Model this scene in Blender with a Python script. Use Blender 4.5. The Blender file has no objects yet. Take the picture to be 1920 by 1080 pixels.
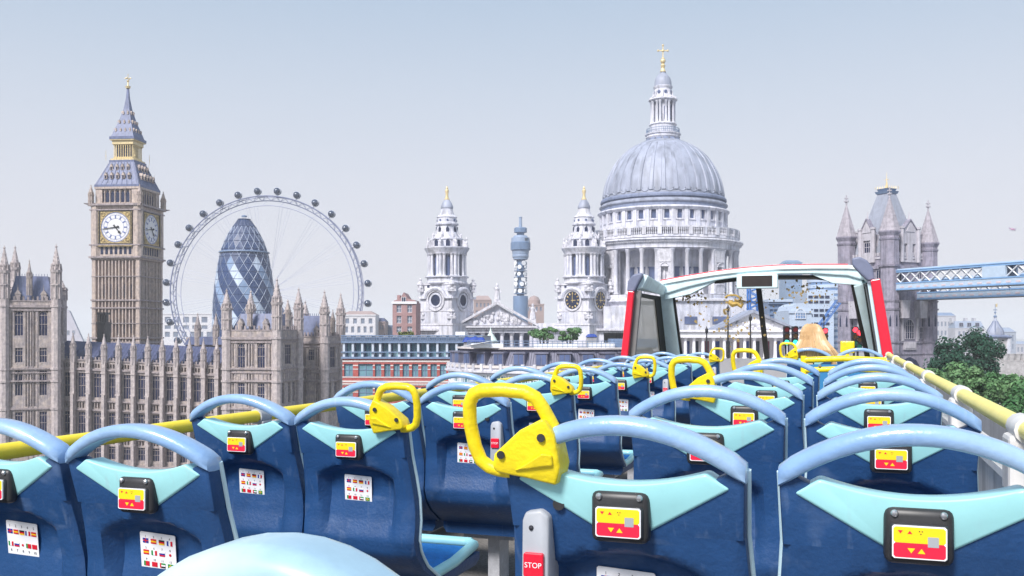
import bpy, bmesh, math, random
from math import sin, cos, pi, radians, atan, sqrt
from mathutils import Vector, Matrix
random.seed(7)
SC = bpy.context.scene
COL = SC.collection
F = 1800.0            # focal length in photo pixels (photo 1920 wide)
EYE = 30.0            # height of the eye above the city's ground
HZ = 625.0            # horizon row in the photo
# ------------------------------------------------------------------ camera
cam_d = bpy.data.cameras.new('camera'); cam = bpy.data.objects.new('camera', cam_d); COL.objects.link(cam)
cam.location = (0, 0, EYE); cam.rotation_euler = (pi/2, 0, 0)
cam_d.sensor_width = 36; cam_d.lens = 36*F/1920; cam_d.shift_y = (HZ-540)/1920
cam_d.clip_start = .05; cam_d.clip_end = 20000
SC.camera = cam
# ------------------------------------------------------------------ sky, sun, exposure
SUN_EL, SUN_AZ = radians(44), radians(-150)      # azimuth from +Y towards +X: behind the camera on the left
W = bpy.data.worlds.new("World"); SC.world = W; W.use_nodes = True
nt = W.node_tree; nt.nodes.clear()
def wn(t, **k):
    n = nt.nodes.new(t)
    for a, b in k.items(): setattr(n, a, b)
    return n
sky = wn('ShaderNodeTexSky', sky_type='NISHITA', sun_disc=False, sun_elevation=SUN_EL, sun_rotation=SUN_AZ)
sky.air_density = 1; sky.dust_density = 4; sky.ozone_density = 1.5
tc = wn('ShaderNodeTexCoord'); sp = wn('ShaderNodeSeparateXYZ'); rp = wn('ShaderNodeValToRGB')
cr = rp.color_ramp
cr.elements[0].position = 0.0; cr.elements[0].color = (.90, .875, .95, 1)
cr.elements[1].position = 1.0; cr.elements[1].color = (.40, .55, .74, 1)
for p_, c_ in ((.06, (.89, .88, .96)), (.15, (.815, .845, .95)), (.24, (.69, .775, .915)), (.36, (.49, .645, .845))):
    e = cr.elements.new(p_); e.color = (*c_, 1)
sc_ = wn('ShaderNodeVectorMath', operation='SCALE'); sc_.inputs['Scale'].default_value = 7.6
hs = wn('ShaderNodeHueSaturation'); hs.inputs['Saturation'].default_value = .5
mx = wn('ShaderNodeMix', data_type='RGBA'); mx.inputs[0].default_value = .82
bg = wn('ShaderNodeBackground'); bg.inputs['Strength'].default_value = .077
ow = wn('ShaderNodeOutputWorld')
ln = nt.links.new
ln(tc.outputs['Generated'], sp.inputs[0]); ln(sp.outputs['Z'], rp.inputs[0]); ln(rp.outputs[0], sc_.inputs[0])
ln(sky.outputs[0], hs.inputs['Color']); ln(hs.outputs[0], mx.inputs[6]); ln(sc_.outputs[0], mx.inputs[7])
ln(mx.outputs[2], bg.inputs['Color']); ln(bg.outputs[0], ow.inputs[0])
sun_d = bpy.data.lights.new('sun', 'SUN'); sun_d.energy = 3.1; sun_d.angle = radians(16); sun_d.color = (1, .96, .93)
sun = bpy.data.objects.new('sun', sun_d); COL.objects.link(sun)
sd = Vector((sin(SUN_AZ)*cos(SUN_EL), cos(SUN_AZ)*cos(SUN_EL), sin(SUN_EL)))
sun.rotation_euler = sd.to_track_quat('Z', 'Y').to_euler()
VS = SC.view_settings
VS.view_transform = 'Standard'; VS.look = 'None'; VS.gamma = 1; VS.use_curve_mapping = False
VS.exposure = 0.70
SC.cycles.use_denoising = True
SC.cycles.max_bounces = 8; SC.cycles.volume_bounces = 6; SC.cycles.transparent_max_bounces = 24
# ------------------------------------------------------------------ materials
MATS = {}
def M(name, col, rough=.6, metal=0.0, var=.14, vs=1.5, streak=0.0, bump=0.0, bs=20.0, spec=.5, coat=0.0, hue=None, emit=0.0, ss=.12, scuff=0.0, scol=(.35, .42, .55)):
    """procedural material: base colour broken by soft noise, rain streaks and fine relief"""
    if name in MATS: return MATS[name]
    m = bpy.data.materials.new(name); m.use_nodes = True; MATS[name] = m
    t = m.node_tree; N = t.nodes; L = t.links.new
    b = N['Principled BSDF']
    b.inputs['Roughness'].default_value = rough; b.inputs['Metallic'].default_value = metal
    b.inputs['Specular IOR Level'].default_value = spec; b.inputs['Coat Weight'].default_value = coat
    c4 = (*col, 1)
    tcn = N.new('ShaderNodeTexCoord'); oi = N.new('ShaderNodeObjectInfo')
    ad = N.new('ShaderNodeVectorMath'); ad.operation = 'ADD'
    mu = N.new('ShaderNodeMath'); mu.operation = 'MULTIPLY'; mu.inputs[1].default_value = 37.0
    L(oi.outputs['Random'], mu.inputs[0]); L(tcn.outputs['Object'], ad.inputs[0]); L(mu.outputs[0], ad.inputs[1])
    nz = N.new('ShaderNodeTexNoise'); nz.inputs['Scale'].default_value = vs; nz.inputs['Detail'].default_value = 6
    nz.inputs['Roughness'].default_value = .65
    L(ad.outputs[0], nz.inputs['Vector'])
    mr = N.new('ShaderNodeMapRange'); mr.inputs[1].default_value = .3; mr.inputs[2].default_value = .7
    mr.inputs[3].default_value = 1-var; mr.inputs[4].default_value = 1+var
    L(nz.outputs[0], mr.inputs[0])
    fac = mr.outputs[0]
    if streak:
        mp = N.new('ShaderNodeMapping'); mp.inputs['Scale'].default_value = (1, 1, ss)
        n2 = N.new('ShaderNodeTexNoise'); n2.inputs['Scale'].default_value = vs*2.2; n2.inputs['Detail'].default_value = 5
        L(ad.outputs[0], mp.inputs[0]); L(mp.outputs[0], n2.inputs['Vector'])
        m2 = N.new('ShaderNodeMapRange'); m2.inputs[1].default_value = .45; m2.inputs[2].default_value = .72
        m2.inputs[3].default_value = 1; m2.inputs[4].default_value = 1-streak
        L(n2.outputs[0], m2.inputs[0])
        mm = N.new('ShaderNodeMath'); mm.operation = 'MULTIPLY'
        L(fac, mm.inputs[0]); L(m2.outputs[0], mm.inputs[1]); fac = mm.outputs[0]
    sv = N.new('ShaderNodeVectorMath'); sv.operation = 'SCALE'
    if hue:
        mh = N.new('ShaderNodeMix'); mh.data_type = 'RGBA'; mh.inputs[6].default_value = c4; mh.inputs[7].default_value = (*hue, 1)
        n3 = N.new('ShaderNodeTexNoise'); n3.inputs['Scale'].default_value = vs*.6; n3.inputs['Detail'].default_value = 3
        m3 = N.new('ShaderNodeMapRange'); m3.inputs[1].default_value = .38; m3.inputs[2].default_value = .64
        L(ad.outputs[0], n3.inputs['Vector']); L(n3.outputs[0], m3.inputs[0]); L(m3.outputs[0], mh.inputs[0]); L(mh.outputs[2], sv.inputs[0])
    else:
        sv.inputs[0].default_value = col
    L(fac, sv.inputs['Scale']); outc = sv.outputs[0]
    if scuff:                                     # pale rubbed streaks and scratches
        tot = None
        for scl, size, lo in (((1, 1, .06), 42, .63), ((.25, 1, .9), 30, .665), ((1, 1, 1), 9, .60)):
            mp = N.new('ShaderNodeMapping'); mp.inputs['Scale'].default_value = scl
            n4 = N.new('ShaderNodeTexNoise'); n4.inputs['Scale'].default_value = size; n4.inputs['Detail'].default_value = 4
            m4 = N.new('ShaderNodeMapRange'); m4.inputs[1].default_value = lo; m4.inputs[2].default_value = lo+.14; m4.inputs[4].default_value = scuff
            L(ad.outputs[0], mp.inputs[0]); L(mp.outputs[0], n4.inputs['Vector']); L(n4.outputs[0], m4.inputs[0])
            if tot is None: tot = m4.outputs[0]
            else:
                a4 = N.new('ShaderNodeMath'); a4.operation = 'MAXIMUM'; L(tot, a4.inputs[0]); L(m4.outputs[0], a4.inputs[1]); tot = a4.outputs[0]
        ms = N.new('ShaderNodeMix'); ms.data_type = 'RGBA'; ms.inputs[7].default_value = (*scol, 1)
        L(tot, ms.inputs[0]); L(outc, ms.inputs[6]); outc = ms.outputs[2]
        rr = N.new('ShaderNodeMapRange'); rr.inputs[3].default_value = rough; rr.inputs[4].default_value = min(1, rough+.35); L(tot, rr.inputs[0]); L(rr.outputs[0], b.inputs['Roughness'])
    L(outc, b.inputs['Base Color'])
    if emit:
        b.inputs['Emission Color'].default_value = c4; b.inputs['Emission Strength'].default_value = emit
    if bump:
        nb = N.new('ShaderNodeTexNoise'); nb.inputs['Scale'].default_value = bs; nb.inputs['Detail'].default_value = 4
        bp = N.new('ShaderNodeBump'); bp.inputs['Strength'].default_value = bump; bp.inputs['Distance'].default_value = .02
        L(ad.outputs[0], nb.inputs['Vector']); L(nb.outputs[0], bp.inputs['Height']); L(bp.outputs[0], b.inputs['Normal'])
    return m
# ------------------------------------------------------------------ mesh building
class MB:
    def __init__(s): s.v = []; s.f = []; s.m = []; s.cm = 0
    def add(s, vs, fs):
        o = len(s.v); s.v += [tuple(p) for p in vs]
        for f in fs: s.f.append(tuple(i+o for i in f)); s.m.append(s.cm)
        return s
    def box(s, x0, x1, y0, y1, z0, z1):
        return s.add([(x0,y0,z0),(x1,y0,z0),(x1,y1,z0),(x0,y1,z0),(x0,y0,z1),(x1,y0,z1),(x1,y1,z1),(x0,y1,z1)],
                     [(0,3,2,1),(4,5,6,7),(0,1,5,4),(1,2,6,5),(2,3,7,6),(3,0,4,7)])
    def frus(s, n, r0, r1, z0, z1, cx=0, cy=0, a=0, sx=1, sy=1):
        vs = []
        for r, z in ((r0, z0), (r1, z1)):
            for i in range(n):
                t = a+2*pi*i/n; vs.append((cx+r*cos(t)*sx, cy+r*sin(t)*sy, z))
        fs = [(i, (i+1) % n, n+(i+1) % n, n+i) for i in range(n)]
        return s.add(vs, fs+[tuple(range(n-1, -1, -1)), tuple(range(n, 2*n))])
    def sq(s, w0, w1, z0, z1, cx=0, cy=0, sy=1):        # square frustum by side lengths
        return s.frus(4, w0/sqrt(2), w1/sqrt(2), z0, z1, cx, cy, pi/4, 1, sy)
    def lathe(s, prof, n, cx=0, cy=0, a0=0, a1=2*pi):
        full = abs(a1-a0-2*pi) < 1e-6; cn = n if full else n+1
        vs = [(cx+r*cos(a0+(a1-a0)*i/n), cy+r*sin(a0+(a1-a0)*i/n), z) for r, z in prof for i in range(cn)]
        fs = []
        for j in range(len(prof)-1):
            for i in range(n):
                k = (i+1) % cn
                fs.append((j*cn+i, j*cn+k, (j+1)*cn+k, (j+1)*cn+i))
        if full: fs += [tuple(range(cn-1, -1, -1)), tuple(range((len(prof)-1)*cn, len(prof)*cn))]
        return s.add(vs, fs)
    def extr(s, poly, y0, y1):                          # polygon in x,z pushed along y
        n = len(poly)
        vs = [(x, y0, z) for x, z in poly]+[(x, y1, z) for x, z in poly]
        return s.add(vs, [tuple(range(n)), tuple(range(2*n-1, n-1, -1))]+[(i, i+n, (i+1) % n+n, (i+1) % n) for i in range(n)])
    def prism(s, poly, z0, z1):                         # polygon in x,y pushed along z
        n = len(poly)
        vs = [(x, y, z0) for x, y in poly]+[(x, y, z1) for x, y in poly]
        return s.add(vs, [tuple(range(n-1, -1, -1)), tuple(range(n, 2*n))]+[(i, (i+1) % n, (i+1) % n+n, i+n) for i in range(n)])
    def tube(s, path, r, n=6, closed=False, ry=None, up=(0, 0, 1)):
        P = [Vector(p) for p in path]; m = len(P); vs = []; ry = ry or r
        for i, p in enumerate(P):
            if closed: t = P[(i+1) % m]-P[i-1]
            else: t = P[min(i+1, m-1)]-P[max(i-1, 0)]
            t.normalize(); u = Vector(up)
            if abs(t.dot(u)) > .95: u = Vector((1, 0, 0))
            a = t.cross(u).normalized(); b = a.cross(t)
            rr = r[i] if isinstance(r, (list, tuple)) else r
            r2 = rr if not isinstance(ry, (int, float)) else (ry if not isinstance(r, (list, tuple)) else rr)
            for k in range(n):
                q = 2*pi*k/n; vs.append(p+a*rr*cos(q)+b*r2*sin(q))
        fs = []
        for i in range(m if closed else m-1):
            j = (i+1) % m
            for k in range(n):
                l = (k+1) % n; fs.append((i*n+k, j*n+k, j*n+l, i*n+l))
        if not closed: fs += [tuple(range(n-1, -1, -1)), tuple(range((m-1)*n, m*n))]
        return s.add(vs, fs)
    def bar(s, p, q, r, n=4): return s.tube([p, q], r, n)
    def ball(s, c, r, n=8, m=5, sz=1):
        pr = [(max(r*sin(pi*j/m), 1e-4), c[2]-r*sz*cos(pi*j/m)) for j in range(m+1)]
        return s.lathe(pr, n, c[0], c[1])
    def grid(s, fn, nu, nv):
        vs = [fn(i/nu, j/nv) for j in range(nv+1) for i in range(nu+1)]
        return s.add(vs, [(j*(nu+1)+i, j*(nu+1)+i+1, (j+1)*(nu+1)+i+1, (j+1)*(nu+1)+i) for j in range(nv) for i in range(nu)])
    def holed(s, x0, x1, z0, z1, ops, y0, y1, dx=1e9):  # wall slab with rectangular openings
        xs = sorted({x0, x1} | {min(max(a, x0), x1) for o in ops for a in o[:2]}); zs = sorted({z0, z1} | {min(max(a, z0), z1) for o in ops for a in o[2:4]})
        xx = []
        for a, b in zip(xs, xs[1:]):
            k = max(1, math.ceil((b-a)/dx)); xx += [a+(b-a)*i/k for i in range(k)]
        xx.append(xs[-1])
        for c, d in zip(zs, zs[1:]):
            run = None
            for a, b in zip(xx, xx[1:]):
                hole = any(o[0] < (a+b)/2 < o[1] and o[2] < (c+d)/2 < o[3] for o in ops)
                if hole or dx < 1e8:
                    if run is not None: s.box(run, a, y0, y1, c, d); run = None
                    if not hole: s.box(a, b, y0, y1, c, d)
                elif run is None: run = a
            if run is not None: s.box(run, xx[-1], y0, y1, c, d)
        return s
    def map(s, fn): s.v = [tuple(fn(*p)) for p in s.v]; return s
    def mesh(s, name, mat, smooth=False, bevel=0.0, seg=2, angle=35, bz=-1e9):
        me = bpy.data.meshes.new(name)
        me.from_pydata(s.v, [], s.f)
        for x in (mat if isinstance(mat, (list, tuple)) else [mat]): me.materials.append(x)
        if any(s.m): me.polygons.foreach_set('material_index', s.m)
        bm = bmesh.new(); bm.from_mesh(me); bmesh.ops.recalc_face_normals(bm, faces=bm.faces)
        if bevel:
            bmesh.ops.remove_doubles(bm, verts=bm.verts, dist=1e-5)
            ed = [e_ for e_ in bm.edges if len(e_.link_faces) == 2 and e_.calc_face_angle(0) > radians(angle) and max(v.co.z for v in e_.verts) > bz]
            bmesh.ops.bevel(bm, geom=ed, offset=bevel, segments=seg, affect='EDGES', profile=.5, clamp_overlap=True)
        bm.to_mesh(me); bm.free()
        if smooth:
            me.shade_smooth(); me.set_sharp_from_angle(angle=radians(angle))
        me.update(); return me
    def build(s, name, mat, parent=None, **k): return link(s.mesh(name, mat, **k), name, parent)
def link(me, name, parent=None, loc=None, rot=None, scl=None):
    o = bpy.data.objects.new(name, me); COL.objects.link(o)
    if parent: o.parent = parent
    if loc: o.location = loc
    if rot: o.rotation_euler = rot
    if scl: o.scale = scl
    return o
def tag(o, label=None, cat=None, group=None, kind=None):
    if label: o['label'] = label
    if cat: o['category'] = cat
    if group: o['group'] = group
    if kind: o['kind'] = kind
    return o
def thing(name, label, cat, loc=(0, 0, 0), rz=0, group=None):
    o = bpy.data.objects.new(name, None); COL.objects.link(o); o.empty_display_size = .3
    o.location = loc; o.rotation_euler = (0, 0, rz)
    return tag(o, label, cat, group)
def dup(o, parent=None):
    c = o.copy(); COL.objects.link(c); c.parent = parent
    for ch in KIDS[o.name] if o.name in KIDS else list(o.children): dup(ch, c)
    return c
KIDS = {}
def text_mesh(t, size, mat, name, ext=0.0, align='CENTER'):
    cu = bpy.data.curves.new(name, 'FONT'); cu.body = t; cu.size = size; cu.extrude = ext; cu.align_x = align; cu.align_y = 'CENTER'
    o = bpy.data.objects.new(name, cu); COL.objects.link(o)
    bpy.context.view_layer.update()
    me = bpy.data.meshes.new_from_object(o.evaluated_get(bpy.context.evaluated_depsgraph_get()))
    bpy.data.objects.remove(o); bpy.data.curves.remove(cu)
    me.materials.clear(); me.materials.append(mat); me.name = name
    return me
class At:
    """a place in the city: ground point under photo column u at distance D; X/Z turn photo columns/rows there into metres"""
    def __init__(s, u, D): s.u = u; s.D = D; s.k = D/F; s.loc = ((u-960)*s.k, D, 0); s.al = atan((u-960)/F)
    def X(s, u): return (u-s.u)*s.k
    def Z(s, v): return EYE+(HZ-v)*s.k
    def rot(s, deg): return -(radians(deg)+s.al)
    def w(s, px): return px*s.k*cos(s.al)
# ------------------------------------------------------------------ shared materials
m_pal = M('limestone_buff', (.44, .37, .335), .85, var=.3, vs=1.7, streak=.35, hue=(.33, .29, .30), bump=.8, bs=4)
m_ben = M('limestone_warm', (.51, .415, .355), .85, var=.26, vs=1.6, streak=.35, hue=(.44, .365, .34), bump=.8, bs=4)
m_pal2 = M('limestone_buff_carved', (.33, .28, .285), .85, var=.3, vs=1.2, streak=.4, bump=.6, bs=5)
m_slate = M('slate_blue', (.08, .092, .18), .55, var=.25, vs=1.5, streak=.25)
m_iron = M('cast_iron_roof', (.125, .15, .27), .5, var=.2, vs=1.2, streak=.35)
m_but = M('limestone_buttress', (.50, .435, .42), .85, var=.26, vs=1.8, streak=.3, hue=(.43, .375, .38), bump=.8, bs=4)
m_glass = M('old_window_glass', (.016, .021, .06), .45, var=.4, vs=.4, spec=.2)
m_gold = M('gilding', (.78, .62, .34), .42, metal=.35, var=.2, vs=3)
m_gold2 = M('gilt_tracery', (.52, .39, .17), .5, metal=.3, var=.55, vs=5, hue=(.25, .19, .10), bump=.8, bs=8)
m_white = M('portland_stone', (.69, .68, .735), .8, var=.15, vs=.5, streak=.45, hue=(.55, .56, .65), bump=.25, bs=2)
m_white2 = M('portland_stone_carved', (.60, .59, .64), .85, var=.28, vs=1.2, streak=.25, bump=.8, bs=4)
m_lead = M('lead_sheet', (.33, .355, .445), .55, var=.16, vs=.25, streak=.42, ss=.05)
m_lead2 = M('lead_dark', (.19, .225, .34), .55, var=.15, vs=.4, streak=.3)
m_wdark = M('window_dark', (.022, .03, .07), .5, var=.3, vs=.5, spec=.2)
m_wblue = M('window_blue_grey', (.09, .12, .23), .4, var=.3, vs=.3, spec=.3)
m_black = M('black_paint', (.015, .015, .02), .5, var=.2)
m_dial = M('opal_dial', (.70, .69, .70), .4, var=.05, vs=1)
m_dialblue = M('dial_ring_print', (.12, .16, .36), .5, var=.1)
m_paint = M('white_paint', (.78, .79, .82), .45, var=.07, vs=.8, streak=.12)
m_tb = M('granite_lilac', (.30, .275, .345), .85, var=.24, vs=1.2, streak=.36, hue=(.25, .235, .30), bump=.6, bs=2.5)
m_tb2 = M('granite_pale_trim', (.47, .445, .49), .8, var=.15, vs=1, streak=.25)
m_tbroof = M('grey_slate_roof', (.31, .33, .40), .6, var=.1, vs=1.2, streak=.2)
m_tbblue = M('bridge_blue_paint', (.20, .36, .60), .4, var=.12, vs=1)
m_tbpale = M('bridge_pale_blue_paint', (.44, .54, .66), .45, var=.1, vs=1)
m_brick = M('red_brick', (.36, .085, .075), .85, var=.22, vs=2.5, bump=.5, bs=10)
m_band = M('pale_stone_band', (.62, .57, .55), .8, var=.12)
m_teal = M('teal_glass', (.13, .25, .30), .25, var=.35, vs=.5, spec=.4)
m_steel = M('blue_grey_metal', (.16, .225, .35), .45, var=.15)
m_conc = M('grey_concrete', (.36, .36, .38), .85, var=.15, vs=.6, streak=.25)
m_mans = M('mansard_lead_grey', (.18, .18, .25), .6, var=.15, vs=.5, streak=.35)
m_asph = M('asphalt', (.055, .055, .06), .9, var=.25, vs=.8, bump=.5, bs=12)
m_ground = M('city_ground', (.16, .165, .16), .9, var=.35, vs=.01)
m_pave = M('paving', (.33, .32, .31), .85, var=.15, vs=1)
m_far = M('far_render', (.46, .46, .50), .85, var=.12, vs=.08, hue=(.40, .39, .44))
m_fwin = M('far_window', (.17, .20, .27), .3, var=.2, vs=.2)
m_bark = M('bark', (.09, .07, .055), .9, var=.3, vs=2)
# ------------------------------------------------------------------ ground, elevated road, air
g = MB().frus(48, 6000, 6000, -.6, 0).build('ground', m_ground); tag(g, 'flat grey city ground stretching to the horizon', kind='structure')
TH = atan(631/F); CB, SB = cos(TH), sin(TH)
def B(x, y, z=0): return (x*CB+y*SB, y*CB-x*SB, z)      # bus frame (x to its right, y ahead) to the city
BUS_FLOOR = EYE-.26-.87-.12
ROAD = BUS_FLOOR-2.35
def bus_map(mb): return mb.map(lambda x, y, z: B(x, y, z))
tag(bus_map(MB().box(-6.5, 4.5, -30, 100, ROAD-1.1, ROAD)).build('elevated_road', m_asph), 'dark asphalt road on a viaduct under the open top bus', kind='structure')
tag(MB().prism([(22, 93), (34, 88), (44, 110), (66, 178), (28, 178)], ROAD-1.1, ROAD-.004).build('square', m_pave), 'paved square at the end of the raised road', kind='structure')
for i, y in enumerate((-20, 5, 30, 55, 80)):
    p = B(-1, y)
    t = thing('viaduct_pier', 'broad concrete pier carrying the raised road, %s along the viaduct' % ('behind the bus', 'under the bus', 'just ahead of the bus', 'midway to the square', 'close to the square')[i], 'pier', (p[0], p[1], 0), -TH, 'piers of the viaduct')
    MB().box(-3.5, 3.5, -.8, .8, 0, ROAD-2).build('shaft', m_conc, t); MB().box(-5.2, 5.2, -1, 1, ROAD-2, ROAD-1.1).build('cap', m_conc, t)
for sx, nm in ((-6.5, 'left'), (4.2, 'right')):
    tag(bus_map(MB().box(sx, sx+.3, -30, 95, ROAD+.003, ROAD+.9)).build('parapet_wall', m_conc), 'low concrete parapet along the %s edge of the raised road' % nm, 'wall')
for sx in (-3.9, 2.4):
    pass
mk = MB()
for y in range(-28, 98, 6): mk.box(-4.2, -4.06, y, y+3, ROAD+.003, ROAD+.007)
tag(bus_map(mk).build('lane_marking', m_paint), 'broken white lane line on the raised road', kind='structure')
m_water = M('river_water', (.05, .07, .07), .12, var=.3, vs=.05, bump=.5, bs=.6)
tag(MB().prism([(-420, 40), (-48, 52), (-40, 120), (-58, 184), (-420, 184)], -.3, .006).build('river', m_water), 'grey river running along the foot of the palace', kind='structure')
HAZE_D = .0003
hz = MB().box(-6100, 6100, -6100, 6100, -1.6, 142)
hm = bpy.data.materials.new('haze_air'); hm.use_nodes = True; hn = hm.node_tree; hn.nodes.clear()
pv = hn.nodes.new('ShaderNodeVolumePrincipled'); ho = hn.nodes.new('ShaderNodeOutputMaterial')
pv.inputs['Color'].default_value = (.97, .98, 1, 1); pv.inputs['Density'].default_value = HAZE_D; pv.inputs['Anisotropy'].default_value = 0.0
hn.links.new(pv.outputs[0], ho.inputs['Volume'])
tag(hz.build('haze', hm), 'thin pale summer haze over the city', kind='stuff')
# ------------------------------------------------------------------ small shared pieces
MESH = {}
def cached(key, fn):
    if key not in MESH: MESH[key] = fn()
    return MESH[key]
def window(parent, x, z, w, h, y=0, rz=0, style='plain', glass=None, frame=None, depth=.25, name='window', arch=False):
    """one window as a part: glass pane (child) in a frame with mullions"""
    glass = glass or m_glass; frame = frame or m_pal
    key = (round(w, 2), round(h, 2), style, frame.name, arch, depth)
    def mk():
        mb = MB(); b = min(.07*w, .10)
        if arch:
            n = 8; R = w/2
            pts = [(-w/2, 0), (w/2, 0)]+[(R*cos(pi*i/n), h-R+R*1.0*sin(pi*i/n)) for i in range(n+1)]
            inn = [(p[0]*(1-2*b/w), b+(p[1])*(1-2*b/h)) for p in pts]
            m = len(pts); vs = []
            for yy in (-.06, .1):
                vs += [(p[0], yy, p[1]) for p in pts]+[(p[0], yy, p[1]) for p in inn]
            fs = []
            for i in range(m):
                j = (i+1) % m
                fs += [(i, j, m+j, m+i), (m+i, m+j, 3*m+j, 3*m+i), (2*m+i, 3*m+i, 3*m+j, 2*m+j), (i, 2*m+i, 2*m+j, j)]
            mb.add(vs, fs)
        else:
            mb.holed(-w/2, w/2, 0, h, [(-w/2+b, w/2-b, b, h-b)], -.05, .1)
        if style == 'gothic':
            for i in (1, 2): mb.box(-w/2+w*i/3-.032, -w/2+w*i/3+.032, -.03, .08, b, h-b)
            mb.box(-w/2+b, w/2-b, -.03, .08, h*.46, h*.46+.09); mb.box(-w/2+b, w/2-b, -.03, .08, h*.82, h*.82+.1)
        elif style == 'two': mb.box(-.04, .04, -.03, .08, b, h-b)
        elif style == 'sash':
            mb.box(-.04, .04, -.03, .08, b, h-b); mb.box(-w/2+b, w/2-b, -.03, .08, h*.5, h*.5+.08)
        elif style == 'grid':
            for i in (1, 2, 3): mb.box(-w/2+w*i/4-.03, -w/2+w*i/4+.03, -.03, .08, b, h-b)
            mb.box(-w/2+b, w/2-b, -.03, .08, h*.33, h*.33+.06); mb.box(-w/2+b, w/2-b, -.03, .08, h*.68, h*.68+.06)
        return mb.mesh('window', frame)
    o = link(cached(key, mk), name, parent, (x, y, z), (0, 0, rz))
    def gl():
        if arch:
            n = 8; R = w/2
            return MB().extr([(-w/2+.02, .02), (w/2-.02, .02)]+[((R-.02)*cos(pi*i/n), h-R+(R-.02)*sin(pi*i/n)) for i in range(n+1)], .05, .07).mesh('pane', glass)
        return MB().box(-w/2+.02, w/2-.02, .05, .07, .02, h-.02).mesh('pane', glass)
    link(cached(('pane', round(w, 2), round(h, 2), glass.name, arch), gl), 'pane', o)
    return o
def pinnacle_mesh(w, h, mat=None, key='p', sides=8):
    """gothic pinnacle: panelled shaft, moulded collar, crocketed spirelet and finial"""
    mat = mat or m_pal
    def mk():
        mb = MB(); r = w/2; a = pi/sides
        mb.frus(sides, r, r, 0, h*.50, a=a); mb.frus(sides, r*1.25, r*1.25, h*.24, h*.265, a=a)
        mb.frus(sides, r*1.2, r*1.35, h*.47, h*.52, a=a); mb.frus(sides, r*.85, r*.8, h*.52, h*.60, a=a)
        for i in range(sides):
            t = 2*pi*i/sides; x, y = r*cos(t), r*sin(t)
            mb.frus(4, r*.2, r*.16, 0, h*.53, x, y, t); mb.frus(4, r*.22, .01, h*.52, h*.64, x*1.05, y*1.05, t)
        mb.frus(sides, r*1.0, r*1.05, h*.6, h*.63, a=a); mb.frus(sides, r*.85, r*.12, h*.63, h*.93, a=a)
        for j in range(3):
            z = h*(.68+.07*j); rr = r*(.85-.73*(z/h-.63)/.3)
            for i in range(4):
                t = pi/2*i+pi/4; mb.frus(4, r*.17, r*.1, z, z+h*.02, rr*cos(t), rr*sin(t), t)
        mb.frus(6, r*.1, r*.32, h*.91, h*.94); mb.frus(6, r*.32, r*.1, h*.94, h*.96); mb.frus(6, r*.12, .01, h*.95, h)
        return mb.mesh('pinnacle', mat)
    return cached((key, round(w, 2), round(h, 2), mat.name, sides), mk)
def slots(parent, pts, rz_fn=None, mat=None): pass
# ================================================================== gothic palace along the river
A = At(280, 200); pal = thing('palace', 'long buff stone gothic palace with rows of pinnacles, tall mullioned windows and blue slate roofs', 'palace', A.loc)
SH = .045
def shear(mb, u0=117): 
    x0 = A.X(u0); return mb.map(lambda x, y, z: (x, y, z-SH*(x-x0)))
def ZW(u, v): return A.Z(v)-SH*(A.X(u)-A.X(117))
butt = [25, 57, 117, 139, 168, 197, 224, 252, 279, 306, 332, 357, 383, 408, 430]
rows = [(697, 743), (770, 812), (833, 858)]
mids = [12, 41]+[(a+b)/2 for a, b in zip(butt[2:], butt[3:])]
ops = [(A.X(m)-.85, A.X(m)+.85, A.Z(b), A.Z(a)) for m in mids for a, b in rows]
for m in mids:
    for s_ in (-1, 1): ops += [(A.X(m)+s_*1.08-.11, A.X(m)+s_*1.08+.11, A.Z(b), A.Z(a)) for a, b in rows[:2]]
    for i in range(4):
        q = A.X(m)-.9+.6*i; ops += [(q-.2, q+.2, A.Z(763), A.Z(752)), (q-.2, q+.2, A.Z(687), A.Z(679)), (q-.2, q+.2, A.Z(829), A.Z(821))]
shear(MB().box(A.X(-120), A.X(432), .62, .9, 0, A.Z(673))).build('rear_wall', m_pal, pal)
shear(MB().holed(A.X(-120), A.X(432), 0, A.Z(672), ops, 0, .6, dx=40)).build('wall', m_pal, pal)
cm = MB()
for v, d, hh in ((689, .35, .35), (672, .2, .25), (748, .3, .25), (765, .3, .25), (818, .25, .2), (866, .5, .5)):
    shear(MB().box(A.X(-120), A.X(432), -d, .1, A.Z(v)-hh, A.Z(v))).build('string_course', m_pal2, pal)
# panelled spandrels, tracery ribs and cresting: too small to pick apart one by one
for m in mids:
    for (va, vb) in ():
        x0, x1 = A.X(m)-1.05, A.X(m)+1.05
        for i in range(5):
            x = x0+(x1-x0)*i/4; cm.box(x-.07, x+.07, -.14, 0, A.Z(vb), A.Z(va))
        cm.box(x0, x1, -.1, 0, A.Z((va+vb)/2)-.1, A.Z((va+vb)/2)+.1)
    for s in (-1, 1):
        for q in (1.3,):
            cm.box(A.X(m)+s*q-.06, A.X(m)+s*q+.06, -.12, 0, A.Z(812), A.Z(692))
x = A.X(-120)
while x < A.X(430):
    cm.box(x, x+.35, .05, .25, A.Z(672), A.Z(672)+.55); x += .75
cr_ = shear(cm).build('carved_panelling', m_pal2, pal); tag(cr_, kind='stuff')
for m in mids:
    for a, b in rows: window(pal, A.X(m), ZW(m, b), 1.7, A.Z(a)-A.Z(b), y=.25, style='gothic')
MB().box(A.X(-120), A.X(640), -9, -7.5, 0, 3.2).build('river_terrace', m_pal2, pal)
def butt_mesh(h):
    mb = MB(); mb.box(-.42, .42, -1.0, 0, 0, h); mb.box(-.3, .3, -1.25, -.95, 0, h*.72)
    for q in (.3, .52, .72, .9): mb.box(-.5, .5, -1.15, 0, h*q, h*q+.3)
    return mb.mesh('buttress', m_but)
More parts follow.
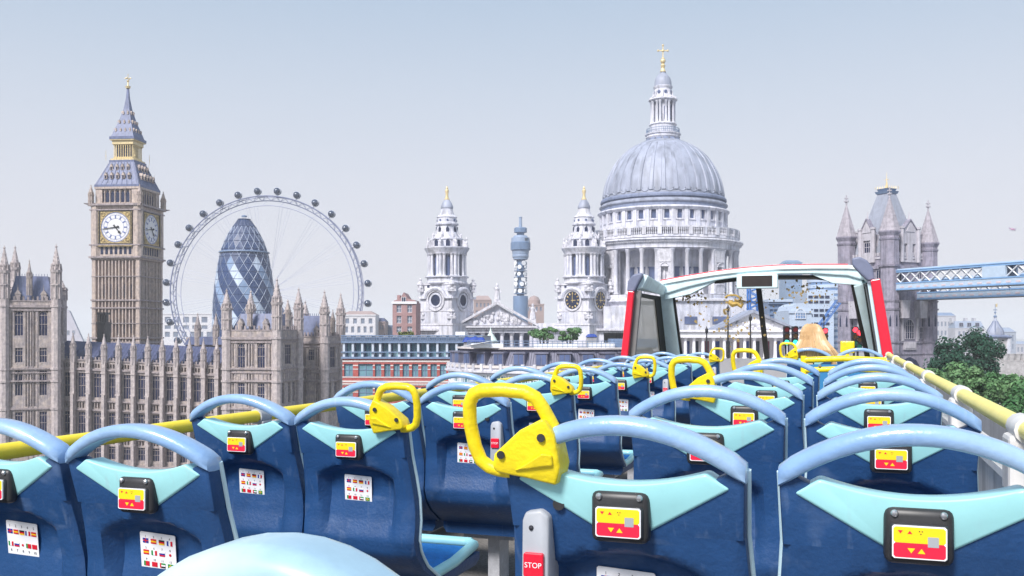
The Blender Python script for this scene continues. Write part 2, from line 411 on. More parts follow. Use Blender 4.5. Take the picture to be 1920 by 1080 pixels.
for u in butt:
    if u in (430,): continue
    link(cached(('butt',), lambda: butt_mesh(A.Z(675))), 'buttress', pal, (A.X(u), 0, ZW(u, 675)-A.Z(675)))
    link(pinnacle_mesh(1.12, 6.2, mat=m_but), 'pinnacle', pal, (A.X(u), -.5, ZW(u, 677)))
# slate roof behind the parapet
rf = MB(); x0, x1 = A.X(-120), A.X(434)
rf.add([(x0, .9, A.Z(672)), (x1, .9, A.Z(672)), (x1, 6.5, A.Z(640)), (x0, 6.5, A.Z(640)), (x0, 14, A.Z(672)), (x1, 14, A.Z(672))], [(0, 1, 2, 3), (3, 2, 5, 4), (0, 4, 5, 1), (0, 3, 4), (1, 5, 2)])
for i in range(90):
    q = x0+(x1-x0)*i/90
    rf.add([(q, .85, A.Z(672)+.05), (q+.09, .85, A.Z(672)+.05), (q+.09, 6.4, A.Z(640)+.08), (q, 6.4, A.Z(640)+.08)], [(0, 1, 2, 3)])
shear(rf).build('roof', m_slate, pal)
def dormer():
    mb = MB(); mb.box(-.45, .45, -.9, .9, 0, .9); mb.extr([(-.6, .9), (.6, .9), (0, 1.7)], -1, 1); return mb.mesh('dormer', m_iron)
for m in mids[2:]: link(cached('dorm', dormer), 'dormer', pal, (A.X(m), 2.6, ZW(m, 664)))
def tower(uc, D, deg, wpx, vcorn, vpar, pinv, wins_f, wins_r, name, vshaft, midp=(), roof=None, lows=((717, 757), (780, 820))):
    T = At(uc, D); k = T.k; w = T.w(wpx); Z = T.Z; h = w/2; rz = T.rot(deg)
    L_ = At(uc, D+h*.9).loc
    R = Matrix.Translation((L_[0]-A.loc[0], L_[1]-A.loc[1], 0)) @ Matrix.Rotation(rz, 4, 'Z')
    def bld(mb, nm, m): return mb.map(lambda x, y, z: R @ Vector((x, y, z))).build(nm, m, pal)
    def put(me, nm, x, y, z, a=0): 
        p = R @ Vector((x, y, z)); return link(me, nm, pal, p, (0, 0, rz+a))
    wf = MB(); t = .5
    of = [(a-b_/2, a+b_/2, c, d) for a, b_, c, d, st in wins_f]; orr = [(a-b_/2, a+b_/2, c, d) for a, b_, c, d, st in wins_r]
    def slit_ops(ws):
        r_ = []; n = 14
        for i in range(n):
            x = -h+1.1+(w-2.2)*(i+.5)/n; g_ = (w-2.2)/n*.27
            if any(abs(x-o[0]) < o[1]/2+g_+.12 for o in ws): continue
            r_ += [(x-g_, x+g_, Z(687), Z(vcorn+13)), (x-g_, x+g_, Z(712), Z(700)), (x-g_, x+g_, Z(762), Z(717)), (x-g_, x+g_, Z(824), Z(770))]
        return r_
    wf.holed(-h, h, 0, Z(vpar), of+slit_ops(wins_f), -h, -h+.32); wf.holed(-h, h, 0, Z(vpar), of, -h+.321, -h+t)
    tmp = MB().holed(-h+t, h, 0, Z(vpar), orr+slit_ops(wins_r), -h, -h+.32); tmp.holed(-h+t, h-t, 0, Z(vpar), orr, -h+.321, -h+t)
    wf.add([(-y, x, z) for x, y, z in tmp.v], tmp.f)
    for q in (1,): 
        wf.box(-h, h, h-t, h, 0, Z(vpar)); wf.box(-h, -h+t, -h+t, h-t, 0, Z(vpar))
    bld(wf, 'tower_wall', m_pal)
    for v, d, hh in ((vcorn, .4, .5), (vcorn+8, .2, .3), (690, .35, .3), (698, .2, .2), (713, .35, .3), (765, .3, .3), (vpar, .12, .25)):
        bld(MB().sq(w+2*d, w+2*d, Z(v)-hh, Z(v)), 'string_course', m_pal2)
    cv = MB()
    for f in range(2):
        sub = MB(); n = 11
        for i in range(n+1):
            x = -h+w*i/n
            sub.box(x-.05, x+.05, -h-.1, -h, Z(712), Z(699))
            if not any(abs(x-o[0]) < o[1]/2+.12 for o in (wins_f, wins_r)[f]):
                sub.box(x-.06, x+.06, -h-.1, -h, Z(688), Z(vcorn+10)); sub.box(x-.05, x+.05, -h-.1, -h, 2, Z(716))
            sub.box(x-.18, x+.18, -h+.1, -h+.3, Z(vpar), Z(vpar)+.8)
        if f == 0: cv.add(sub.v, sub.f)
        else: cv.add([(-y, x, z) for x, y, z in sub.v], sub.f)
    tag(bld(cv, 'carved_panelling', m_pal2), kind='stuff')
    for f, ws in ((0, wins_f), (1, wins_r)):
        for a, b_, c, d, st in ws:
            x, y = (a, -h+.2) if f == 0 else (h-.2, a)
            p = R @ Vector((x, y, c))
            o = window(pal, p.x, p.z, b_, d-c, y=p.y, rz=rz+(pi/2 if f else 0), style='gothic', arch=(st == 'arch'))
    hp = pinv[1]-pinv[0]
    for i, (x, y) in enumerate(((-h, -h), (h, -h), (h, h), (-h, h))):
        zb = Z(vshaft); H = (vshaft-pinv[i])*k
        tr = MB(); tr.frus(8, .95, .95, 0, zb, x, y, pi/8)
        for v in (vcorn, 690, 713, 765): tr.frus(8, 1.12, 1.12, Z(v)-.4, Z(v)+.05, x, y, pi/8)
        bld(tr, 'corner_turret', m_but)
        put(pinnacle_mesh(1.85, H, mat=m_but), 'pinnacle', x, y, zb)
    for a, f in midp:
        x, y = (a, -h) if f == 0 else (h, a)
        put(pinnacle_mesh(1.0, (vshaft-12-pinv[0])*k*.78), 'pinnacle', x, y, Z(vshaft-6))
    if roof:
        rm = MB(); zb, zt = Z(vpar)-.4, Z(roof)
        rm.sq(w-1.2, w*.62, zb, zt); 
        for i in range(12):
            q = -w*.3+w*.6*i/11; rm.box(q-.05, q+.05, -w*.31, -w*.30, zt, zt+.5)
        bld(rm, 'roof', m_iron)
        for q in (-.25, .25): 
            put(cached('gd', lambda: MB().box(-.5, .5, 0, 1.2, 0, 1.3).extr([(-.65, 1.3), (.65, 1.3), (0, 2.3)], -.1, 1.3).frus(5, .07, .02, 2.2, 3.3, 0, .1).mesh('roof_dormer', m_pal)), 'roof_dormer', q*w, -h+.35, Z(vpar)-.1)
def TW(T_u, D, wpx, lst):
    T = At(T_u, D); return [(T.w(a), T.w(b), T.Z(d), T.Z(c), st) for a, b, c, d, st in lst]
lowf = [(-22, 15, 718, 758, 'g'), (19, 15, 718, 758, 'g'), (-22, 15, 780, 822, 'g'), (19, 15, 780, 822, 'g')]
lowr = [(-24, 13, 718, 758, 'g'), (6, 13, 718, 758, 'g'), (28, 13, 718, 758, 'g')]
tower(494, 192, 25, 104, 632, 618, (540, 520, 534, 538), TW(494, 192, 104, [(-22, 16, 643, 690, 'arch'), (19, 16, 643, 690, 'arch')]+lowf),
      TW(494, 192, 104, [(0, 30, 646, 684, 'g')]+lowr), 'a', 618, midp=((-.4, 0), (0, 1)), roof=588)
tower(590, 206, 25, 76, 640, 630, (560, 543, 545, 560), TW(590, 206, 76, [(10, 12, 655, 676, 'g')]), TW(590, 206, 76, [(0, 26, 650, 690, 'g'), (-14, 14, 718, 756, 'g'), (14, 14, 718, 756, 'g')]), 'b', 630, midp=((0, 1),), roof=592)
tower(64, 196, 8, 98, 572, 563, (460, 455, 520, 520), TW(64, 196, 98, [(24, 17, 583, 630, 'arch'), (-22, 17, 583, 630, 'arch')]+[(q, 15, a, b, 'g') for q in (24, -22) for a, b in ((652, 680), (694, 742), (772, 812))]),
      [], 'c', 560, midp=((-.2, 0),), roof=517)
tower(2, 212, 8, 62, 560, 550, (448, 458, 520, 520), [], [], 'd', 548, roof=505)
# dark chimney vent and the pale slate gable beside the clock tower
cv = MB(); X, Z = A.X, A.Z
cv.box(X(151), X(166), 8, 11, Z(660), Z(605)); cv.box(X(149.5), X(167.5), 7.8, 11.2, Z(607), Z(603)); cv.frus(4, 1.35, 1.2, Z(645), Z(625), X(158.5), 9.5, pi/4)
for q in (151, 155, 159, 163): cv.box(X(q), X(q+2), 8.1, 8.4, Z(603), Z(587))
cv.box(X(150), X(167), 8.0, 10.9, Z(588), Z(584)); cv.box(X(152), X(165), 8.8, 10.3, Z(603), Z(588)-.02)
cv.build('ventilation_chimney', m_black, pal)
T = At(128, 460); hall = thing('far_gabled_hall', 'hazy pale gabled roof between the palace corner tower and the clock tower', 'building', T.loc)
MB().extr([(T.X(104), T.Z(640)), (T.X(156), T.Z(640)), (T.X(130), T.Z(583)), (T.X(122), T.Z(579))], 0, 1.5).build('gable', M('far_hall_stone', (.45, .44, .50), .85, var=.12, vs=.2), hall); MB().box(T.X(104), T.X(158), 0, 8, 0, T.Z(641)).build('wall', M('far_hall_stone', (.45, .44, .50)), hall)
for q in (118, 128, 138): window(hall, T.X(q), T.Z(628), 5*T.k, 9*T.k, y=-.1, style='two', glass=M('far_window', (.17, .20, .27), .3), frame=M('far_white_stone', (.60, .59, .62)))
MB().box(X(300), X(430), 16, 30, 0, Z(633)).build('rear_range', m_pal, pal); MB().extr([(X(298), Z(648)), (X(432), Z(648)), (X(420), Z(632)), (X(310), Z(632))], 15, 31).build('roof', m_iron, pal)
for u in (325, 362): link(pinnacle_mesh(1.3, 7.5), 'pinnacle', pal, (X(u), 15.5, Z(650)))
# ================================================================== clock tower
A = At(240, 240); k = A.k; Z = A.Z
ct = thing('clock_tower', 'tall gothic clock tower with gilded square dials and a pointed blue iron spire', 'clock tower', A.loc, A.rot(27.6))
def quad(fn):                                     # run fn for the four faces: gives a rotation about the axis
    for i in range(4): fn(i*pi/2)
w = A.w(98.5); h = w/2
sh = MB(); sh.sq(w-1.3, w-1.3, 0, Z(487))
for s in (-1, 1):
    for q in (-1, 1): sh.box(s*h-(.9 if s > 0 else -.0)-(0 if s > 0 else 0), s*h+(0 if s > 0 else .9), q*h-(.9 if q > 0 else 0), q*h+(0 if q > 0 else .9), 0, Z(487))
sh.build('shaft', m_ben, ct)
rb = MB()
def ribs(a):
    for i in range(1, 14):
        x = -h+w*i/14; d = .35 if i % 2 == 0 else .2
        t = MB().box(x-.13, x+.13, -h-.02+(.12 if i % 2 else 0), -h+.75, 0, Z(492))
        rb.add([(cos(a)*p[0]-sin(a)*p[1], sin(a)*p[0]+cos(a)*p[1], p[2]) for p in t.v], t.f)
quad(ribs); tag(rb.build('panelled_rib', m_ben, ct), kind='stuff')
for v, d, hh in ((640, .2, .5), (632, .25, .4), (577, .22, .35), (563, .22, .35), (520, .12, .2), (606, .1, .2)):
    MB().sq(w+2*d, w+2*d, Z(v)-hh, Z(v)).build('string_course', m_pal2, ct)
# slit windows between the ribs
sl = cached('slit', lambda: MB().box(-.16, .16, -.05, .1, 0, 3.4).mesh('slit_window', m_wdark))
def slits(a):
    for va in (560, 625):
        for i in range(3, 12, 2):
            x = -h+w*(i+.5)/14; y = -h+.6
            link(sl, 'slit_window', ct, (cos(a)*x-sin(a)*y, sin(a)*x+cos(a)*y, Z(va)), (0, 0, a))
quad(slits)
# corbelled clock stage
w2 = A.w(102); h2 = w2/2
cs = MB(); cs.sq(w+.2, w2+.3, Z(490), Z(484)); cs.sq(w2-.9, w2-.9, Z(484), Z(386))
for s in (-1, 1):
    for q in (-1, 1): cs.frus(8, 1.25, 1.25, Z(486), Z(388), s*(h2-1.0), q*(h2-1.0), pi/8)
cs.build('clock_stage', m_ben, ct)
for v, d, hh in ((484, .35, .4), (462, .25, .35), (398, .2, .3), (388, .45, .45)): MB().sq(w2+2*d, w2+2*d, Z(v)-hh, Z(v)).build('cornice', m_pal2, ct)
niche = cached('niche', lambda: MB().extr([(-.32, 0), (.32, 0), (.32, 1.5), (0, 2.1), (-.32, 1.5)], -.06, .1).mesh('arcade_opening', m_wdark))
R_ = 3.55
def face(a):
    def pl(me, nm, x, y, z, tilt=None): return link(me, nm, ct, (cos(a)*x-sin(a)*y, sin(a)*x+cos(a)*y, z), (0, 0, a))
    y0 = -h2+.45
    for i in range(7): pl(niche, 'arcade_opening', -3.6+1.2*i, y0-.02, Z(480))
    zc = Z(431)
    def frame():
        mb = MB(); q = R_+.75
        n = 32; mb.holed(-q, q, -q, q, [(-q+.4, q-.4, -q+.4, q-.4)], -.5, 0); return mb.mesh('dial_surround', m_black)
    def gold():
        mb = MB(); q = R_+.38; n = 40
        vs = []; 
        for yy in (-.35, -.1):
            for i in range(n):
                t = 2*pi*i/n+pi/4; m = q/max(abs(cos(t)), abs(sin(t))); vs.append((m*cos(t), yy, m*sin(t)))
            for i in range(n):
                t = 2*pi*i/n+pi/4; vs.append(((R_+.12)*cos(t), yy, (R_+.12)*sin(t)))
        fs = []
        for i in range(n):
            j = (i+1) % n; fs += [(i, j, n+j, n+i), (n+i, n+j, 3*n+j, 3*n+i)]
        mb.add(vs, fs)
        for s in (-1, 1):
            for t in (-1, 1):
                mb.tube([(s*(R_-.45+.45*cos(u)), -.4, t*(R_-.45+.45*sin(u))) for u in [2*pi*i/10 for i in range(10)]], .09, 4, True)
        for i in range(24):
            for s in (-1, 1):
                x = -q+2*q*(i+.5)/24
                mb.box(x-.09, x+.09, -.6, -.1, s*(q+.25)-.08, s*(q+.25)+.08); mb.box(s*(q+.25)-.08, s*(q+.25)+.08, -.6, -.1, x-.09, x+.09)
        mb.box(-q-.4, q+.4, -.7, -.1, -q-.75, -q-.45)
        return mb.mesh('gilded_dial_frame', m_gold2)
    def disc(): return MB().extr([(R_*cos(2*pi*i/48), R_*sin(2*pi*i/48)) for i in range(48)], -.2, -.08).mesh('clock_face', m_dial)
    def ring():
        mb = MB()
        for r0, r1 in ((R_-.06, R_+.14), (R_-1.45, R_-1.38), (R_-.62, R_-.56)):
            n = 48
            mb.add([(r*cos(2*pi*i/n), -.225, r*sin(2*pi*i/n)) for r in (r0, r1) for i in range(n)], [(i, (i+1) % n, n+(i+1) % n, n+i) for i in range(n)])
        for i in range(60):
            t = 2*pi*i/60; 
            if i % 5: mb.bar((( R_-.55)*cos(t), -.22, (R_-.55)*sin(t)), ((R_-.08)*cos(t), -.22, (R_-.08)*sin(t)), .022)
        return mb.mesh('minute_ring', m_dialblue)
    def hour(): return MB().box(-.14, .14, -.28, -.2, R_-1.4, R_-.6).box(-.2, .2, -.28, -.2, R_-.66, R_-.58).mesh('hour_numeral', m_dialblue)
    pl(cached('df', frame), 'dial_surround', 0, y0, zc); pl(cached('dg', gold), 'gilded_dial_frame', 0, y0, zc)
    f = pl(cached('dd', disc), 'clock_face', 0, y0-.06, zc); link(cached('dr', ring), 'minute_ring', f)
    for i in range(12): link(cached('dh', hour), 'hour_numeral', f, None, (0, i*pi/6, 0))
    hn_ = f
    mh = cached('mh', lambda: MB().extr([(-.13, -.9), (.13, -.9), (.07, R_-.15), (-.07, R_-.15)], -.42, -.36).ball((0, -.39, -.7), .28, 8, 4).mesh('minute_hand', m_black))
    hh_ = cached('hh', lambda: MB().extr([(-.2, -.7), (.2, -.7), (.1, 1.1), (.34, 1.5), (0, 2.2), (-.34, 1.5), (-.1, 1.1)], -.34, -.28).mesh('hour_hand', m_black))
    link(mh, 'minute_hand', f, None, (0, radians(-98), 0)); link(hh_, 'hour_hand', f, None, (0, radians(141), 0))
    # belfry arcade
    y1 = -A.w(90)/2+.7
    for i in range(7): pl(belf, 'belfry_opening', -3.9+1.3*i, y1-.1, Z(384)); 
    for i in range(8): pl(bcol, 'belfry_column', -4.55+1.3*i, y1-.25, Z(385))
belf = MB().extr([(-.42, 0), (.42, 0), (.42, 2.2), (0, 3.1), (-.42, 2.2)], -.06, .2).mesh('belfry_opening', m_wdark)
bcol = MB().frus(6, .16, .16, 0, 3.1).frus(4, .24, .24, 0, .25, 0, 0, pi/4).frus(4, .2, .3, 2.3, 2.6, 0, 0, pi/4).extr([(-.45, 3.4), (0, 2.5), (.45, 3.4)], -.1, .1).mesh('belfry_column', m_ben)
quad(face)
wb = A.w(90); bf = MB().sq(wb-1.2, wb-1.2, Z(388), Z(358)); bf.sq(wb+.2, wb+.2, Z(360), Z(355))
for s in (-1, 1):
    for q in (-1, 1): bf.sq(1.7, 1.7, Z(388), Z(358), s*(wb/2-.95), q*(wb/2-.95))
bf.build('belfry', m_ben, ct)
# cast iron roofs, gilded lantern, spire
r1 = MB(); wr0, wr1 = A.w(92), A.w(49)
r1.sq(wr0, wr0, Z(356), Z(352)); r1.sq(wr0*.985, wr0*.83, Z(352), Z(336)); r1.sq(wr0*.83, wr1*1.06, Z(336), Z(308)); r1.sq(wr1*1.06, wr1*1.06, Z(308), Z(304))
r1.build('lower_roof', m_iron, ct)
rs = MB()
def seams(a):
    for i in range(9):
        t = (i-4)/4.2
        P = [(t*wr0*.485, -wr0*.495, Z(352)), (t*wr0*.41, -wr0*.42, Z(336)), (t*wr1*.52, -wr1*.535, Z(308))]
        m_ = MB().tube(P, .07, 4)
        rs.add([(cos(a)*p[0]-sin(a)*p[1], sin(a)*p[0]+cos(a)*p[1], p[2]) for p in m_.v], m_.f)
quad(seams); tag(rs.build('roof_seam', m_iron, ct), kind='stuff')
dm = MB().box(-.33, .33, -.25, .8, 0, .8).extr([(-.42, .8), (.42, .8), (0, 1.6)], -.35, .9).frus(4, .05, .02, 1.5, 2.1, 0, -.3)
dmm = dm.mesh('dormer', m_ben); dmd = MB().box(-.2, .2, -.3, -.24, .1, .85).mesh('dormer_opening', m_wdark)
def dorm(a):
    for v, f, n, hw in ((341, .445, 5, .33), (324, .345, 4, .25)):
        for i in range(n):
            x = wr0*hw*(2*(i+.5)/n-1); y = -wr0*f
            d = link(dmm, 'dormer', ct, (cos(a)*x-sin(a)*y, sin(a)*x+cos(a)*y, Z(v)), (0, 0, a)); link(dmd, 'dormer_opening', d)
quad(dorm)
wl = A.w(42); ln_ = MB().sq(wl-1.5, wl-1.5, Z(304), Z(267)).mesh('lantern_core', m_wdark); link(ln_, 'lantern_core', ct)
lg = MB(); lg.sq(wl+.8, wl+.8, Z(306), Z(301)); lg.sq(wl+.2, wl+.2, Z(274), Z(267)); lg.sq(wl+1, wl+1, Z(267), Z(265)); lg.sq(wl-.5, wl-.5, Z(301), Z(297)); lg.build('lantern_gallery', M('gilt_gallery', (.62, .50, .28), .5, metal=.3, var=.3, vs=3), ct)
lc = MB().frus(6, .11, .11, 0, Z(268)-Z(301)).frus(4, .25, .25, 0, .3).extr([(-.34, 3.8), (-.08, 3.2), (.08, 3.2), (.34, 3.8)], -.08, .08).mesh('gilded_column', m_gold)
def lan(a):
    for i in range(9):
        x = -wl/2+.25+(wl-.5)*i/8; y = -wl/2+.25
        if i < 8: link(lc, 'gilded_column', ct, (cos(a)*x-sin(a)*y, sin(a)*x+cos(a)*y, Z(301)), (0, 0, a))
quad(lan)
sp_ = MB(); q = A.w(47); sp_.sq(q+.6, q+.6, Z(265), Z(260)); prev = None
for v0, v1, a0, a1 in ((260, 246, 1.0, .80), (246, 228, .80, .52), (228, 205, .52, .26), (205, 184, .26, .12), (184, 166, .12, .07)): sp_.sq(q*a0, q*a1, Z(v0), Z(v1))
sp_.build('spire', m_iron, ct)
def spd(a):
    for v, f, n in ((250, .42, 4), (234, .31, 3), (216, .2, 2)):
        for i in range(n):
            x = q*f*(2*(i+.5)/n-1); y = -q*f
            link(cached('sd', lambda: MB().box(-.18, .18, -.15, .4, 0, .4).extr([(-.25, .4), (.25, .4), (0, .9)], -.2, .4).mesh('spire_dormer', m_ben)), 'spire_dormer', ct, (cos(a)*x-sin(a)*y, sin(a)*x+cos(a)*y, Z(v)), (0, 0, a))
quad(spd)
fn = MB(); fn.frus(8, .5, .7, Z(166), Z(162)); fn.frus(6, .25, .12, Z(162), Z(153)); fn.ball((0, 0, Z(152)), .32); fn.bar((0, 0, Z(152)), (0, 0, Z(139)), .09); fn.bar((-.7, 0, Z(147)), (.7, 0, Z(147)), .08); fn.bar((0, -.7, Z(147)), (0, .7, Z(147)), .08)
for s in (-1, 1): fn.ball((s*.7, 0, Z(147)), .17, 6, 4); fn.ball((0, s*.7, Z(147)), .17, 6, 4)
fn.build('finial', m_gold, ct)
for s in (-1, 1):
    for t in (-1, 1):
        link(pinnacle_mesh(1.2, Z(358)-Z(398), mat=m_ben, key='ctp'), 'corner_pinnacle', ct, (s*(h2-.1), t*(h2-.1), Z(392)))
        link(cached('rod', lambda: MB().bar((0, 0, 0), (0, 0, 2.6), .05).ball((0, 0, 1.2), .15, 6, 4).mesh('gilt_rod', m_gold)), 'gilt_rod', ct, (s*wl*.72, t*wl*.72, Z(306)))
        link(cached('garg', lambda: MB().extr([(-.0, 0), (1.3, .3), (1.4, .5), (0, .5)], -.15, .15).mesh('gargoyle', m_pal2)), 'gargoyle', ct, (s*(h2+.1), t*(h2+.1), Z(391)), (0, 0, math.atan2(t, s)))
# ================================================================== observation wheel
A = At(500, 440); k = A.k
wh = thing('observation_wheel', 'giant white observation wheel ringed with dark glass capsules behind the palace', 'ferris wheel', A.loc, radians(-2))
zc = A.Z(549); Rw = 181*k
m_wheel = M('wheel_white_steel', (.40, .42, .56), .45, var=.08); m_rimd = M('wheel_rim_dark', (.16, .18, .30), .45, var=.1)
N_ = 96
def cir(r, y, n=N_): return [(r*cos(2*pi*i/n), y, zc+r*sin(2*pi*i/n)) for i in range(n)]
MB().tube(cir(Rw, -1.3), .30, 5, True).build('outer_rim', m_rimd, wh)
MB().tube(cir(Rw, 2.3), .26, 5, True).build('outer_rim', m_wheel, wh)
MB().tube(cir(Rw*.955, .5), .24, 5, True).build('inner_rim', m_rimd, wh)
MB().tube(cir(Rw*.905, .5), .16, 4, True).build('inner_rim', m_wheel, wh)
tr = MB()
for i in range(64):
    a, b = 2*pi*i/64, 2*pi*(i+.5)/64
    for y in (-1.3, 2.3):
        p = (Rw*cos(a), y, zc+Rw*sin(a)); q_ = (Rw*.955*cos(b), .5, zc+Rw*.955*sin(b)); r_ = (Rw*cos(a+2*pi/64), y, zc+Rw*sin(a+2*pi/64))
        tr.bar(p, q_, .14, 3); tr.bar(r_, q_, .14, 3)
    tr.bar((Rw*cos(a), -1.3, zc+Rw*sin(a)), (Rw*cos(a), 2.3, zc+Rw*sin(a)), .14, 3)
    if i % 2 == 0: tr.bar((Rw*.955*cos(a), .5, zc+Rw*.955*sin(a)), (Rw*.905*cos(a+.05), .5, zc+Rw*.905*sin(a+.05)), .1, 3)
tag(tr.build('rim_truss', m_wheel, wh), kind='stuff')
spk = MB().bar((0, 0, .0), (0, 0, 1), .06, 3).mesh('spoke', M('spoke_cable_grey', (.30, .32, .42), .5))
for i in range(64):
    a = 2*pi*i/64+.03; L_ = Rw*.905
    o = link(spk, 'spoke', wh, (0, (3 if i % 2 else -2), zc)); d = Vector((L_*cos(a+(.08 if i % 4 < 2 else -.08)), (.5-(3 if i % 2 else -2)), L_*sin(a+(.08 if i % 4 < 2 else -.08))))
    o.rotation_euler = d.to_track_quat('Z', 'Y').to_euler(); o.scale = (1, 1, d.length)
MB().map(lambda *p: p).tube([(0, -5, zc), (0, 6, zc)], 1.6, 12).build('hub', m_wheel, wh)
for s in (-1, 1): MB().tube([(0, 6, zc), (s*22, 40, 0)], 1.3, 8).build('support_leg', m_wheel, wh)
m_pod = M('capsule_dark_glass', (.035, .05, .095), .12, var=.35, vs=.5, spec=.8); m_podr = M('capsule_white_ring', (.6, .62, .70), .4)
pod = MB().lathe([(.01, -2.05), (1.1, -1.85), (1.6, -1.1), (1.7, 0), (1.6, 1.1), (1.1, 1.85), (.01, 2.05)], 12).map(lambda x, y, z: (x, z*1.35, y)).mesh('capsule', m_pod, smooth=True, angle=60)
pring = MB()
for y in (-.9, .9): pring.tube([(1.76*cos(t), y, 1.76*sin(t)) for t in [2*pi*i/16 for i in range(16)]], .13, 4, True)
pring = pring.box(-.3, .3, -1, 1, -2.5, -1.8).mesh('mounting_ring', m_podr)
for i in range(32):
    a = 2*pi*(i+.47)/32; R2 = 191.5*k
    c_ = link(pod, 'capsule', wh, (R2*cos(a), .5, zc+R2*sin(a)), None); c_.scale = (.92, .92, .92)
    m_ = link(pring, 'mounting_ring', c_, None, (0, -(a-pi/2), 0))
# ================================================================== glass cone tower
A = At(458, 400); k = A.k; Z = A.Z
gh = thing('glass_tower', 'bullet shaped glass skyscraper with dark blue spiral bands and a diamond lattice', 'skyscraper', A.loc, radians(4))
m_gd = M('glass_dark_blue', (.026, .052, .14), .4, var=.15, vs=.08, spec=.25); m_gl = M('glass_pale', (.21, .30, .46), .45, var=.25, vs=.12, spec=.3)
m_gl2 = M('glass_silver', (.48, .56, .68), .45, var=.15, vs=.2, spec=.4); m_gc = M('glass_crown', (.055, .075, .15), .4, var=.15, vs=.1, spec=.25)
m_ds = M('diagrid_frame', (.42, .48, .60), .4, var=.1)
PR = [(640, 58), (610, 58), (570, 56.5), (540, 54), (510, 50), (485, 45.5), (470, 42), (455, 36.5), (440, 29.5), (428, 23), (416, 15), (408, 9), (404, 3)]
def grad(v):
    for (a, ra), (b, rb_) in zip(PR, PR[1:]):
        if b <= v <= a: return (rb_+(ra-rb_)*(v-b)/(a-b))*k
    return PR[0][1]*k if v > PR[0][0] else 3*k
NS = 18; vrows = [760, 740, 720, 700, 680, 660]+[640-i*14.3 for i in range(17)]; vrows = [v for v in vrows if v > 408]
def gp(j, i, dr=0):                               # lattice node: row j, column i (rows alternate by half a step)
    v = vrows[min(j, len(vrows)-1)]; r = grad(v)+dr; t = 2*pi*(i+(j % 2)*.5)/NS
    return (r*cos(t), r*sin(t), Z(v))
NR = len(vrows)
lat = MB(); rest = {0: MB(), 1: MB(), 2: MB(), 3: MB()}
mats_g = (m_gd, m_gl, m_gl2, m_gc)
cnt = 0
for j in range(0, NR-2):
    for i in range(NS):
        a = gp(j, i); 
        if j % 2 == 0: l, r_ = gp(j+1, i-1), gp(j+1, i)
        else: l, r_ = gp(j+1, i), gp(j+1, i+1)
        t = gp(j+2, i); v = vrows[j+1]
        if v < 488 and v > 464: m = 0 if j % 2 else 3
        elif v <= 464: m = 3
        else:
            col = (i*1.0+(.5 if j % 2 else 0)+j*.5) % 3
            m = 0 if col < 1.2 else (2 if (i*7+j*5) % 5 < 2 else 1)
        n = (Vector(r_)-Vector(l)).cross(Vector(t)-Vector(a)).normalized()
        cen = (Vector(a)+Vector(t)+Vector(l)+Vector(r_))/4
        if n.dot(Vector((cen.x, cen.y, 0))) < 0: n = -n
        ins = [cen+(Vector(p)-cen)*.95+n*.02 for p in (a, r_, t, l)]; bk = [p-n*.1 for p in ins]
        th = math.atan2(cen.y, cen.x); facing = -sin(th) > -.05 and v < 640
        fs = [(0, 1, 2, 3), (7, 6, 5, 4), (0, 4, 5, 1), (1, 5, 6, 2), (2, 6, 7, 3), (3, 7, 4, 0)]
        if facing and cnt < 290: MB().add(ins+bk, fs).build('glass_panel', mats_g[m], gh); cnt += 1
        else: rest[m].add(ins+bk, fs)
        lat.bar(gp(j, i, .12), r_, .085, 3); lat.bar(gp(j, i, .12), l, .085, 3)
for m in rest:
    if rest[m].f: tag(rest[m].build('glass_panels', mats_g[m], gh), kind='stuff')
tag(lat.build('diagrid', m_ds, gh), kind='stuff')
MB().lathe([(grad(v)-.35, Z(v)) for v in [760, 720, 680]+[640-6*i for i in range(39)]], 36).build('inner_drum', m_gd, gh)
rg = MB()
for v in vrows[5:]: rg.lathe([(grad(v)+.02, Z(v)-.1), (grad(v)+.14, Z(v)), (grad(v)+.02, Z(v)+.1)], 36)
tag(rg.build('floor_rings', m_gd, gh), kind='stuff')
MB().lathe([(grad(474)+.2, Z(475)), (grad(474)+.8, Z(474.4)), (grad(472)+.8, Z(472.4)), (grad(471)+.1, Z(472))], 36).build('maintenance_rail', m_steel, gh)
MB().lathe([(5*k, Z(407)), (5*k, Z(404.5)), (2*k, Z(403.5))], 12).build('cap', m_steel, gh)
# ================================================================== round telecom tower
A = At(976, 460); k = A.k; Z = A.Z
bt = thing('telecom_tower', 'slim blue round telecom tower with dish antennas under a drum shaped top', 'telecom tower', A.loc)
m_bt = M('telecom_blue', (.13, .20, .33), .4, var=.15, vs=.3); m_btp = M('telecom_pale', (.25, .32, .45), .45, var=.1, vs=.3)
def ring_(p, nm, m): MB().lathe([(r*k, Z(v)) for r, v in p], 24).build(nm, m, bt, smooth=True, angle=30)
ring_([(7, 800), (7, 580), (7, 500), (8, 486)], 'core', m_bt)
ring_([(14, 800), (14, 557), (13.6, 555), (7, 555)], 'lower_shaft', m_bt)
ring_([(10, 488), (14, 486), (14, 484), (15.5, 482), (15.5, 479), (14.8, 478), (15.8, 474), (15.8, 470)], 'lower_gallery', m_btp)
ring_([(15.8, 470), (18.6, 469), (18.6, 455), (17.8, 454)], 'glazed_drum', m_bt)
ring_([(17.6, 454), (17.0, 446), (14, 445), (12, 442)], 'display_band', m_btp)
ring_([(7, 443), (7, 437)], 'neck', m_bt); ring_([(7, 437), (12, 436), (12.3, 429), (11, 427), (6, 427)], 'top_drum', m_bt); ring_([(3.2, 427), (2.6, 409), (3.2, 408), (3.2, 407), (.3, 406)], 'mast', m_btp)
for v in (508, 520, 540, 551): ring_([(7, v+1), (12.5, v+.5), (12.5, v-.5), (7, v-1)], 'platform', m_bt)
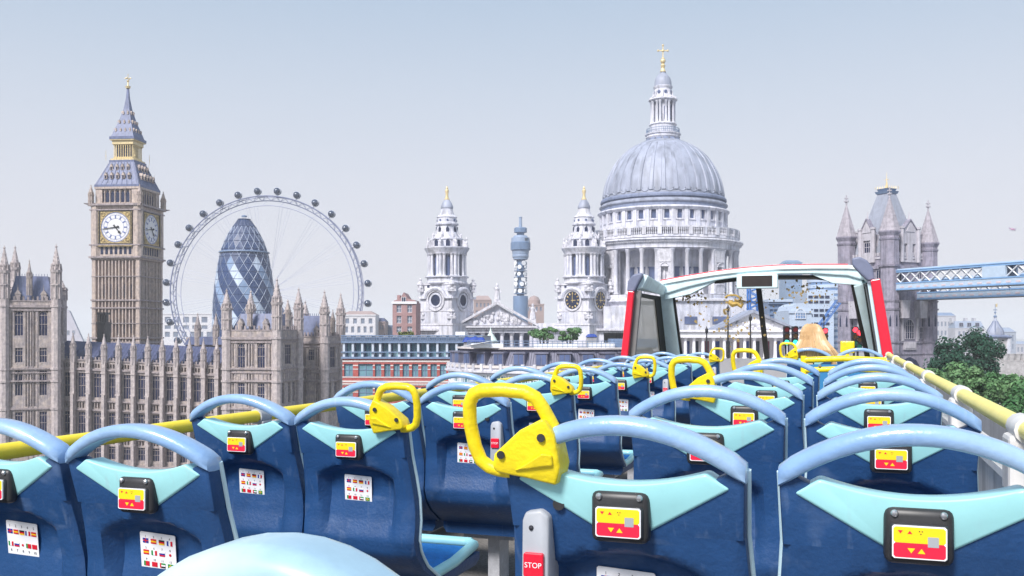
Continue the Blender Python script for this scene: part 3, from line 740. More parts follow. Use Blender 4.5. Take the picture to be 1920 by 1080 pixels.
for i in range(24):
    a = 2*pi*i/24; MB().box(-.05, .05, -.1, .1, Z(468.5), Z(456)).map(lambda x, y, z: ((18.7*k)*cos(a)-y*0+x*sin(a)*-1, (18.7*k)*sin(a)+x*cos(a), z)).build('glazing_bar', m_btp, bt)
dsh = MB().lathe([(.02, -.2), (.9, -.15), (1.05, .1), (1.0, .35), (.02, .35)], 12).map(lambda x, y, z: (x, -z, y)).mesh('dish_antenna', m_paint)
random.seed(4)
for v, n, s in ((501, 5, 1), (514, 6, .9), (524, 5, 1), (533, 6, 1.05), (546, 6, 1.05), (494, 4, 1.1)):
    for i in range(n):
        a = 2*pi*i/n+v*.3; link(dsh, 'dish_antenna', bt, (10.5*k*cos(a), 10.5*k*sin(a), Z(v)), (0, 0, a+pi/2), (s, s, s))
btt = text_mesh('BT', 7*k, m_black, 'lettering', .05)
def curve_on(x, y, z): a = -pi/2+(x+4.2*k)/(17.6*k); return ((17.7*k+z)*cos(a), (17.7*k+z)*sin(a), Z(450.2)+y)
for v_ in btt.vertices: v_.co = curve_on(v_.co.x+8*k, v_.co.y, v_.co.z)
link(btt, 'lettering', bt)
# ================================================================== domed cathedral
A = At(1243, 285); k = A.k; Z = A.Z
sp = thing('cathedral', 'white stone cathedral with a great ribbed lead dome, colonnaded drum and two clock towers', 'cathedral', A.loc)
def rev(p, nm, m, n=48, par=sp, smooth=True): return MB().lathe([(r*k, Z(v)) for r, v in p], n).build(nm, m, par, smooth=smooth, angle=30)
DOME = [(112, 376), (110.5, 362), (107.5, 348), (103, 335), (97, 322), (89, 308), (79, 295), (67, 284), (54, 275), (42, 269), (33, 265)]
MB().lathe([(r*k, Z(v)) for r, v in DOME], 96).build('dome', m_lead, sp, smooth=True, angle=40)
def drad(v):
    for (ra, a), (rb_, b) in zip(DOME, DOME[1:]):
        if b <= v <= a: return ra+(rb_-ra)*(a-v)/(a-b)
    return DOME[-1][0]
ribv = [371, 364, 356, 348, 340, 330, 320, 310, 300, 291, 283, 276]
rib = MB()
vs = []
for v in ribv:
    r = drad(v); wd = max(1.5, 4.3*r/110)*k; hgt = .30*(.35+.65*r/110)
    for x, d in ((-wd, -.05), (-wd*.7, hgt), (wd*.7, hgt), (wd, -.05)): vs.append((r*k+d, x, Z(v)+d*.25))
rib.add(vs, [(j*4+i, j*4+i+1, (j+1)*4+i+1, (j+1)*4+i) for j in range(len(ribv)-1) for i in range(3)]+[(0, 1, 2, 3)])
ribm = rib.mesh('dome_rib', m_lead, smooth=True, angle=40)
lob = MB().tube([(drad(368)*k+.05+.0*sin(t), 6.2*k*sin(t)*1.0, Z(368)-.9*cos(t)) for t in [-1.9+3.8*i/10 for i in range(11)]], .2, 5).mesh('rib_foot_roll', m_lead)
for i in range(32):
    a = 2*pi*i/32+.05; link(ribm, 'dome_rib', sp, None, (0, 0, a)); link(lob, 'rib_foot_roll', sp, None, (0, 0, a+pi/32))
rev([(112, 378), (115, 376), (117, 379), (117, 382), (113, 384)], 'dome_base_moulding', m_lead2); rev([(113, 384), (115.5, 386), (119, 389), (119, 391), (116, 393)], 'dome_base_moulding', m_lead)
rev([(116, 392.6), (116.5, 399)], 'dark_lead_band', m_lead2)
rev([(115, 398), (121, 400), (122.5, 402), (121, 404), (118, 406)], 'upper_cornice', m_white)
# drum with its ring of square windows
dr = MB(); n = 32; Rr = 116.5*k
dr.holed(0, 2*pi*Rr, Z(458), Z(404), [((i+.5)*2*pi*Rr/n-4.6*k, (i+.5)*2*pi*Rr/n+4.6*k, Z(422.5), Z(406.5)) for i in range(n)], 0, 1.0, dx=1.2)
dr.map(lambda x, y, z: ((Rr-y)*cos(x/Rr), (Rr-y)*sin(x/Rr), z)).build('upper_drum', m_white, sp)
dwin = MB().holed(-4.6*k-.15, 4.6*k+.15, -.15, 16*k+.1, [(-4.6*k+.03, 4.6*k-.03, .03, 16*k)], -.12, .1).box(-4.6*k-.35, 4.6*k+.35, -.25, .1, -.4, -.16).mesh('drum_window', m_white)
dpan = MB().box(-4.6*k, 4.6*k, .55, .6, 0, 16*k).box(-.06, .06, .45, .55, 0, 16*k).mesh('pane', m_wblue)
pil = MB().box(-.55, .55, -.3, .1, Z(441), Z(405)).mesh('pilaster', m_white)
for i in range(n):
    a = (i+.5)*2*pi/n; o = link(dwin, 'drum_window', sp, (Rr*cos(a), Rr*sin(a), Z(422.5)), (0, 0, a+pi/2)); link(dpan, 'pane', o)
    a = i*2*pi/n; link(pil, 'pilaster', sp, (Rr*cos(a), Rr*sin(a), 0), (0, 0, a+pi/2))
# stone gallery, balustrade, cornice and colonnade
rev([(116, 440), (118, 440), (118, 443), (116, 443)], 'string_moulding', m_white)
rev([(137, 457), (139.5, 457), (139.5, 452.5), (137, 452.5)], 'balustrade_plinth', m_white); rev([(137, 440.5), (140, 440.5), (140, 437.5), (137, 437.5)], 'balustrade_rail', m_white)
bal = MB().lathe([(.12, 0), (.22, .3), (.1, .9), (.2, 1.5), (.16, (452.5-440.5)*k)], 5).mesh('baluster', m_white)
ped = MB().box(-.6, .6, -.35, .35, 0, (453-440)*k).mesh('balustrade_pier', m_white)
nb = 0
for i in range(256):
    a = 2*pi*i/256; p = (138.5*k*cos(a), 138.5*k*sin(a), Z(452.5))
    if i % 8 == 0: link(ped, 'balustrade_pier', sp, p, (0, 0, a+pi/2))
    else: link(bal, 'baluster', sp, p)
rev([(137, 459.5), (146, 459), (147, 461.5), (145, 463), (143, 466), (140, 468), (139.5, 474), (140.5, 475), (138, 477), (131, 477), (103, 477), (103, 459)], 'main_cornice', m_white, 64)
dent = MB()
for i in range(200):
    a = 2*pi*i/200; t = MB().box(-.2, .2, -.3, .3, Z(466), Z(463.4)); dent.add([((142*k-p[1])*cos(a)-p[0]*sin(a), (142*k-p[1])*sin(a)+p[0]*cos(a), p[2]) for p in t.v], t.f)
tag(dent.build('dentil_course', m_white2, sp), kind='stuff')
rev([(104, 560), (104, 459)], 'inner_drum', m_white)
def colmesh(r, h, nm='column', mat=None):
    return MB().lathe([(r*1.45, 0), (r*1.45, h*.02), (r*1.15, h*.035), (r, h*.06), (r*.98, h*.35), (r*.86, h*.9), (r*1.0, h*.91), (r*1.25, h*.97), (r*1.4, h*.985), (r*1.4, h)], 12).mesh(nm, mat or m_white, smooth=True, angle=40)
ch = (556-477)*k; colm = colmesh(4.0*k, ch)
tallw = MB().box(-1.0, 1.0, -.1, .1, 0, 6.6).box(-1.2, 1.2, -.25, .0, 6.6, 7.0).mesh('inner_window', m_wblue); smallw = MB().box(-.9, .9, -.1, .1, 0, 2.0).mesh('inner_window', m_wblue)
nich = MB(); hw = 2*pi*134/64*k*.92
nich.holed(-hw, hw, 0, ch, [(-1.0, 1.0, ch*.30, ch*.60)], -1.2, 1.4); nich.box(-1.1, 1.1, .2, 1.2, ch*.28, ch*.62)
for q in (.2, .27, .7): nich.box(-hw*.8, hw*.8, -1.4, -1.2, ch*q, ch*q+.25)
nich.tube([(1.05*cos(t), -1.25, ch*.6+1.05*sin(t)) for t in [pi*i/8 for i in range(9)]], .2, 4); nich.lathe([(.3, ch*.3), (.5, ch*.42), (.25, ch*.52), (.2, ch*.58)], 6)
nichm = nich.mesh('niche_wall', m_white2)
for i in range(32):
    a = -pi/2+radians(-2.2)+2*pi*i/32
    link(colm, 'column', sp, (134*k*cos(a), 134*k*sin(a), Z(556)))
    am = a+pi/32
    if i % 4 == 3: link(nichm, 'niche_wall', sp, (130*k*cos(am), 130*k*sin(am), Z(556)), (0, 0, am+pi/2))
    else:
        link(tallw, 'inner_window', sp, (104.4*k*cos(am), 104.4*k*sin(am), Z(551)), (0, 0, am+pi/2)); 
rev([(139, 557), (143, 557), (143, 563), (148, 566), (150, 569), (147, 572), (143, 575), (143, 720), (100, 720), (100, 557)], 'stylobate', m_white, 64)
# lantern
rev([(33, 266), (38, 270), (41, 274), (34, 268)], 'scalloped_skirt', m_lead2, 24)
for i in range(16):
    a = 2*pi*i/16; link(cached('scl', lambda: MB().add([(30*k, -5*k, Z(262)), (30*k, 5*k, Z(262)), (38*k, 5.5*k, Z(270)), (40*k, 0, Z(273)), (38*k, -5.5*k, Z(270))], [(0, 1, 2, 3, 4)]).mesh('scallop', m_lead2)), 'scallop', sp, (0, 0, .12), (0, 0, a))
rev([(28, 268), (30, 262), (32, 259), (31, 256), (33.5, 254), (33.5, 252.5), (29, 252)], 'gallery_base', m_white, 32)
rl = MB()
for i in range(48):
    a = 2*pi*i/48; rl.bar((30.5*k*cos(a), 30.5*k*sin(a), Z(252.5)), (30.5*k*cos(a), 30.5*k*sin(a), Z(243)), .06)
for v in (243, 247.5): rl.tube([(30.5*k*cos(2*pi*i/32), 30.5*k*sin(2*pi*i/32), Z(v)) for i in range(32)], .07, 4, True)
tag(rl.build('gallery_railing', m_steel, sp), kind='stuff')
rev([(24, 253), (24, 237), (26, 235), (25, 233), (21, 233)], 'lantern_base', m_white, 24)
rev([(17.5, 234), (17.5, 190)], 'lantern_core', m_white, 16)
lcol = colmesh(2.4*k, (233-192)*k); lwin = MB().extr([(-.55, 0), (.55, 0), (.55, 3.6), (0, 4.3), (-.55, 3.6)], -.12, .1).mesh('lantern_window', m_wblue)
for i in range(16):
    a = 2*pi*(i+.5*(0 if i % 2 else .55))/16; link(lcol, 'lantern_column', sp, (21.5*k*cos(a), 21.5*k*sin(a), Z(233)))
for i in range(8):
    a = 2*pi*i/8+.16; link(lwin, 'lantern_window', sp, (17.6*k*cos(a), 17.6*k*sin(a), Z(226)), (0, 0, a+pi/2))
rev([(22, 192), (25, 191), (27, 189), (26.5, 187), (22, 186), (17, 185)], 'lantern_cornice', m_white, 24)
rev([(16.5, 186), (16, 168), (17.5, 166), (18, 163), (16, 162)], 'lantern_upper_stage', m_white, 24)
for i in range(8):
    a = 2*pi*i/8+.16; link(cached('occ', lambda: MB().extr([(.5*cos(2*pi*j/10), .5*sin(2*pi*j/10)) for j in range(10)], -.1, .1).mesh('round_window', m_wblue)), 'round_window', sp, (16.3*k*cos(a), 16.3*k*sin(a), Z(175)), (0, 0, a+pi/2))
    link(cached('sco', lambda: MB().extr([(0, 0), (1.6, 0), (1.2, .5), (.5, .8), (.3, 2.2), (0, 2.4)], -.3, .3).mesh('scroll_buttress', m_white2)), 'scroll_buttress', sp, (16*k*cos(a+.39), 16*k*sin(a+.39), Z(186)), (0, 0, a+.39))
rev([(16, 162), (15.8, 155), (13.5, 147), (9, 141), (5.5, 138), (6, 136), (3, 135)], 'lantern_dome', m_lead, 24)
gm = m_gold
rev([(4.5, 136), (5.5, 134), (3, 128), (4.6, 123), (2.5, 120), (3, 119)], 'gilded_pedestal', gm, 12)
MB().ball((0, 0, Z(114.5)), 5.0*k, 14, 9).build('gilded_ball', gm, sp, smooth=True)
cx_ = MB(); cx_.box(-.14, .14, -.14, .14, Z(110), Z(84)); cx_.box(-9*k, 9*k, -.12, .12, Z(95)-.15, Z(95)+.15)
for x, z in ((-9*k, Z(95)), (9*k, Z(95)), (0, Z(85))): cx_.ball((x, 0, z), .33, 8, 5)
cx_.ball((0, 0, Z(95)), .45, 8, 5); cx_.frus(6, .5, .2, Z(110), Z(107))
cx_.build('gilded_cross', gm, sp)
# body of the church under the drum
bd = MB(); X = A.X
bd.box(X(1120), X(1400), -20, 30, 0, Z(578)); bd.build('nave_wall', m_white, sp)
ro = MB().box(X(1236), X(1420), -23.2, -20, 0, Z(566)-.0); ro.build('transept_wall', m_white, sp)
MB().box(X(1234), X(1422), -24, -22, Z(569), Z(566)).build('transept_cornice', m_white2, sp)
for u, w_ in ((1268, 22), (1320, 30), (1362, 22)):
    o = MB().box(-w_*k/2, w_*k/2, -.1, .2, 0, 13*k).build('roof_window', m_wblue, sp); o.location = (X(u), -23.3, Z(609))
# ------------------------------------------------------------------ west front: two bell towers and a pediment
def west(uc, clock, nm):
    T = At(uc, 270); k = T.k; Z = T.Z; ox, oy = T.loc[0]-A.loc[0], T.loc[1]-A.loc[1]; rz = T.rot(35)
    w = T.w(71); h = w/2
    base = MB(); base.sq(w, w, 0, Z(546)); base.sq(w*.9, w*.9, Z(546), Z(532)); base.sq(w+1.4, w+1.4, 0, Z(607))
    tw = base.build('bell_tower', m_white, sp); tw.location = (ox, oy, 0); tw.rotation_euler = (0, 0, rz)
    def put(me, n_, x, y, z, a=0): return link(me, n_, tw, (x, y, z), (0, 0, a))
    def rv(p, n_, m, n=24): return MB().lathe([(r*k, Z(v)) for r, v in p], n).build(n_, m, tw, smooth=True, angle=30)
    for v, d, hh in ((607, .9, .5), (583, .12, .25), (532, -.3, .5)): MB().sq(w+2*d, w+2*d, Z(v)-hh, Z(v)).build('cornice', m_white2, tw)
    def ring(r0, r1, y0, y1, nm_, mat):
        n = 32; mb = MB(); vs = []
        for y in (y0, y1): vs += [(r*cos(2*pi*i/n), y, r*sin(2*pi*i/n)) for r in (r0, r1) for i in range(n)]
        fs = []
        for i in range(n):
            j = (i+1) % n; fs += [(i, j, n+j, n+i), (i, 2*n+i, 2*n+j, j), (n+i, n+j, 3*n+j, 3*n+i)]
        return mb.add(vs, fs).mesh(nm_, mat)
    for a in (0, pi/2, pi, 1.5*pi):
        def P(x, y, z): return (cos(a)*x-sin(a)*y, sin(a)*x+cos(a)*y, z)
        zc = Z(564)
        put(cached(('wr', w), lambda: ring(16.5*k, 20*k, -.35, .1, 'round_surround', m_white2)), 'round_surround', *P(0, -h, zc), a)
        hd = cached(('hood', w), lambda: MB().tube([(23*k*cos(t), -.3, 22*k*sin(t)) for t in [radians(12)+radians(156)*i/14 for i in range(15)]], .55, 6).mesh('arched_hood', m_white))
        put(hd, 'arched_hood', *P(0, -h, zc), a)
        for s in (-1, 1): put(cached(('hs', w), lambda: MB().box(-9*k, 9*k, -.7, .1, 0, .6).mesh('hood_shoulder', m_white)), 'hood_shoulder', *P(s*(h-6*k), -h, zc+3*k), a)
        # swelling of the wall under the hood
        put(cached(('tym', w), lambda: MB().extr([(22*k*cos(pi*i/16), 21*k*sin(pi*i/16)) for i in range(17)], -.02, 2.5).mesh('hood_panel', m_white)), 'hood_panel', *P(0, -h+.02, zc), a)
        if clock:
            f = put(cached('cf', lambda: MB().extr([(16.5*k*cos(2*pi*i/36), 16.5*k*sin(2*pi*i/36)) for i in range(36)], -.2, -.05).mesh('clock_face', M('dial_dark_blue', (.012, .02, .055), .4, var=.2))), 'clock_face', *P(0, -h, zc), a)
            def nums():
                mb = MB()
                for i in range(12):
                    t = pi/2-2*pi*i/12; c, s_ = cos(t), sin(t)
                    for o_ in (-.11, .11):
                        p = (11*k*c-o_*s_, -.24, 11*k*s_+o_*c); q = (14.6*k*c-o_*s_, -.24, 14.6*k*s_+o_*c); mb.bar(p, q, .075, 4)
                mb.extr([(-.07, -.6), (.07, -.6), (.05, 11*k), (0, 13*k), (-.05, 11*k)], -.36, -.3)
                mb.extr([(-.5, .08), (-.5, -.08), (6*k, -.08), (8*k, 0), (6*k, .08)], -.3, -.25)
                return mb.mesh('gilt_numerals_and_hands', M('gilt_numeral', (.80, .60, .25), .4, metal=.3))
            put(cached('nm', nums), 'gilt_numerals_and_hands', *P(0, -h, zc), a)
        else:
            put(cached('ocu', lambda: MB().extr([(10.5*k*cos(2*pi*i/24), 10.5*k*1.1*sin(2*pi*i/24)) for i in range(24)], -.1, .05).mesh('round_opening', m_wdark)), 'round_opening', *P(0, -h, zc), a)
            put(cached('ocr', lambda: ring(10.5*k, 13.5*k, -.25, .05, 'opening_rim', m_white)), 'opening_rim', *P(0, -h, zc), a)
        put(cached('sw', lambda: MB().box(-.35, .35, -.1, .1, 0, .9).mesh('slit_window', m_wdark)), 'slit_window', *P(-h*.55, -h*.9-.05, Z(540)), a)
        # carved urn groups on the shoulders and at the foot
        for x, v, s in ((h, 532, 1.2), (h*.9, 596, 1.0)):
            put(cached('urn', lambda: MB().lathe([(.6, 0), (.9, .3), (.4, .8), (1.0, 1.7), (.7, 2.4), (.3, 2.7), (.45, 3.2), (.02, 3.6)], 8).box(-1.1, 1.1, -.7, .7, -.3, .4).ball((.7, 0, .9), .6, 6, 4).ball((-.7, 0, .9), .6, 6, 4).mesh('carved_urn', m_white2)), 'carved_urn', *P(x, -x, Z(v) if v > 560 else Z(546)), a+pi/4)
    rv([(38, 533), (39, 531), (37.5, 529), (37.5, 522), (41, 521), (41, 519), (36, 519)], 'belfry_base', m_white)
    rv([(27, 520), (27, 476)], 'belfry_core', m_white, 16)
    cm_ = colmesh(3.0*k, (519-477)*k, 'belfry_column')
    op = MB().extr([(-3.6*k, 0), (3.6*k, 0), (3.6*k, 32*k), (2.5*k, 36*k), (0, 38*k), (-2.5*k, 36*k), (-3.6*k, 32*k)], -.3, .3).mesh('belfry_opening', m_wblue)
    for i in range(8):
        a = -pi/2-rz+radians(7)+2*pi*i/8; put(op, 'belfry_opening', 27.2*k*cos(a), 27.2*k*sin(a), Z(518), a+pi/2)
        for d in (-.21, .21): 
            b_ = a+d; put(cm_, 'belfry_column', 34*k*cos(b_), 34*k*sin(b_), Z(519))
        b_ = a+pi/8; put(cm_, 'belfry_column', 35.5*k*cos(b_), 35.5*k*sin(b_), Z(519))
        put(cached('rad', lambda: MB().box(-7*k, 4*k, -.35, .35, Z(519), Z(477)).mesh('radial_wall', m_white)), 'radial_wall', 31*k*cos(b_), 31*k*sin(b_), 0, b_)
    rv([(36, 478), (37.5, 475), (40, 471), (42.5, 467), (42.5, 465), (39, 464.5), (30, 464)], 'belfry_cornice', m_white)
    rv([(29, 465), (29, 452), (31, 450.5), (31, 448.5), (27, 447), (22, 440), (19.5, 432), (19, 424), (22, 422.5), (22, 420), (20, 419)], 'scrolled_stage', m_white)
    o2 = MB().extr([(-.55, 0), (.55, 0), (.55, 1.4), (0, 2.0), (-.55, 1.4)], -.15, .3).mesh('arched_opening', m_wdark)
    for i in range(8):
        a = -pi/2-rz+radians(7)+2*pi*i/8; put(o2, 'arched_opening', 29.2*k*cos(a), 29.2*k*sin(a), Z(463.5), a+pi/2)
        b_ = a+pi/8; put(cached('scw', lambda: MB().extr([(0, 0), (1.9, 0), (1.9, .6), (1.2, .9), (1.4, 1.5), (.6, 2.0), (0, 2.2)], -.35, .35).lathe([(.3, .6), (.42, 1.3), (.16, 1.8), (.3, 2.3), (.02, 2.9)], 6, 1.5).mesh('scroll_urn', m_white2)), 'scroll_urn', 28.5*k*cos(b_), 28.5*k*sin(b_), Z(464.5), b_)
        put(cached('scw2', lambda: MB().extr([(0, 0), (1.4, 0), (1.0, .5), (.5, 1.2), (0, 2.6)], -.25, .25).lathe([(.2, .2), (.32, .8), (.1, 1.2), (.02, 1.9)], 6, 1.2).mesh('scroll_urn', m_white2)), 'scroll_urn', 20*k*cos(b_), 20*k*sin(b_), Z(447), b_)
        put(cached('o3', lambda: MB().extr([(-.42, 0), (.42, 0), (.42, 1.7), (0, 2.3), (-.42, 1.7)], -.15, .5).mesh('arched_opening', m_wdark)), 'arched_opening', 19.7*k*cos(a), 19.7*k*sin(a), Z(441), a+pi/2)
        put(cached('o4', lambda: MB().extr([(.3*cos(2*pi*j/8), .3*sin(2*pi*j/8)) for j in range(8)], -.12, .2).mesh('round_window', m_wblue)), 'round_window', 18.4*k*cos(a), 18.4*k*sin(a), Z(414), a+pi/2)
    rv([(20, 420), (18, 417), (18, 409), (19.5, 408), (17.5, 405.5), (14, 403), (11.5, 397), (10.8, 392)], 'upper_stage', m_white)
    rv([(10.8, 392), (11.8, 390.5), (11.8, 388), (10.2, 384), (8, 379), (5.2, 375.5), (4, 374)], 'cupola', m_lead)
    rv([(4.8, 375), (5, 373), (3.2, 371), (2.4, 364), (3.6, 360), (3.6, 357), (1.8, 354), (2.4, 353), (.4, 349)], 'gilded_pineapple', m_gold, 12)
west(838, False, 'l'); west(1095, True, 'r')
T = At(932, 268); kk = T.k; ox, oy = T.loc[0]-A.loc[0], T.loc[1]-A.loc[1]
def lx(u): return (u-932)*kk+ox
def b2(m, nm, mat): m.map(lambda x, y, z: (x, y+oy, z)); return m.build(nm, mat, sp)
b2(MB().extr([(lx(866), T.Z(610)), (lx(998), T.Z(610)), (lx(932), T.Z(571))], .3, 12), 'tympanum', m_white)
for s in (-1, 1):
    b2(MB().extr([(lx(932), T.Z(564.5)), (lx(932), T.Z(570)), (lx(932+s*76), T.Z(612)), (lx(932+s*76), T.Z(607.5))], -1.2, 2), 'raking_cornice', m_white2)
b2(MB().box(lx(856), lx(1008), -1.0, 3, T.Z(614.5), T.Z(611)), 'pediment_cornice', m_white2); b2(MB().box(lx(860), lx(1004), .1, 3, T.Z(624), T.Z(614.6)), 'frieze', m_white)
dn = MB()
for i in range(46): x = lx(858)+(lx(1006)-lx(858))*i/46; dn.box(x, x+.28, -.6, .1, T.Z(618), T.Z(614.8))
tag(b2(dn, 'dentil_course', m_white2), kind='stuff')
rs_ = MB(); random.seed(3)
for i in range(46):
    t = random.uniform(-1, 1); u = 932+t*46; hmax = 34*(1-abs(t)*.78); r = random.uniform(.35, .75)
    rs_.ball((lx(u), .25, T.Z(608-random.uniform(2, max(3, hmax*.75)))), r, 6, 4, random.uniform(.8, 1.7))
tag(b2(rs_, 'carved_relief', m_white2), kind='stuff')
for i in range(8):
    o = link(colmesh(4.2*kk, 60*kk, 'portico_column'), 'portico_column', sp, (lx(868+i*18.3), oy+1.2, T.Z(624)-60*kk))
b2(MB().box(lx(856), lx(1008), 4, 5, 0, T.Z(624)), 'portico_back_wall', m_wblue)  # stone wall coloured dark to stand for shade behind the columns
b2(MB().box(lx(1000), lx(1060), 1, 16, 0, T.Z(606)), 'front_wall', m_white)
stt = MB().box(-.9, .9, -.7, .7, -1.2, 0).lathe([(.95, 0), (.8, 1.2), (.55, 2.4), (.7, 3.1), (.3, 3.6), (.38, 3.9), (.36, 4.3), (.05, 4.6)], 8).bar((.5, 0, 3), (1.1, -.1, 2.0), .22, 5).bar((-.5, 0, 3), (-1.0, -.2, 3.5), .2, 5).mesh('roof_statue', m_white2)
for u, v, s in ((932, 562, 1), (999, 598, .95), (864, 604, .7)): link(stt, 'roof_statue', sp, (lx(u), oy+.6, T.Z(v)), None, (s, s, s))
for a_, b_ in ((768, 858), (1006, 1175)):
    b2(MB().box(lx(a_), lx(b_), -3, 20, 0, T.Z(618)), 'podium_wall', m_white); b2(MB().box(lx(a_)-.4, lx(b_)+.4, -4, -2.9, T.Z(620), T.Z(616)), 'podium_cornice', m_white2)
dn = MB()
for i in range(110):
    x = lx(766)+(lx(1176)-lx(766))*i/110
    if not lx(856) < x < lx(1006): dn.box(x, x+.3, -3.5, -3, T.Z(624), T.Z(620.2))
tag(b2(dn, 'dentil_course', m_white2), kind='stuff')
# ================================================================== bridge tower with high walkways
A = At(1668, 193); k = A.k; Z = A.Z; t_ = (1668-960)/F
rz = A.rot(41); w = A.w(113); h = w/2
near = Vector((sin(-rz)*0, 0, 0))
c0 = Matrix.Rotation(rz, 4, 'Z') @ Vector((h, -h, 0))      # near corner seen from the axis
tb = thing('bridge_tower', 'lilac grey gothic bridge tower with four cone topped turrets and pale blue high walkways', 'bridge', (A.loc[0]-c0.x, A.loc[1]-c0.y, 0), rz)
body = MB(); ww = A.w(12)
opsf = [(-1.0-2.2, -1.0+1.9, Z(530), Z(505))]
body.sq(w, w, 0, Z(478)); body.build('tower_wall', m_tb, tb)
for v, d, hh in ((497, .45, .6), (503, .2, .3), (563, .15, .3), (578, .2, .35), (640, .25, .4), (662, .2, .3), (480, .15, .4)):
    MB().sq(w+2*d, w+2*d, Z(v)-hh, Z(v)).build('string_course', m_tb2 if v == 480 else m_tb, tb)
rt = 17.3*k
for i, (sx, sy) in enumerate(((-1, -1), (1, -1), (1, 1), (-1, 1))):
    x, y = sx*h, sy*h; dv = (0, -2, 16, 6)[i]; zt = Z(440+dv)
    mb = MB(); mb.frus(8, rt*1.0, rt, 0, zt, x, y, pi/8)
    tu = mb.build('turret', m_tb if False else m_tb2 if False else m_tb, tb)
    for v, d in ((497, .35), (563, .12), (578, .18), (640, .2), (662, .2), (449+dv, .12)):
        MB().frus(8, rt+d, rt+d+.12, Z(v)-.35, Z(v), x, y, pi/8).build('turret_band', m_tb, tu)
    MB().frus(8, rt, rt*1.22, zt-.5, zt+.25, x, y, pi/8).frus(8, rt*1.22, rt*1.22, zt+.25, zt+.5, x, y, pi/8).build('turret_cornice', m_tb, tu)
    cone = MB(); n = 8; zz = zt+.5; H = 66*k
    for j in range(9):
        r0, r1 = rt*1.15*(1-j/9.3), rt*1.15*(1-(j+1)/9.3); cone.frus(8, r0+.05, r1+.02, zz+H*j/9.3, zz+H*(j+1)/9.3, x, y, pi/8)
    cone.build('cone_roof', M('stone_shingle', (.36, .33, .37), .8, var=.25, vs=1.5, streak=.3, bump=.6, bs=4), tb)
    fi = MB(); zz += H*.97; fi.frus(6, .22, .16, zz, zz+.9, x, y); fi.frus(6, .45, .5, zz+.5, zz+.8, x, y); fi.box(x-.09, x+.09, y-.09, y+.09, zz+.8, zz+2.0); fi.box(x-.5, x+.5, y-.09, y+.09, zz+1.2, zz+1.4); fi.box(x-.09, x+.09, y-.5, y+.5, zz+1.2, zz+1.4)
    fi.build('turret_finial', m_tb2, tb)
    for a in range(8):
        th = pi/4*a; link(cached('lan', lambda: MB().extr([(-.17, 0), (.17, 0), (.17, 1.5), (0, 2.4), (-.17, 1.5)], -.06, .1).mesh('turret_lancet', m_wdark)), 'turret_lancet', tu, (x+rt*.925*cos(th), y+rt*.925*sin(th), Z(612)), (0, 0, th+pi/2))
# steep main roof with iron cresting
rm = MB(); rm.sq(w*.86, w*.22, Z(478), Z(352)); rm.build('roof', m_tbroof, tb)
MB().sq(w*.26, w*.30, Z(354), Z(349)).sq(w*.20, w*.25, Z(349), Z(344)).build('roof_platform', m_steel, tb)
crs = MB(); q = w*.14
for s in (-1, 1):
    for i in range(6): 
        a = -q+2*q*i/5; crs.frus(4, .1, .02, Z(344), Z(338), a, s*q); crs.frus(4, .1, .02, Z(344), Z(338), s*q, a)
crs.frus(6, .35, .15, Z(344), Z(330)); crs.frus(4, .12, .02, Z(330), Z(310)); crs.box(-.5, .5, -.06, .06, Z(326), Z(325))
crs.build('gilded_cresting', m_gold, tb)
def gable(a, v0, vt, w_, win):
    def P(mb): return mb.map(lambda x, y, z: (cos(a)*x-sin(a)*y, sin(a)*x+cos(a)*y, z))
    y = -h-.25; zz0, zs, zt = Z(v0), Z(v0-55), Z(vt)
    gb = MB(); gb.holed(-w_/2, w_/2, zz0, zs, [(b-c/2, b+c/2, d, e_) for b, c, d, e_ in win], y, y+.8); gb.extr([(-w_/2, zs), (w_/2, zs), (.3, zt), (-.3, zt)], y, y+.8); gb.box(-w_/2+.3, w_/2-.3, y+1.6, y+3.5, zz0, zs)
    P(gb).build('gable', m_tb2, tb)
    for s in (-1, 1):
        g2 = MB(); g2.frus(8, .45, .45, zz0, zs+1.2, s*w_/2, y, pi/8); g2.frus(8, .6, .6, zs+.9, zs+1.3, s*w_/2, y, pi/8); P(g2).build('gable_shaft', m_tb2, tb)
        P(MB().extr([(s*w_/2, zs+.2), (s*(w_/2+.3), zs), (s*.1, zt+.35), (0, zt+.1)], y-.2, y+.9)).build('gable_coping', m_tb, tb)
    P(MB().frus(4, .3, .05, zt, zt+1.8, 0, y+.3)).build('gable_finial', m_tb2, tb)
    for b, c, d, e_ in win:
        p = (cos(a)*b-sin(a)*(y+.3), sin(a)*b+cos(a)*(y+.3)); window(tb, p[0], d, c, e_-d, y=p[1], rz=a, style='gothic', frame=m_tb2, arch=True)
    P(MB().extr([(-1.2, zs+.3), (1.2, zs+.3), (0, zs+2.2)], y-.12, y)).build('gable_panel', m_tb2, tb)
for a in (0, pi): gable(a, 490, 408, A.w(34), [(0, A.w(18), Z(471), Z(447))])
for a in (pi/2, -pi/2): gable(a, 490, 411, A.w(48), [(-A.w(12), A.w(9), Z(486), Z(455)), (A.w(12), A.w(9), Z(486), Z(455))])
pp = MB()
for a in (0, pi/2, pi, 1.5*pi):
    for i in range(14):
        x = -h+w*(i+.2)/14; t = MB().box(x, x+.5, -h-.1, -h+.25, Z(478), Z(472)); pp.add([(cos(a)*p[0]-sin(a)*p[1], sin(a)*p[0]+cos(a)*p[1], p[2]) for p in t.v], t.f)
tag(pp.build('battlements', m_tb2, tb), kind='stuff')
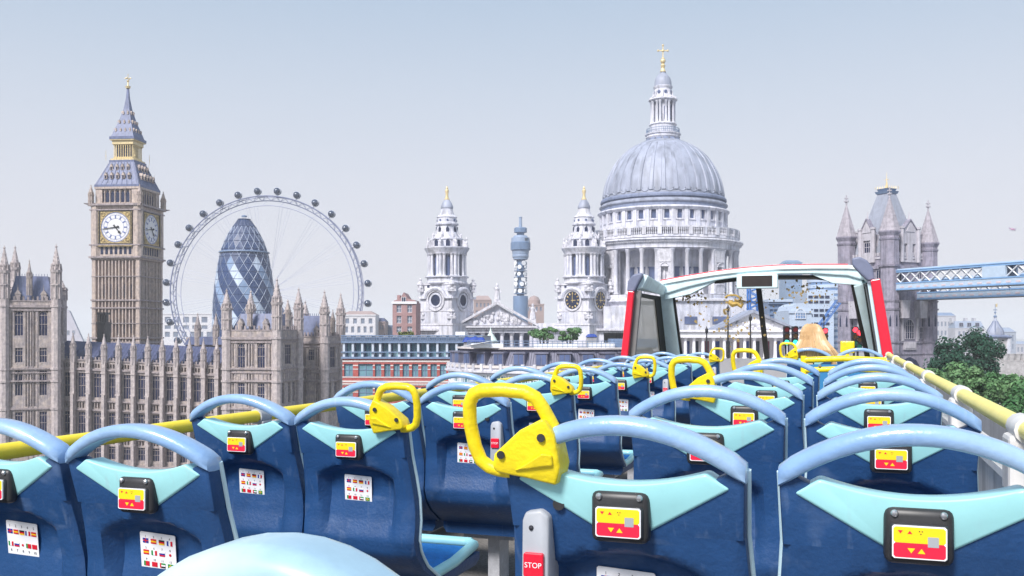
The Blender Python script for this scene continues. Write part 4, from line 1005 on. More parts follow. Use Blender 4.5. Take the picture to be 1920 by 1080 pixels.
# windows of the tower faces
for a, fl in ((0, 0), (pi/2, 1), (pi, 0), (-pi/2, 1)):
    def pos(b, off=.12): return (cos(a)*b-sin(a)*(-h-off), sin(a)*b+cos(a)*(-h-off))
    for b, c, v0, v1, ar in ((0, A.w(27), 636, 598, True), (-A.w(34), A.w(11), 636, 613, False), (A.w(34), A.w(11), 636, 613, False), (A.w(30), A.w(12), 538, 505, False), (-A.w(30), A.w(12), 538, 505, False)):
        p = pos(b); window(tb, p[0], Z(v0), c, Z(v1)-Z(v0), y=p[1], rz=a, style='grid' if ar else 'sash', frame=m_tb2, arch=ar)
    for s in (-1, 1):
        p = pos(s*A.w(22), .1); MB().frus(4, .35, .3, Z(640), Z(592), *p, a+pi/4).frus(4, .3, .02, Z(592), Z(584), *p, a+pi/4).build('window_buttress', m_tb2, tb)
    p = pos(0, .1)
    o = link(cached('pan', lambda: MB().box(-1.8, 1.8, -.2, .1, 0, 1.6).box(-1.4, 1.4, -.3, -.2, .3, 1.3).mesh('carved_panel', m_tb2)), 'carved_panel', tb, (p[0], p[1], Z(656)), (0, 0, a))
    arch_ = cached('bigarch', lambda: MB().extr([(-3, 0), (3, 0), (3, Z(690)), (1.8, Z(676)), (0, Z(670)), (-1.8, Z(676)), (-3, Z(690))], -.15, .3).mesh('gate_arch', m_wdark)); link(arch_, 'gate_arch', tb, (p[0], p[1], 0), (0, 0, a))
    for s in (-1, 1):
        p = pos(s*A.w(26), .6); link(cached('corb', lambda: MB().extr([(-.9, -2.4), (.9, -2.4), (1.2, 1.2), (-1.2, 1.2)], -.9, .9).mesh('walkway_corbel', m_tb2)), 'walkway_corbel', tb, (p[0], p[1], Z(574)), (0, 0, a))
# high level walkways: towards the right of the picture and the camera (local +x)
def walkway(yc, dz, hw):
    x0, x1 = h+.3, h+46; zt, zb, zu = Z(509)+dz, Z(530)+dz, Z(545)+dz
    MB().box(x0-2, x1, yc-hw, yc+hw, zu-.1, zu+.25).build('walkway_deck', m_conc, tb)
    for s in (-1, 1):
        y = yc+s*hw
        MB().box(x0, x1, y-.22, y+.22, zt-.35, zt).box(x0-.001, x1, y-.32, y+.32, zt, zt+.14).build('top_chord', m_tbblue, tb)
        MB().box(x0-1.5, x1, y-.2, y+.2, zu+.3, zb-.35).build('fascia', m_tbpale, tb)
        MB().box(x0-1.5, x1, y-.3, y+.3, zb-.35, zb-.1).build('bottom_chord', m_tbblue, tb); MB().box(x0-1.5, x1, y-.3, y+.3, zu, zu+.3).build('bottom_chord', m_tbblue, tb)
        n = 20; L_ = (x1-x0)/n; hh = zt-.35-(zb-.1)
        br = cached('brace', lambda: MB().tube([(0, 0, 0), (L_, 0, hh)], .13, 4).mesh('lattice_brace', m_paint)); b2_ = cached('brace2', lambda: MB().tube([(0, .1, hh), (L_, .1, 0)], .13, 4).mesh('lattice_brace', m_paint))
        for i in range(n):
            if i in (9, 10): continue
            link(br, 'lattice_brace', tb, (x0+i*L_, y, zb-.1)); link(b2_, 'lattice_brace', tb, (x0+i*L_, y, zb-.1))
        MB().box(x0+9*L_, x0+11*L_, y-.28, y+.28, zb-.1, zt-.35).build('crest_panel', m_tbpale, tb)
        for i in range(24):
            link(cached('bos', lambda: MB().box(-.45, .45, -.26, .26, .3, .62).mesh('fascia_boss', M('fascia_boss_pale_pink', (.62, .52, .55), .6))), 'fascia_boss', tb, (x0+(i+.5)*(x1-x0)/24, y, zu+.15))
    MB().box(x0, x1, yc-hw, yc+hw, zt+.15, zt+.4).build('walkway_roof', m_tbpale, tb)
walkway(-h+1.6, 0, 1.5); walkway(h-1.6, -1.7, 1.5)
# ================================================================== brick and glass offices
A = At(645, 138); k = A.k; X, Z = A.X, A.Z
of = thing('brick_office', 'long red brick office block with white stone stripes and a blue green glazed top storey', 'office building', A.loc, radians(-5))
L1 = X(905); bays = [(-40, -12), (-6, 20), (26, 52)]; u = 64.
W0 = [(645, 662), (672, 700)]+[(704+i*17.5, 704+i*17.5+12) for i in range(12)]
W0 = [(a-0, b) for a, b in W0]
br = MB()
rowsb = [(682, 706), (725, 748), (768, 792), (812, 836)]
ops = [(X(a), X(b), Z(d), Z(c)) for a, b in W0 for c, d in rowsb]
br.holed(X(642), L1, 0, Z(671), ops, 0, .5); br.build('brick_wall', m_brick, of)
for c, d in rowsb:
    for v, hh in ((c-5, 3.2), (c+3, 2.0), (c+10, 1.6), (d+1, 1.8), (d+9, 3.0), (d+15, 2)):
        xs = [X(642)]+[q for a, b in W0 for q in (X(a), X(b))]+[L1]
        if c < v < d:
            for i in range(0, len(xs), 2): MB().box(xs[i], xs[i+1], -.03, .1, Z(v+hh/2), Z(v-hh/2)).build('stone_band', m_band, of)
        else: MB().box(X(642), L1, -.05, .1, Z(v+hh/2), Z(v-hh/2)).build('stone_band', m_band, of)
for a, b in W0:
    for c, d in rowsb: window(of, X((a+b)/2), Z(d), X(b)-X(a), Z(c)-Z(d), y=.25, style='sash', glass=m_teal, frame=m_steel)
# glazed top storey set behind metal posts
MB().box(X(642), L1, 1.2, 12, Z(676), Z(632)).build('top_storey_core', m_steel, of)
for i, a in enumerate([645, 662, 680, 700, 714, 732, 750, 768, 786, 804, 822, 840, 858, 876, 893]):
    MB().box(X(a)-.16, X(a)+.16, -.1, .9, Z(671), Z(629)).build('metal_post', M('pale_metal_post', (.50, .55, .63), .45, var=.1), of)
ps = [645, 662, 680, 700, 714, 732, 750, 768, 786, 804, 822, 840, 858, 876, 893]
for i, (a, b) in enumerate(zip(ps, ps[1:])):
    window(of, X((a+b)/2), Z(669), (b-a)*k-.5, Z(641)-Z(669), y=.9, style='two', glass=m_teal if i % 5 else M('pale_teal_glass', (.25, .42, .45), .15, var=.25, vs=.3), frame=m_steel)
for v in (629.5, 633.5, 637.5, 660): MB().box(X(640), L1+.2, -.35, -.12, Z(v)-.07, Z(v)+.07).build('rail', m_steel, of)
for v in (641, 670.5): MB().box(X(640), L1+.2, -.3, 1.3, Z(v)-.15, Z(v)+.12).build('ledge', m_steel, of)
fp = MB()
for i in range(60): q = X(642)+(L1-X(642))*i/60; fp.box(q-.03, q+.03, -.3, -.2, Z(641), Z(628))
tag(fp.build('railing_posts', m_steel, of), kind='stuff')
MB().box(X(642), L1, .6, 12, Z(632), Z(629.5)).build('flat_roof', m_conc, of)
MB().box(X(850), X(868), 3, 6, Z(629), Z(622)).build('roof_plant', m_paint, of)
# ================================================================== round fronted mansard block
A = At(1059, 96); k = A.k; Z = A.Z; R = 236*k
mn = thing('mansard_building', 'curved pale building with a dark lead mansard roof and a row of dormer windows', 'building', (A.loc[0], A.loc[1]+R, 0))
def arc(d): return lambda x, y, z: ((R-y)*sin(x/R), -(R-y)*cos(x/R), z)
da = radians(11)*R; ar0, ar1 = -radians(80)*R, radians(62)*R
n = range(-7, 6)
wo = [(i*da-1.1, i*da+1.1, Z(c), Z(b)) for i in n for b, c in ((704, 724), (740, 765))]+[(i*da+da/2-.45, i*da+da/2+.45, Z(c), Z(b)) for i in n for b, c in ((704, 724), (740, 765))]
MB().holed(ar0, ar1, 0, Z(690), wo, 0, .5, dx=.9).map(arc(0)).build('curved_wall', m_white, mn)
def band(v0, v1, y0, y1, nm, m): MB().holed(ar0, ar1, Z(v1), Z(v0), [], y0, y1, dx=.7).map(arc(0)).build(nm, m, mn)
band(697, 701, -.35, .1, 'cornice', m_white2); band(729, 732, -.2, .1, 'cornice', m_white2); band(687, 692, -.15, .15, 'parapet', m_band)
for i in range(-14, 12):
    x = i*da/2; p = arc(0)(x+da*.25, -.0, 0); link(cached('prp', lambda: MB().box(-.16, .16, -.28, .2, Z(697), Z(684)).mesh('parapet_pier', m_white)), 'parapet_pier', mn, p, (0, 0, (x+da*.25)/R))
ms = MB(); vs = []; nn = 60
for z, y in ((Z(690), .5), (Z(660), 1.35), (Z(655), 1.5)):
    for i in range(nn+1): vs.append(arc(0)(ar0+(ar1-ar0)*i/nn, y, z))
ms.add(vs, [(j*(nn+1)+i, j*(nn+1)+i+1, (j+1)*(nn+1)+i+1, (j+1)*(nn+1)+i) for j in range(2) for i in range(nn)]); ms.build('mansard_roof', m_mans, mn)
band(652.5, 656, 1.0, 2.2, 'roof_cornice', m_band)
top = MB(); pts = [arc(0)(ar0+(ar1-ar0)*i/nn, 1.6, 0)[:2] for i in range(nn+1)]; top.prism(pts, Z(656), Z(653)); top.build('flat_roof', m_conc, mn)
seam = MB()
for i in range(110):
    x = ar0+(ar1-ar0)*i/110; seam.tube([arc(0)(x, .46, Z(690)), arc(0)(x, 1.3, Z(660.2))], .035, 3)
tag(seam.build('roof_seam', m_mans, mn), kind='stuff')
dm = MB().box(-.62, .62, 0, 1.3, 0, 1.25).box(-.75, .75, -.12, 1.4, 1.25, 1.4).mesh('dormer', m_mans)
dp = MB().box(-.5, -.04, -.05, .02, .12, 1.15).box(.04, .5, -.05, .02, .12, 1.15).mesh('dormer_window', m_wblue)
for i in n:
    a = i*da/R; p = arc(0)(i*da, .28, Z(687)); o = link(dm, 'dormer', mn, p, (0, 0, a)); link(dp, 'dormer_window', o)
    for b, c in ((704, 724), (740, 765)):
        p = arc(0)(i*da, .2, Z(c)); window(mn, p[0], p[2], 2.2, Z(b)-Z(c), y=p[1], rz=a, style='gothic', glass=m_teal, frame=m_paint)
        p = arc(0)(i*da+da/2, .2, Z(c)); window(mn, p[0], p[2], .9, Z(b)-Z(c), y=p[1], rz=a+da/2/R, style='sash', glass=m_teal, frame=m_paint)
rl = MB()
for v in (640, 645, 650): rl.tube([arc(0)(ar0+(ar1-ar0)*i/40, 2.2, Z(v)) for i in range(41)], .03, 4)
for i in range(50): rl.bar(arc(0)(ar0+(ar1-ar0)*i/50, 2.2, Z(653)), arc(0)(ar0+(ar1-ar0)*i/50, 2.2, Z(639.5)), .025)
tag(rl.build('roof_railing', m_steel, mn), kind='stuff')
for a, b, c, d in ((-9.5, -6.2, 3, 645), (-3, 1.6, 4, 646), (2.8, 5.5, 4.5, 644)):
    MB().box(a, b, -R+c, -R+c+2.5, Z(653), Z(d)).build('roof_plant', m_paint, mn)
MB().add([(-10.5, -R+2.4, Z(650)), (-7.6, -R+2.4, Z(640)), (-7.2, -R+5, Z(640)), (-10.2, -R+5, Z(650)), (-10.5, -R+2.4, Z(651)), (-7.6, -R+2.4, Z(641)), (-7.2, -R+5, Z(641)), (-10.2, -R+5, Z(651))], [(0, 1, 2, 3), (4, 5, 6, 7), (0, 1, 5, 4), (1, 2, 6, 5), (2, 3, 7, 6), (3, 0, 4, 7)]).build('white_canopy', m_paint, mn)
MB().box(5.5, 11, -R+5, -R+5.5, Z(653), Z(636)).extr([(5.2, Z(636)), (11, Z(636)), (11, Z(640)), (5.2, Z(648))], -R+5.6, -R+9).build('roof_screen', m_steel, mn)
# things on the roofs
tp = thing('tarpaulin_bundle', 'bright blue tarpaulin heap on the office roof below the pediment', 'tarpaulin', (At(889, 132).loc[0], 132, At(889, 132).Z(641)))
m_tarp = M('blue_tarpaulin', (.010, .05, .30), .6, var=.3, vs=2, bump=.8, bs=4)
def lump(x, y): return .62*max(0, (1-(x/1.6)**8))*max(0, (1-(y/.9)**6))**.5*(1+.12*sin(5*x+1)+.1*sin(7*y))
MB().grid(lambda a, b: (-1.6+3.2*a, -.9+1.8*b, lump(-1.6+3.2*a, -.9+1.8*b)), 18, 10).build('cover', m_tarp, tp, smooth=True, angle=60)
MB().box(-1.4, 1.4, -.7, .7, -1.2, .05).build('crate', m_conc, tp)
T = At(1109, 120)
t2 = thing('tarpaulin_sheet', 'small blue tarpaulin over a box beside the roof trees', 'tarpaulin', (T.loc[0], 120, T.Z(632))); MB().grid(lambda a, b: (-.7+1.4*a, -.5+b, .38*(1-(2*a-1)**6)*(1-(2*b-1)**6)), 10, 8).build('cover', m_tarp, t2, smooth=True); MB().box(-.6, .6, -.4, .4, -2.5, .05).build('crate', m_conc, t2)
T = At(920, 200)
cu = thing('green_cupola', 'small pale green copper cupola poking up before the cathedral portico', 'cupola', T.loc)
m_cop = M('pale_copper', (.62, .73, .69), .6, var=.15, vs=.8, streak=.2); kk = T.k
MB().lathe([(13*kk, T.Z(642)), (14*kk, T.Z(640)), (12*kk, T.Z(638)), (9.5*kk, T.Z(633)), (5*kk, T.Z(627)), (2.5*kk, T.Z(624)), (2.5*kk, T.Z(621)), (1.3*kk, T.Z(619)), (.4*kk, T.Z(613))], 16).build('dome', m_cop, cu, smooth=True, angle=50)
MB().frus(8, 12*kk, 12*kk, 0, T.Z(641)).build('base', m_white, cu)
# ================================================================== far buildings
def block(name, label, cat, u0, u1, D, vt, mat, wins, wm=m_fwin, depth=12, roof=None, rz=0, group=None, wst='plain', fr=None, extra=None):
    """a plain block with its window rows built one by one; photo columns u0..u1, roof line vt"""
    T = At((u0+u1)/2, D); o = thing(name, label, cat, T.loc, rz, group); X, Z = T.X, T.Z
    ops = []
    for (a, b, c, d, nx, gap) in wins:
        wdt = (b-a)/nx
        for i in range(nx): ops.append((X(a+i*wdt+gap*wdt/2), X(a+(i+1)*wdt-gap*wdt/2), Z(d), Z(c)))
    MB().holed(X(u0), X(u1), 0, Z(vt), ops, 0, .6).box(X(u0), X(u1), .62, depth, 0, Z(vt)-.05).build('wall', mat, o)
    for a, b, c, d in ops: window(o, (a+b)/2, c, b-a, d-c, y=.3, style=wst, glass=wm, frame=fr or mat)
    MB().box(X(u0)-.2, X(u1)+.2, -.3, .0, Z(vt)-.5, Z(vt)+.1).build('cornice', fr or mat, o)
    if roof:
        v2, ins, rm = roof
        MB().add([(X(u0), 0, Z(vt)), (X(u1), 0, Z(vt)), (X(u1), depth, Z(vt)), (X(u0), depth, Z(vt)), (X(u0+ins), depth*.3, Z(v2)), (X(u1-ins), depth*.3, Z(v2)), (X(u1-ins), depth*.7, Z(v2)), (X(u0+ins), depth*.7, Z(v2))],
                 [(0, 1, 5, 4), (1, 2, 6, 5), (2, 3, 7, 6), (3, 0, 4, 7), (4, 5, 6, 7)]).build('roof', rm, o)
    if extra: extra(o, T)
    return o
m_fw = M('far_white_stone', (.60, .59, .62), .85, var=.08, vs=.05)
m_fb = M('far_brown', (.34, .26, .25), .85, var=.1, vs=.1)
m_hb = M('house_brick_mauve', (.33, .20, .20), .85, var=.15, vs=.4)
block('government_block', 'broad white stone block with rows of blue grey windows seen through the wheel', 'building', 300, 402, 560, 588, m_fw, [(306, 392, 594, 605, 5, .35), (306, 392, 610, 617, 5, .35), (306, 400, 622, 632, 6, .4)])
def gab(o, T):
    X, Z = T.X, T.Z
    MB().extr([(X(738), Z(570)), (X(779), Z(570)), (X(779), Z(563)), (X(765), Z(560)), (X(757), Z(548)), (X(750), Z(560)), (X(738), Z(564))], -.1, 10).build('gable', m_hb, o)
    window(o, X(757), Z(566), 8*T.k, 9*T.k, y=-.2, style='two', frame=m_paint); MB().box(X(741), X(746), 4, 7, Z(566), Z(552)).build('chimney', m_hb, o)
block('gabled_house', 'mauve brick gabled house with white framed windows left of the cathedral tower', 'house', 736, 780, 240, 566, m_hb, [(738, 778, 572, 586, 2, .55), (738, 778, 592, 606, 2, .55), (738, 778, 612, 624, 2, .55)], wst='sash', fr=m_paint, extra=gab)
block('white_office', 'pale white office block with small windows just right of the palace', 'building', 640, 704, 420, 590, m_fw, [(644, 702, 597, 607, 4, .5), (644, 702, 612, 624, 5, .5)], roof=(583, 12, m_fb))
block('brown_terrace', 'low brown terrace stepping down beside the pale office block', 'building', 704, 722, 430, 603, m_fb, [(706, 720, 610, 618, 3, .5)], roof=(596, 5, m_slate))
block('small_terrace', 'narrow grey terrace left of the gabled house', 'building', 724, 737, 440, 610, m_steel, [(726, 736, 614, 620, 3, .4)])
block('brown_block', 'plain brownish block behind the roof of the portico, left of the telecom tower', 'building', 888, 921, 520, 562, m_fb, [(891, 919, 568, 576, 4, .5), (891, 919, 582, 590, 4, .5)], roof=(554, 6, m_fb))
def rnd(o, T): MB().lathe([(12*T.k, T.Z(570)), (11.5*T.k, T.Z(562)), (8*T.k, T.Z(556)), (.1, T.Z(553))], 16, T.X(1002), 8).build('rounded_roof', m_fb, o)
block('round_roofed_block', 'brownish round roofed block between the telecom tower and the clock belfry', 'building', 984, 1020, 520, 570, m_fb, [(987, 1018, 575, 583, 4, .5)], extra=rnd)
block('far_mansion', 'hazy pale mansion block with dormers beyond the big round tree', 'building', 1750, 1792, 760, 592, m_far, [(1756, 1790, 603, 612, 5, .5), (1756, 1790, 620, 629, 5, .5)], roof=(586, 5, m_steel))
def dr_(o, T):
    for u_ in (1802, 1817, 1832): window(o, T.X(u_), T.Z(612), 8*T.k, 7*T.k, y=-.3, style='two', frame=m_fw)
    for u_ in (1792, 1818, 1834): MB().box(T.X(u_-2), T.X(u_+2), 5, 9, T.Z(605), T.Z(596)).build('chimney', m_far, o)
block('far_hotel', 'hazy grey hotel with a mansard roof and three white dormers right of the mansion block', 'building', 1791, 1846, 720, 615, m_far, [(1795, 1844, 621, 630, 6, .5), (1795, 1844, 638, 646, 6, .5)], roof=(602, 3, M('far_slate', (.25, .30, .40), .7)), extra=dr_)
block('far_gable_house', 'hazy narrow gabled house directly right of the domed turret', 'building', 1880, 1905, 700, 622, M('far_grey', (.30, .33, .40), .8), [(1884, 1902, 628, 640, 3, .5), (1884, 1902, 645, 655, 3, .5)], roof=(614, 8, M('far_slate', (.25, .30, .40), .7)))
block('far_house_row', 'low hazy house row at the right edge of the skyline', 'building', 1903, 1960, 760, 645, m_far, [(1906, 1955, 651, 660, 7, .5)], roof=(640, 6, M('far_slate', (.25, .30, .40), .7)))
# ================================================================== domed turret and battlements
A = At(1866, 260); k = A.k; Z = A.Z
wt = thing('castle_turret', 'square castle turret with a lead ogee dome, ball and gilded weather vane', 'turret', A.loc, radians(18))
m_cs = M('castle_ragstone', (.44, .42, .42), .9, var=.28, vs=1.2, bump=.8, bs=3)
w = 30*k; MB().sq(w, w, 0, Z(633)).build('shaft', m_cs, wt)
for s in (-1, 1):
    for t in (-1, 1): MB().sq(.9, .9, 0, Z(633), s*w/2, t*w/2).build('corner_quoin', m_white, wt)
MB().sq(w+1.2, w+1.6, Z(634), Z(631)).sq(w+1.6, w*.9, Z(631), Z(628)).build('eaves', m_lead2, wt)
MB().lathe([(15*k, Z(629)), (15*k, Z(625)), (13.5*k, Z(620)), (10*k, Z(614)), (6*k, Z(608)), (3.4*k, Z(602)), (2.2*k, Z(597)), (1.8*k, Z(595))], 16).build('dome', m_lead, wt, smooth=True, angle=50)
for i in range(8):
    a = 2*pi*i/8; MB().tube([((r+.15)*k*cos(a), (r+.15)*k*sin(a), Z(v)) for r, v in ((15, 628), (13.5, 620), (10, 614), (6, 608), (3.4, 602))], .14, 4).build('dome_rib', m_lead2, wt)
fv = MB(); fv.frus(8, 1.6*k, 1.2*k, Z(599), Z(595)); fv.ball((0, 0, Z(593.5)), 3.2*k, 10, 7, .8); fv.bar((0, 0, Z(592)), (0, 0, Z(570)), .1); fv.bar((-4*k, 0, Z(581)), (4*k, 0, Z(581)), .1); fv.bar((0, -4*k, Z(581)), (0, 4*k, Z(581)), .1); fv.ball((0, 0, Z(586)), .3, 6, 4); fv.build('vane_pole', m_steel, wt)
MB().extr([(0, Z(576)), (5*k, Z(575)), (5*k, Z(569)), (2*k, Z(570)), (0, Z(571))], -.05, .05).build('vane', m_gold, wt)
for a in (0, pi/2, pi, -pi/2):
    for v0, v1, q, ar in ((666, 652, .25, True), (650, 638, -.28, False)):
        y = -w/2-.02; b = q*w; window(wt, cos(a)*b-sin(a)*y, Z(v0), 4*k, Z(v1)-Z(v0), y=sin(a)*b+cos(a)*y, rz=a, frame=m_white, arch=ar)
T = At(1890, 240); cw = thing('castle_wall', 'grey ragstone castle wall with battlements behind the trees at the right edge', 'castle', T.loc, radians(8))
MB().box(T.X(1838), T.X(1990), 0, 3, 0, T.Z(676)).build('wall', m_cs, cw)
for i in range(12):
    u_ = 1842+i*13; link(cached('merl', lambda: MB().box(0, 7*T.k, -.1, 1, T.Z(677), T.Z(664)).box(-.1, 7*T.k+.1, -.2, 1.1, T.Z(665), T.Z(664)+.1).mesh('merlon', m_cs)), 'merlon', cw, (T.X(u_), 0, 0))
for u_ in (1889, 1930): window(cw, T.X(u_), T.Z(698), 10*T.k, 7*T.k, y=-.02, frame=m_cs)
# ================================================================== trees
def leafmat(nm, c, c2):
    m = M(nm, c, .55, var=.5, vs=2.6, hue=c2, spec=.12); return m
m_lf1 = leafmat('leaf_dark', (.016, .056, .036), (.032, .088, .055)); m_lf2 = leafmat('leaf_mid', (.045, .13, .045), (.095, .20, .085)); m_lf3 = leafmat('leaf_light', (.08, .18, .07), (.15, .26, .12))
def tree(name, label, x, y, zc, rx, rz_, mat, seed, n=4200, leaf=.34, blobs=16, group='trees', base=0):
    rnd = random.Random(seed); o = thing(name, label, 'tree', (x, y, base), rnd.uniform(0, 6), group)
    bl = []
    for i in range(blobs):
        a = rnd.uniform(0, 2*pi); e_ = rnd.uniform(-.45, 1); q = rnd.uniform(.5, .9)
        bl.append((rx*q*cos(a)*sqrt(max(0, 1-e_*e_*.8)), rx*q*sin(a)*sqrt(max(0, 1-e_*e_*.8)), rz_*q*e_, rx*rnd.uniform(.17, .38)))
    bl.append((0, 0, 0, rx*.55))
    mb = MB(); vs = []; fs = []
    zb = zc-base
    while len(fs) < n:
        b = rnd.choice(bl); d = Vector((rnd.gauss(0, 1), rnd.gauss(0, 1), rnd.gauss(0, 1))).normalized()
        r = b[3]*(rnd.uniform(.5, 1.06)); p = Vector((b[0], b[1], b[2]))+Vector((d.x*r, d.y*r, d.z*r*rz_/rx))
        nrm = (d+Vector((rnd.gauss(0, .5), rnd.gauss(0, .5), rnd.gauss(.25, .5)))).normalized()
        t = nrm.cross(Vector((rnd.gauss(0, 1), rnd.gauss(0, 1), rnd.gauss(0, 1)))).normalized(); u_ = nrm.cross(t)
        s = leaf*rnd.uniform(.55, 1.3); k0 = len(vs); p.z += zb
        vs += [p-t*s*.5, p+u_*s*.35, p+t*s*.6, p-u_*s*.35]; fs.append((k0, k0+1, k0+2, k0+3))
    mb.add(vs, fs); mb.build('crown', mat, o)
    tk = MB(); h0 = zb-rz_*.5
    tk.tube([(0, 0, 0), (.1, .05, h0*.5), (0, .1, h0), (.1, 0, zb)], [rx*.09, rx*.075, rx*.06, rx*.03], 8)
    for b in bl[:7]: tk.tube([(0, .05, h0*.85), (b[0]*.5, b[1]*.5, zb+b[2]*.4-rz_*.2), (b[0], b[1], zb+b[2])], [rx*.04, rx*.025, rx*.01], 5)
    tk.build('trunk', m_bark, o); return o
T = At(1812, 140); tree('broadleaf_tree', 'big dark green round crowned tree left of the domed castle turret', T.loc[0], 140, T.Z(682), 66*T.k, 62*T.k, m_lf1, 11, 12500, .42, 52)
for i, (u_, D, v, r, l) in enumerate(((1762, 100, 722, 34, 'low pale bushy tree at the foot of the bridge tower'), (1806, 92, 728, 46, 'bright bushy tree straight below the big dark tree'), (1858, 96, 735, 42, 'mid green bushy tree below the castle turret'), (1905, 88, 742, 52, 'bushy tree under the battlements at the right edge'), (1790, 84, 778, 50, 'nearest left tree close to the yellow rail'), (1872, 78, 800, 64, 'large leafy tree filling the gap above the right rail'), (1945, 82, 770, 60, 'leafy tree cut by the right edge of the view'))):
    T = At(u_, D); tree('plane_tree', l, T.loc[0], D, T.Z(v), r*T.k, r*T.k*.95, m_lf3 if i in (0, 1, 3) else m_lf2, 20+i, 6500, .30, 22)
for u_, l, r in ((1020, 'left one of the two small green trees before the clock belfry', 30), (1070, 'right one of the two small green trees before the clock belfry', 26)):
    T = At(u_, 150); tree('small_tree', l, T.loc[0], 150, T.Z(630), r*T.k, 17*T.k, m_lf3, int(u_), 2600, .30, 14, base=0)
T = At(761, 200); pln = thing('roof_hedge', 'clipped yellow green hedge on the roof at the foot of the left bell tower', 'hedge', (T.loc[0], 200, T.Z(632)))
hb = MB(); random.seed(9)
for i in range(400):
    p = Vector((random.uniform(-1.6, 1.6), random.uniform(-.5, .5), random.uniform(0, 1.1))); t = Vector((random.gauss(0, 1), random.gauss(0, 1), random.gauss(0, 1))).normalized()*.17; q = t.cross(Vector((random.gauss(0, 1), random.gauss(0, 1), 1)))
    hb.add([p-t, p+q, p+t, p-q], [(0, 1, 2, 3)])
hb.build('foliage', M('hedge_leaf', (.14, .17, .04), .6, var=.3), pln); MB().box(-1.7, 1.7, -.6, .6, -.8, .1).build('planter', m_conc, pln)
# ================================================================== street ahead, seen through the windscreen
A = At(1415, 138); k = A.k; X, Z = A.X, A.Z
m_stu = M('white_stucco', (.84, .82, .85), .8, var=.06, vs=.5, streak=.12)
pb = thing('pedimented_building', 'low white classical building with a wide pediment and columns across the road end', 'building', (A.loc[0], A.loc[1], ROAD), radians(-2))
def zz(v): return Z(v)-ROAD
MB().extr([(X(1348), zz(618)), (X(1486), zz(618)), (X(1411), zz(586))], .2, 6).build('tympanum', m_stu, pb)
for s, e_ in ((-1, 1342), (1, 1492)): MB().extr([(X(1411), zz(580.5)), (X(1411), zz(586)), (X(e_), zz(619.5)), (X(e_), zz(615.5))], -.6, 6).build('raking_cornice', m_lead, pb)
MB().box(X(1262), X(1500), -.5, 5, zz(622), zz(618.5)).build('cornice', m_stu, pb); MB().box(X(1264), X(1498), -.1, 4, zz(633), zz(622)).build('frieze', m_stu, pb)
MB().box(X(1262), X(1500), 3, 9, 0, zz(619)).build('back_wall', m_stu, pb)
cm_ = colmesh(3.3*k, zz(633), 'column', m_stu)
cols = [1272, 1287, 1303, 1320, 1340, 1360, 1380, 1398, 1416, 1436, 1455, 1475, 1492]
for u_ in cols: link(cm_, 'column', pb, (X(u_), .6, 0))
cl = [(.25, .05, .08), (.05, .07, .25), (.04, .06, .2)]
for i, (a, b) in enumerate(zip(cols, cols[1:])):
    m = M('doorway_%s' % ('red', 'blue', 'dark')[i % 3], ((.20, .05, .08), (.04, .07, .25), (.03, .035, .06))[i % 3], .5)
    MB().box(X(a+4), X(b-4), 2.8, 3.05, 0, zz(640)).build('doorway', m, pb)
rl = MB()
random.seed(12)
for i in range(26): rl.ball((X(1411+random.uniform(-40, 40)), .15, zz(614-random.uniform(0, 10))), .28, 6, 4)
tag(rl.build('carved_relief', m_white2, pb), kind='stuff')
# round modern offices, arch-windowed office, glass slabs
A = At(1556, 300); k = A.k; Z = A.Z
ro = thing('round_office', 'pale blue stepped round office tower with white floor bands, left of the bridge tower', 'office building', A.loc)
m_pb = M('pale_blue_cladding', (.46, .54, .66), .5, var=.08, vs=.2); m_bg = M('blue_glazing', (.16, .25, .42), .2, var=.25, vs=.3)
def cyl(r, v0, v1, nm, m, x=0, y=0): MB().lathe([(.1, Z(v0)), (r*k, Z(v0)), (r*k, Z(v1)), (.1, Z(v1))], 40, x, y).build(nm, m, ro)
cyl(40, 800, 524, 'drum', m_bg)
MB().lathe([(40*k, Z(524)), (38*k, Z(516)), (30*k, Z(510)), (.1, Z(507))], 40).build('domed_roof', m_bg, ro)
for v in range(524, 680, 11): cyl(41.2, v+6.0, v, 'floor_band', m_pb)
cyl(14, 800, 546, 'stair_drum', m_pb, -38*k, -10)
for j, v in enumerate((562, 571, 586, 595, 610)):
    for i in range(4): link(cached('smw', lambda: MB().box(-.62, .62, -.15, .15, 0, .75).mesh('small_window', m_wdark)), 'small_window', ro, ((-62+i*10)*k, -13.75, Z(v)))
MB().box(-68*k, -20*k, -13.7, 0, 0, Z(548)).build('stair_block', m_pb, ro)
block('arch_office', 'pale office with one big arched window in its gable, through the windscreen', 'office building', 1480, 1522, 210, 583, m_pb, [(1484, 1518, 612, 618, 3, .5), (1484, 1518, 622, 630, 3, .5)],
      extra=lambda o, T: (MB().extr([(T.X(1480), T.Z(583)), (T.X(1522), T.Z(583)), (T.X(1518), T.Z(574)), (T.X(1508), T.Z(568.5)), (T.X(1494), T.Z(568.5)), (T.X(1484), T.Z(574))], 0, 10).build('curved_gable', m_pb, o), window(o, T.X(1500), T.Z(598), 20*T.k, 19*T.k, y=-.25, style='grid', glass=m_bg, frame=m_paint, arch=True)))
block('glass_slab', 'dark blue glass office slab behind the pediment', 'office building', 1441, 1484, 230, 566, m_steel, [(1443, 1482, 570, 577, 5, .12), (1443, 1482, 580, 587, 5, .12), (1443, 1482, 590, 597, 5, .12), (1443, 1482, 600, 607, 5, .12)], wm=m_bg, extra=lambda o, T: MB().box(T.X(1440), T.X(1485), -.6, 10, T.Z(566), T.Z(561)).build('roof_deck', m_pb, o))
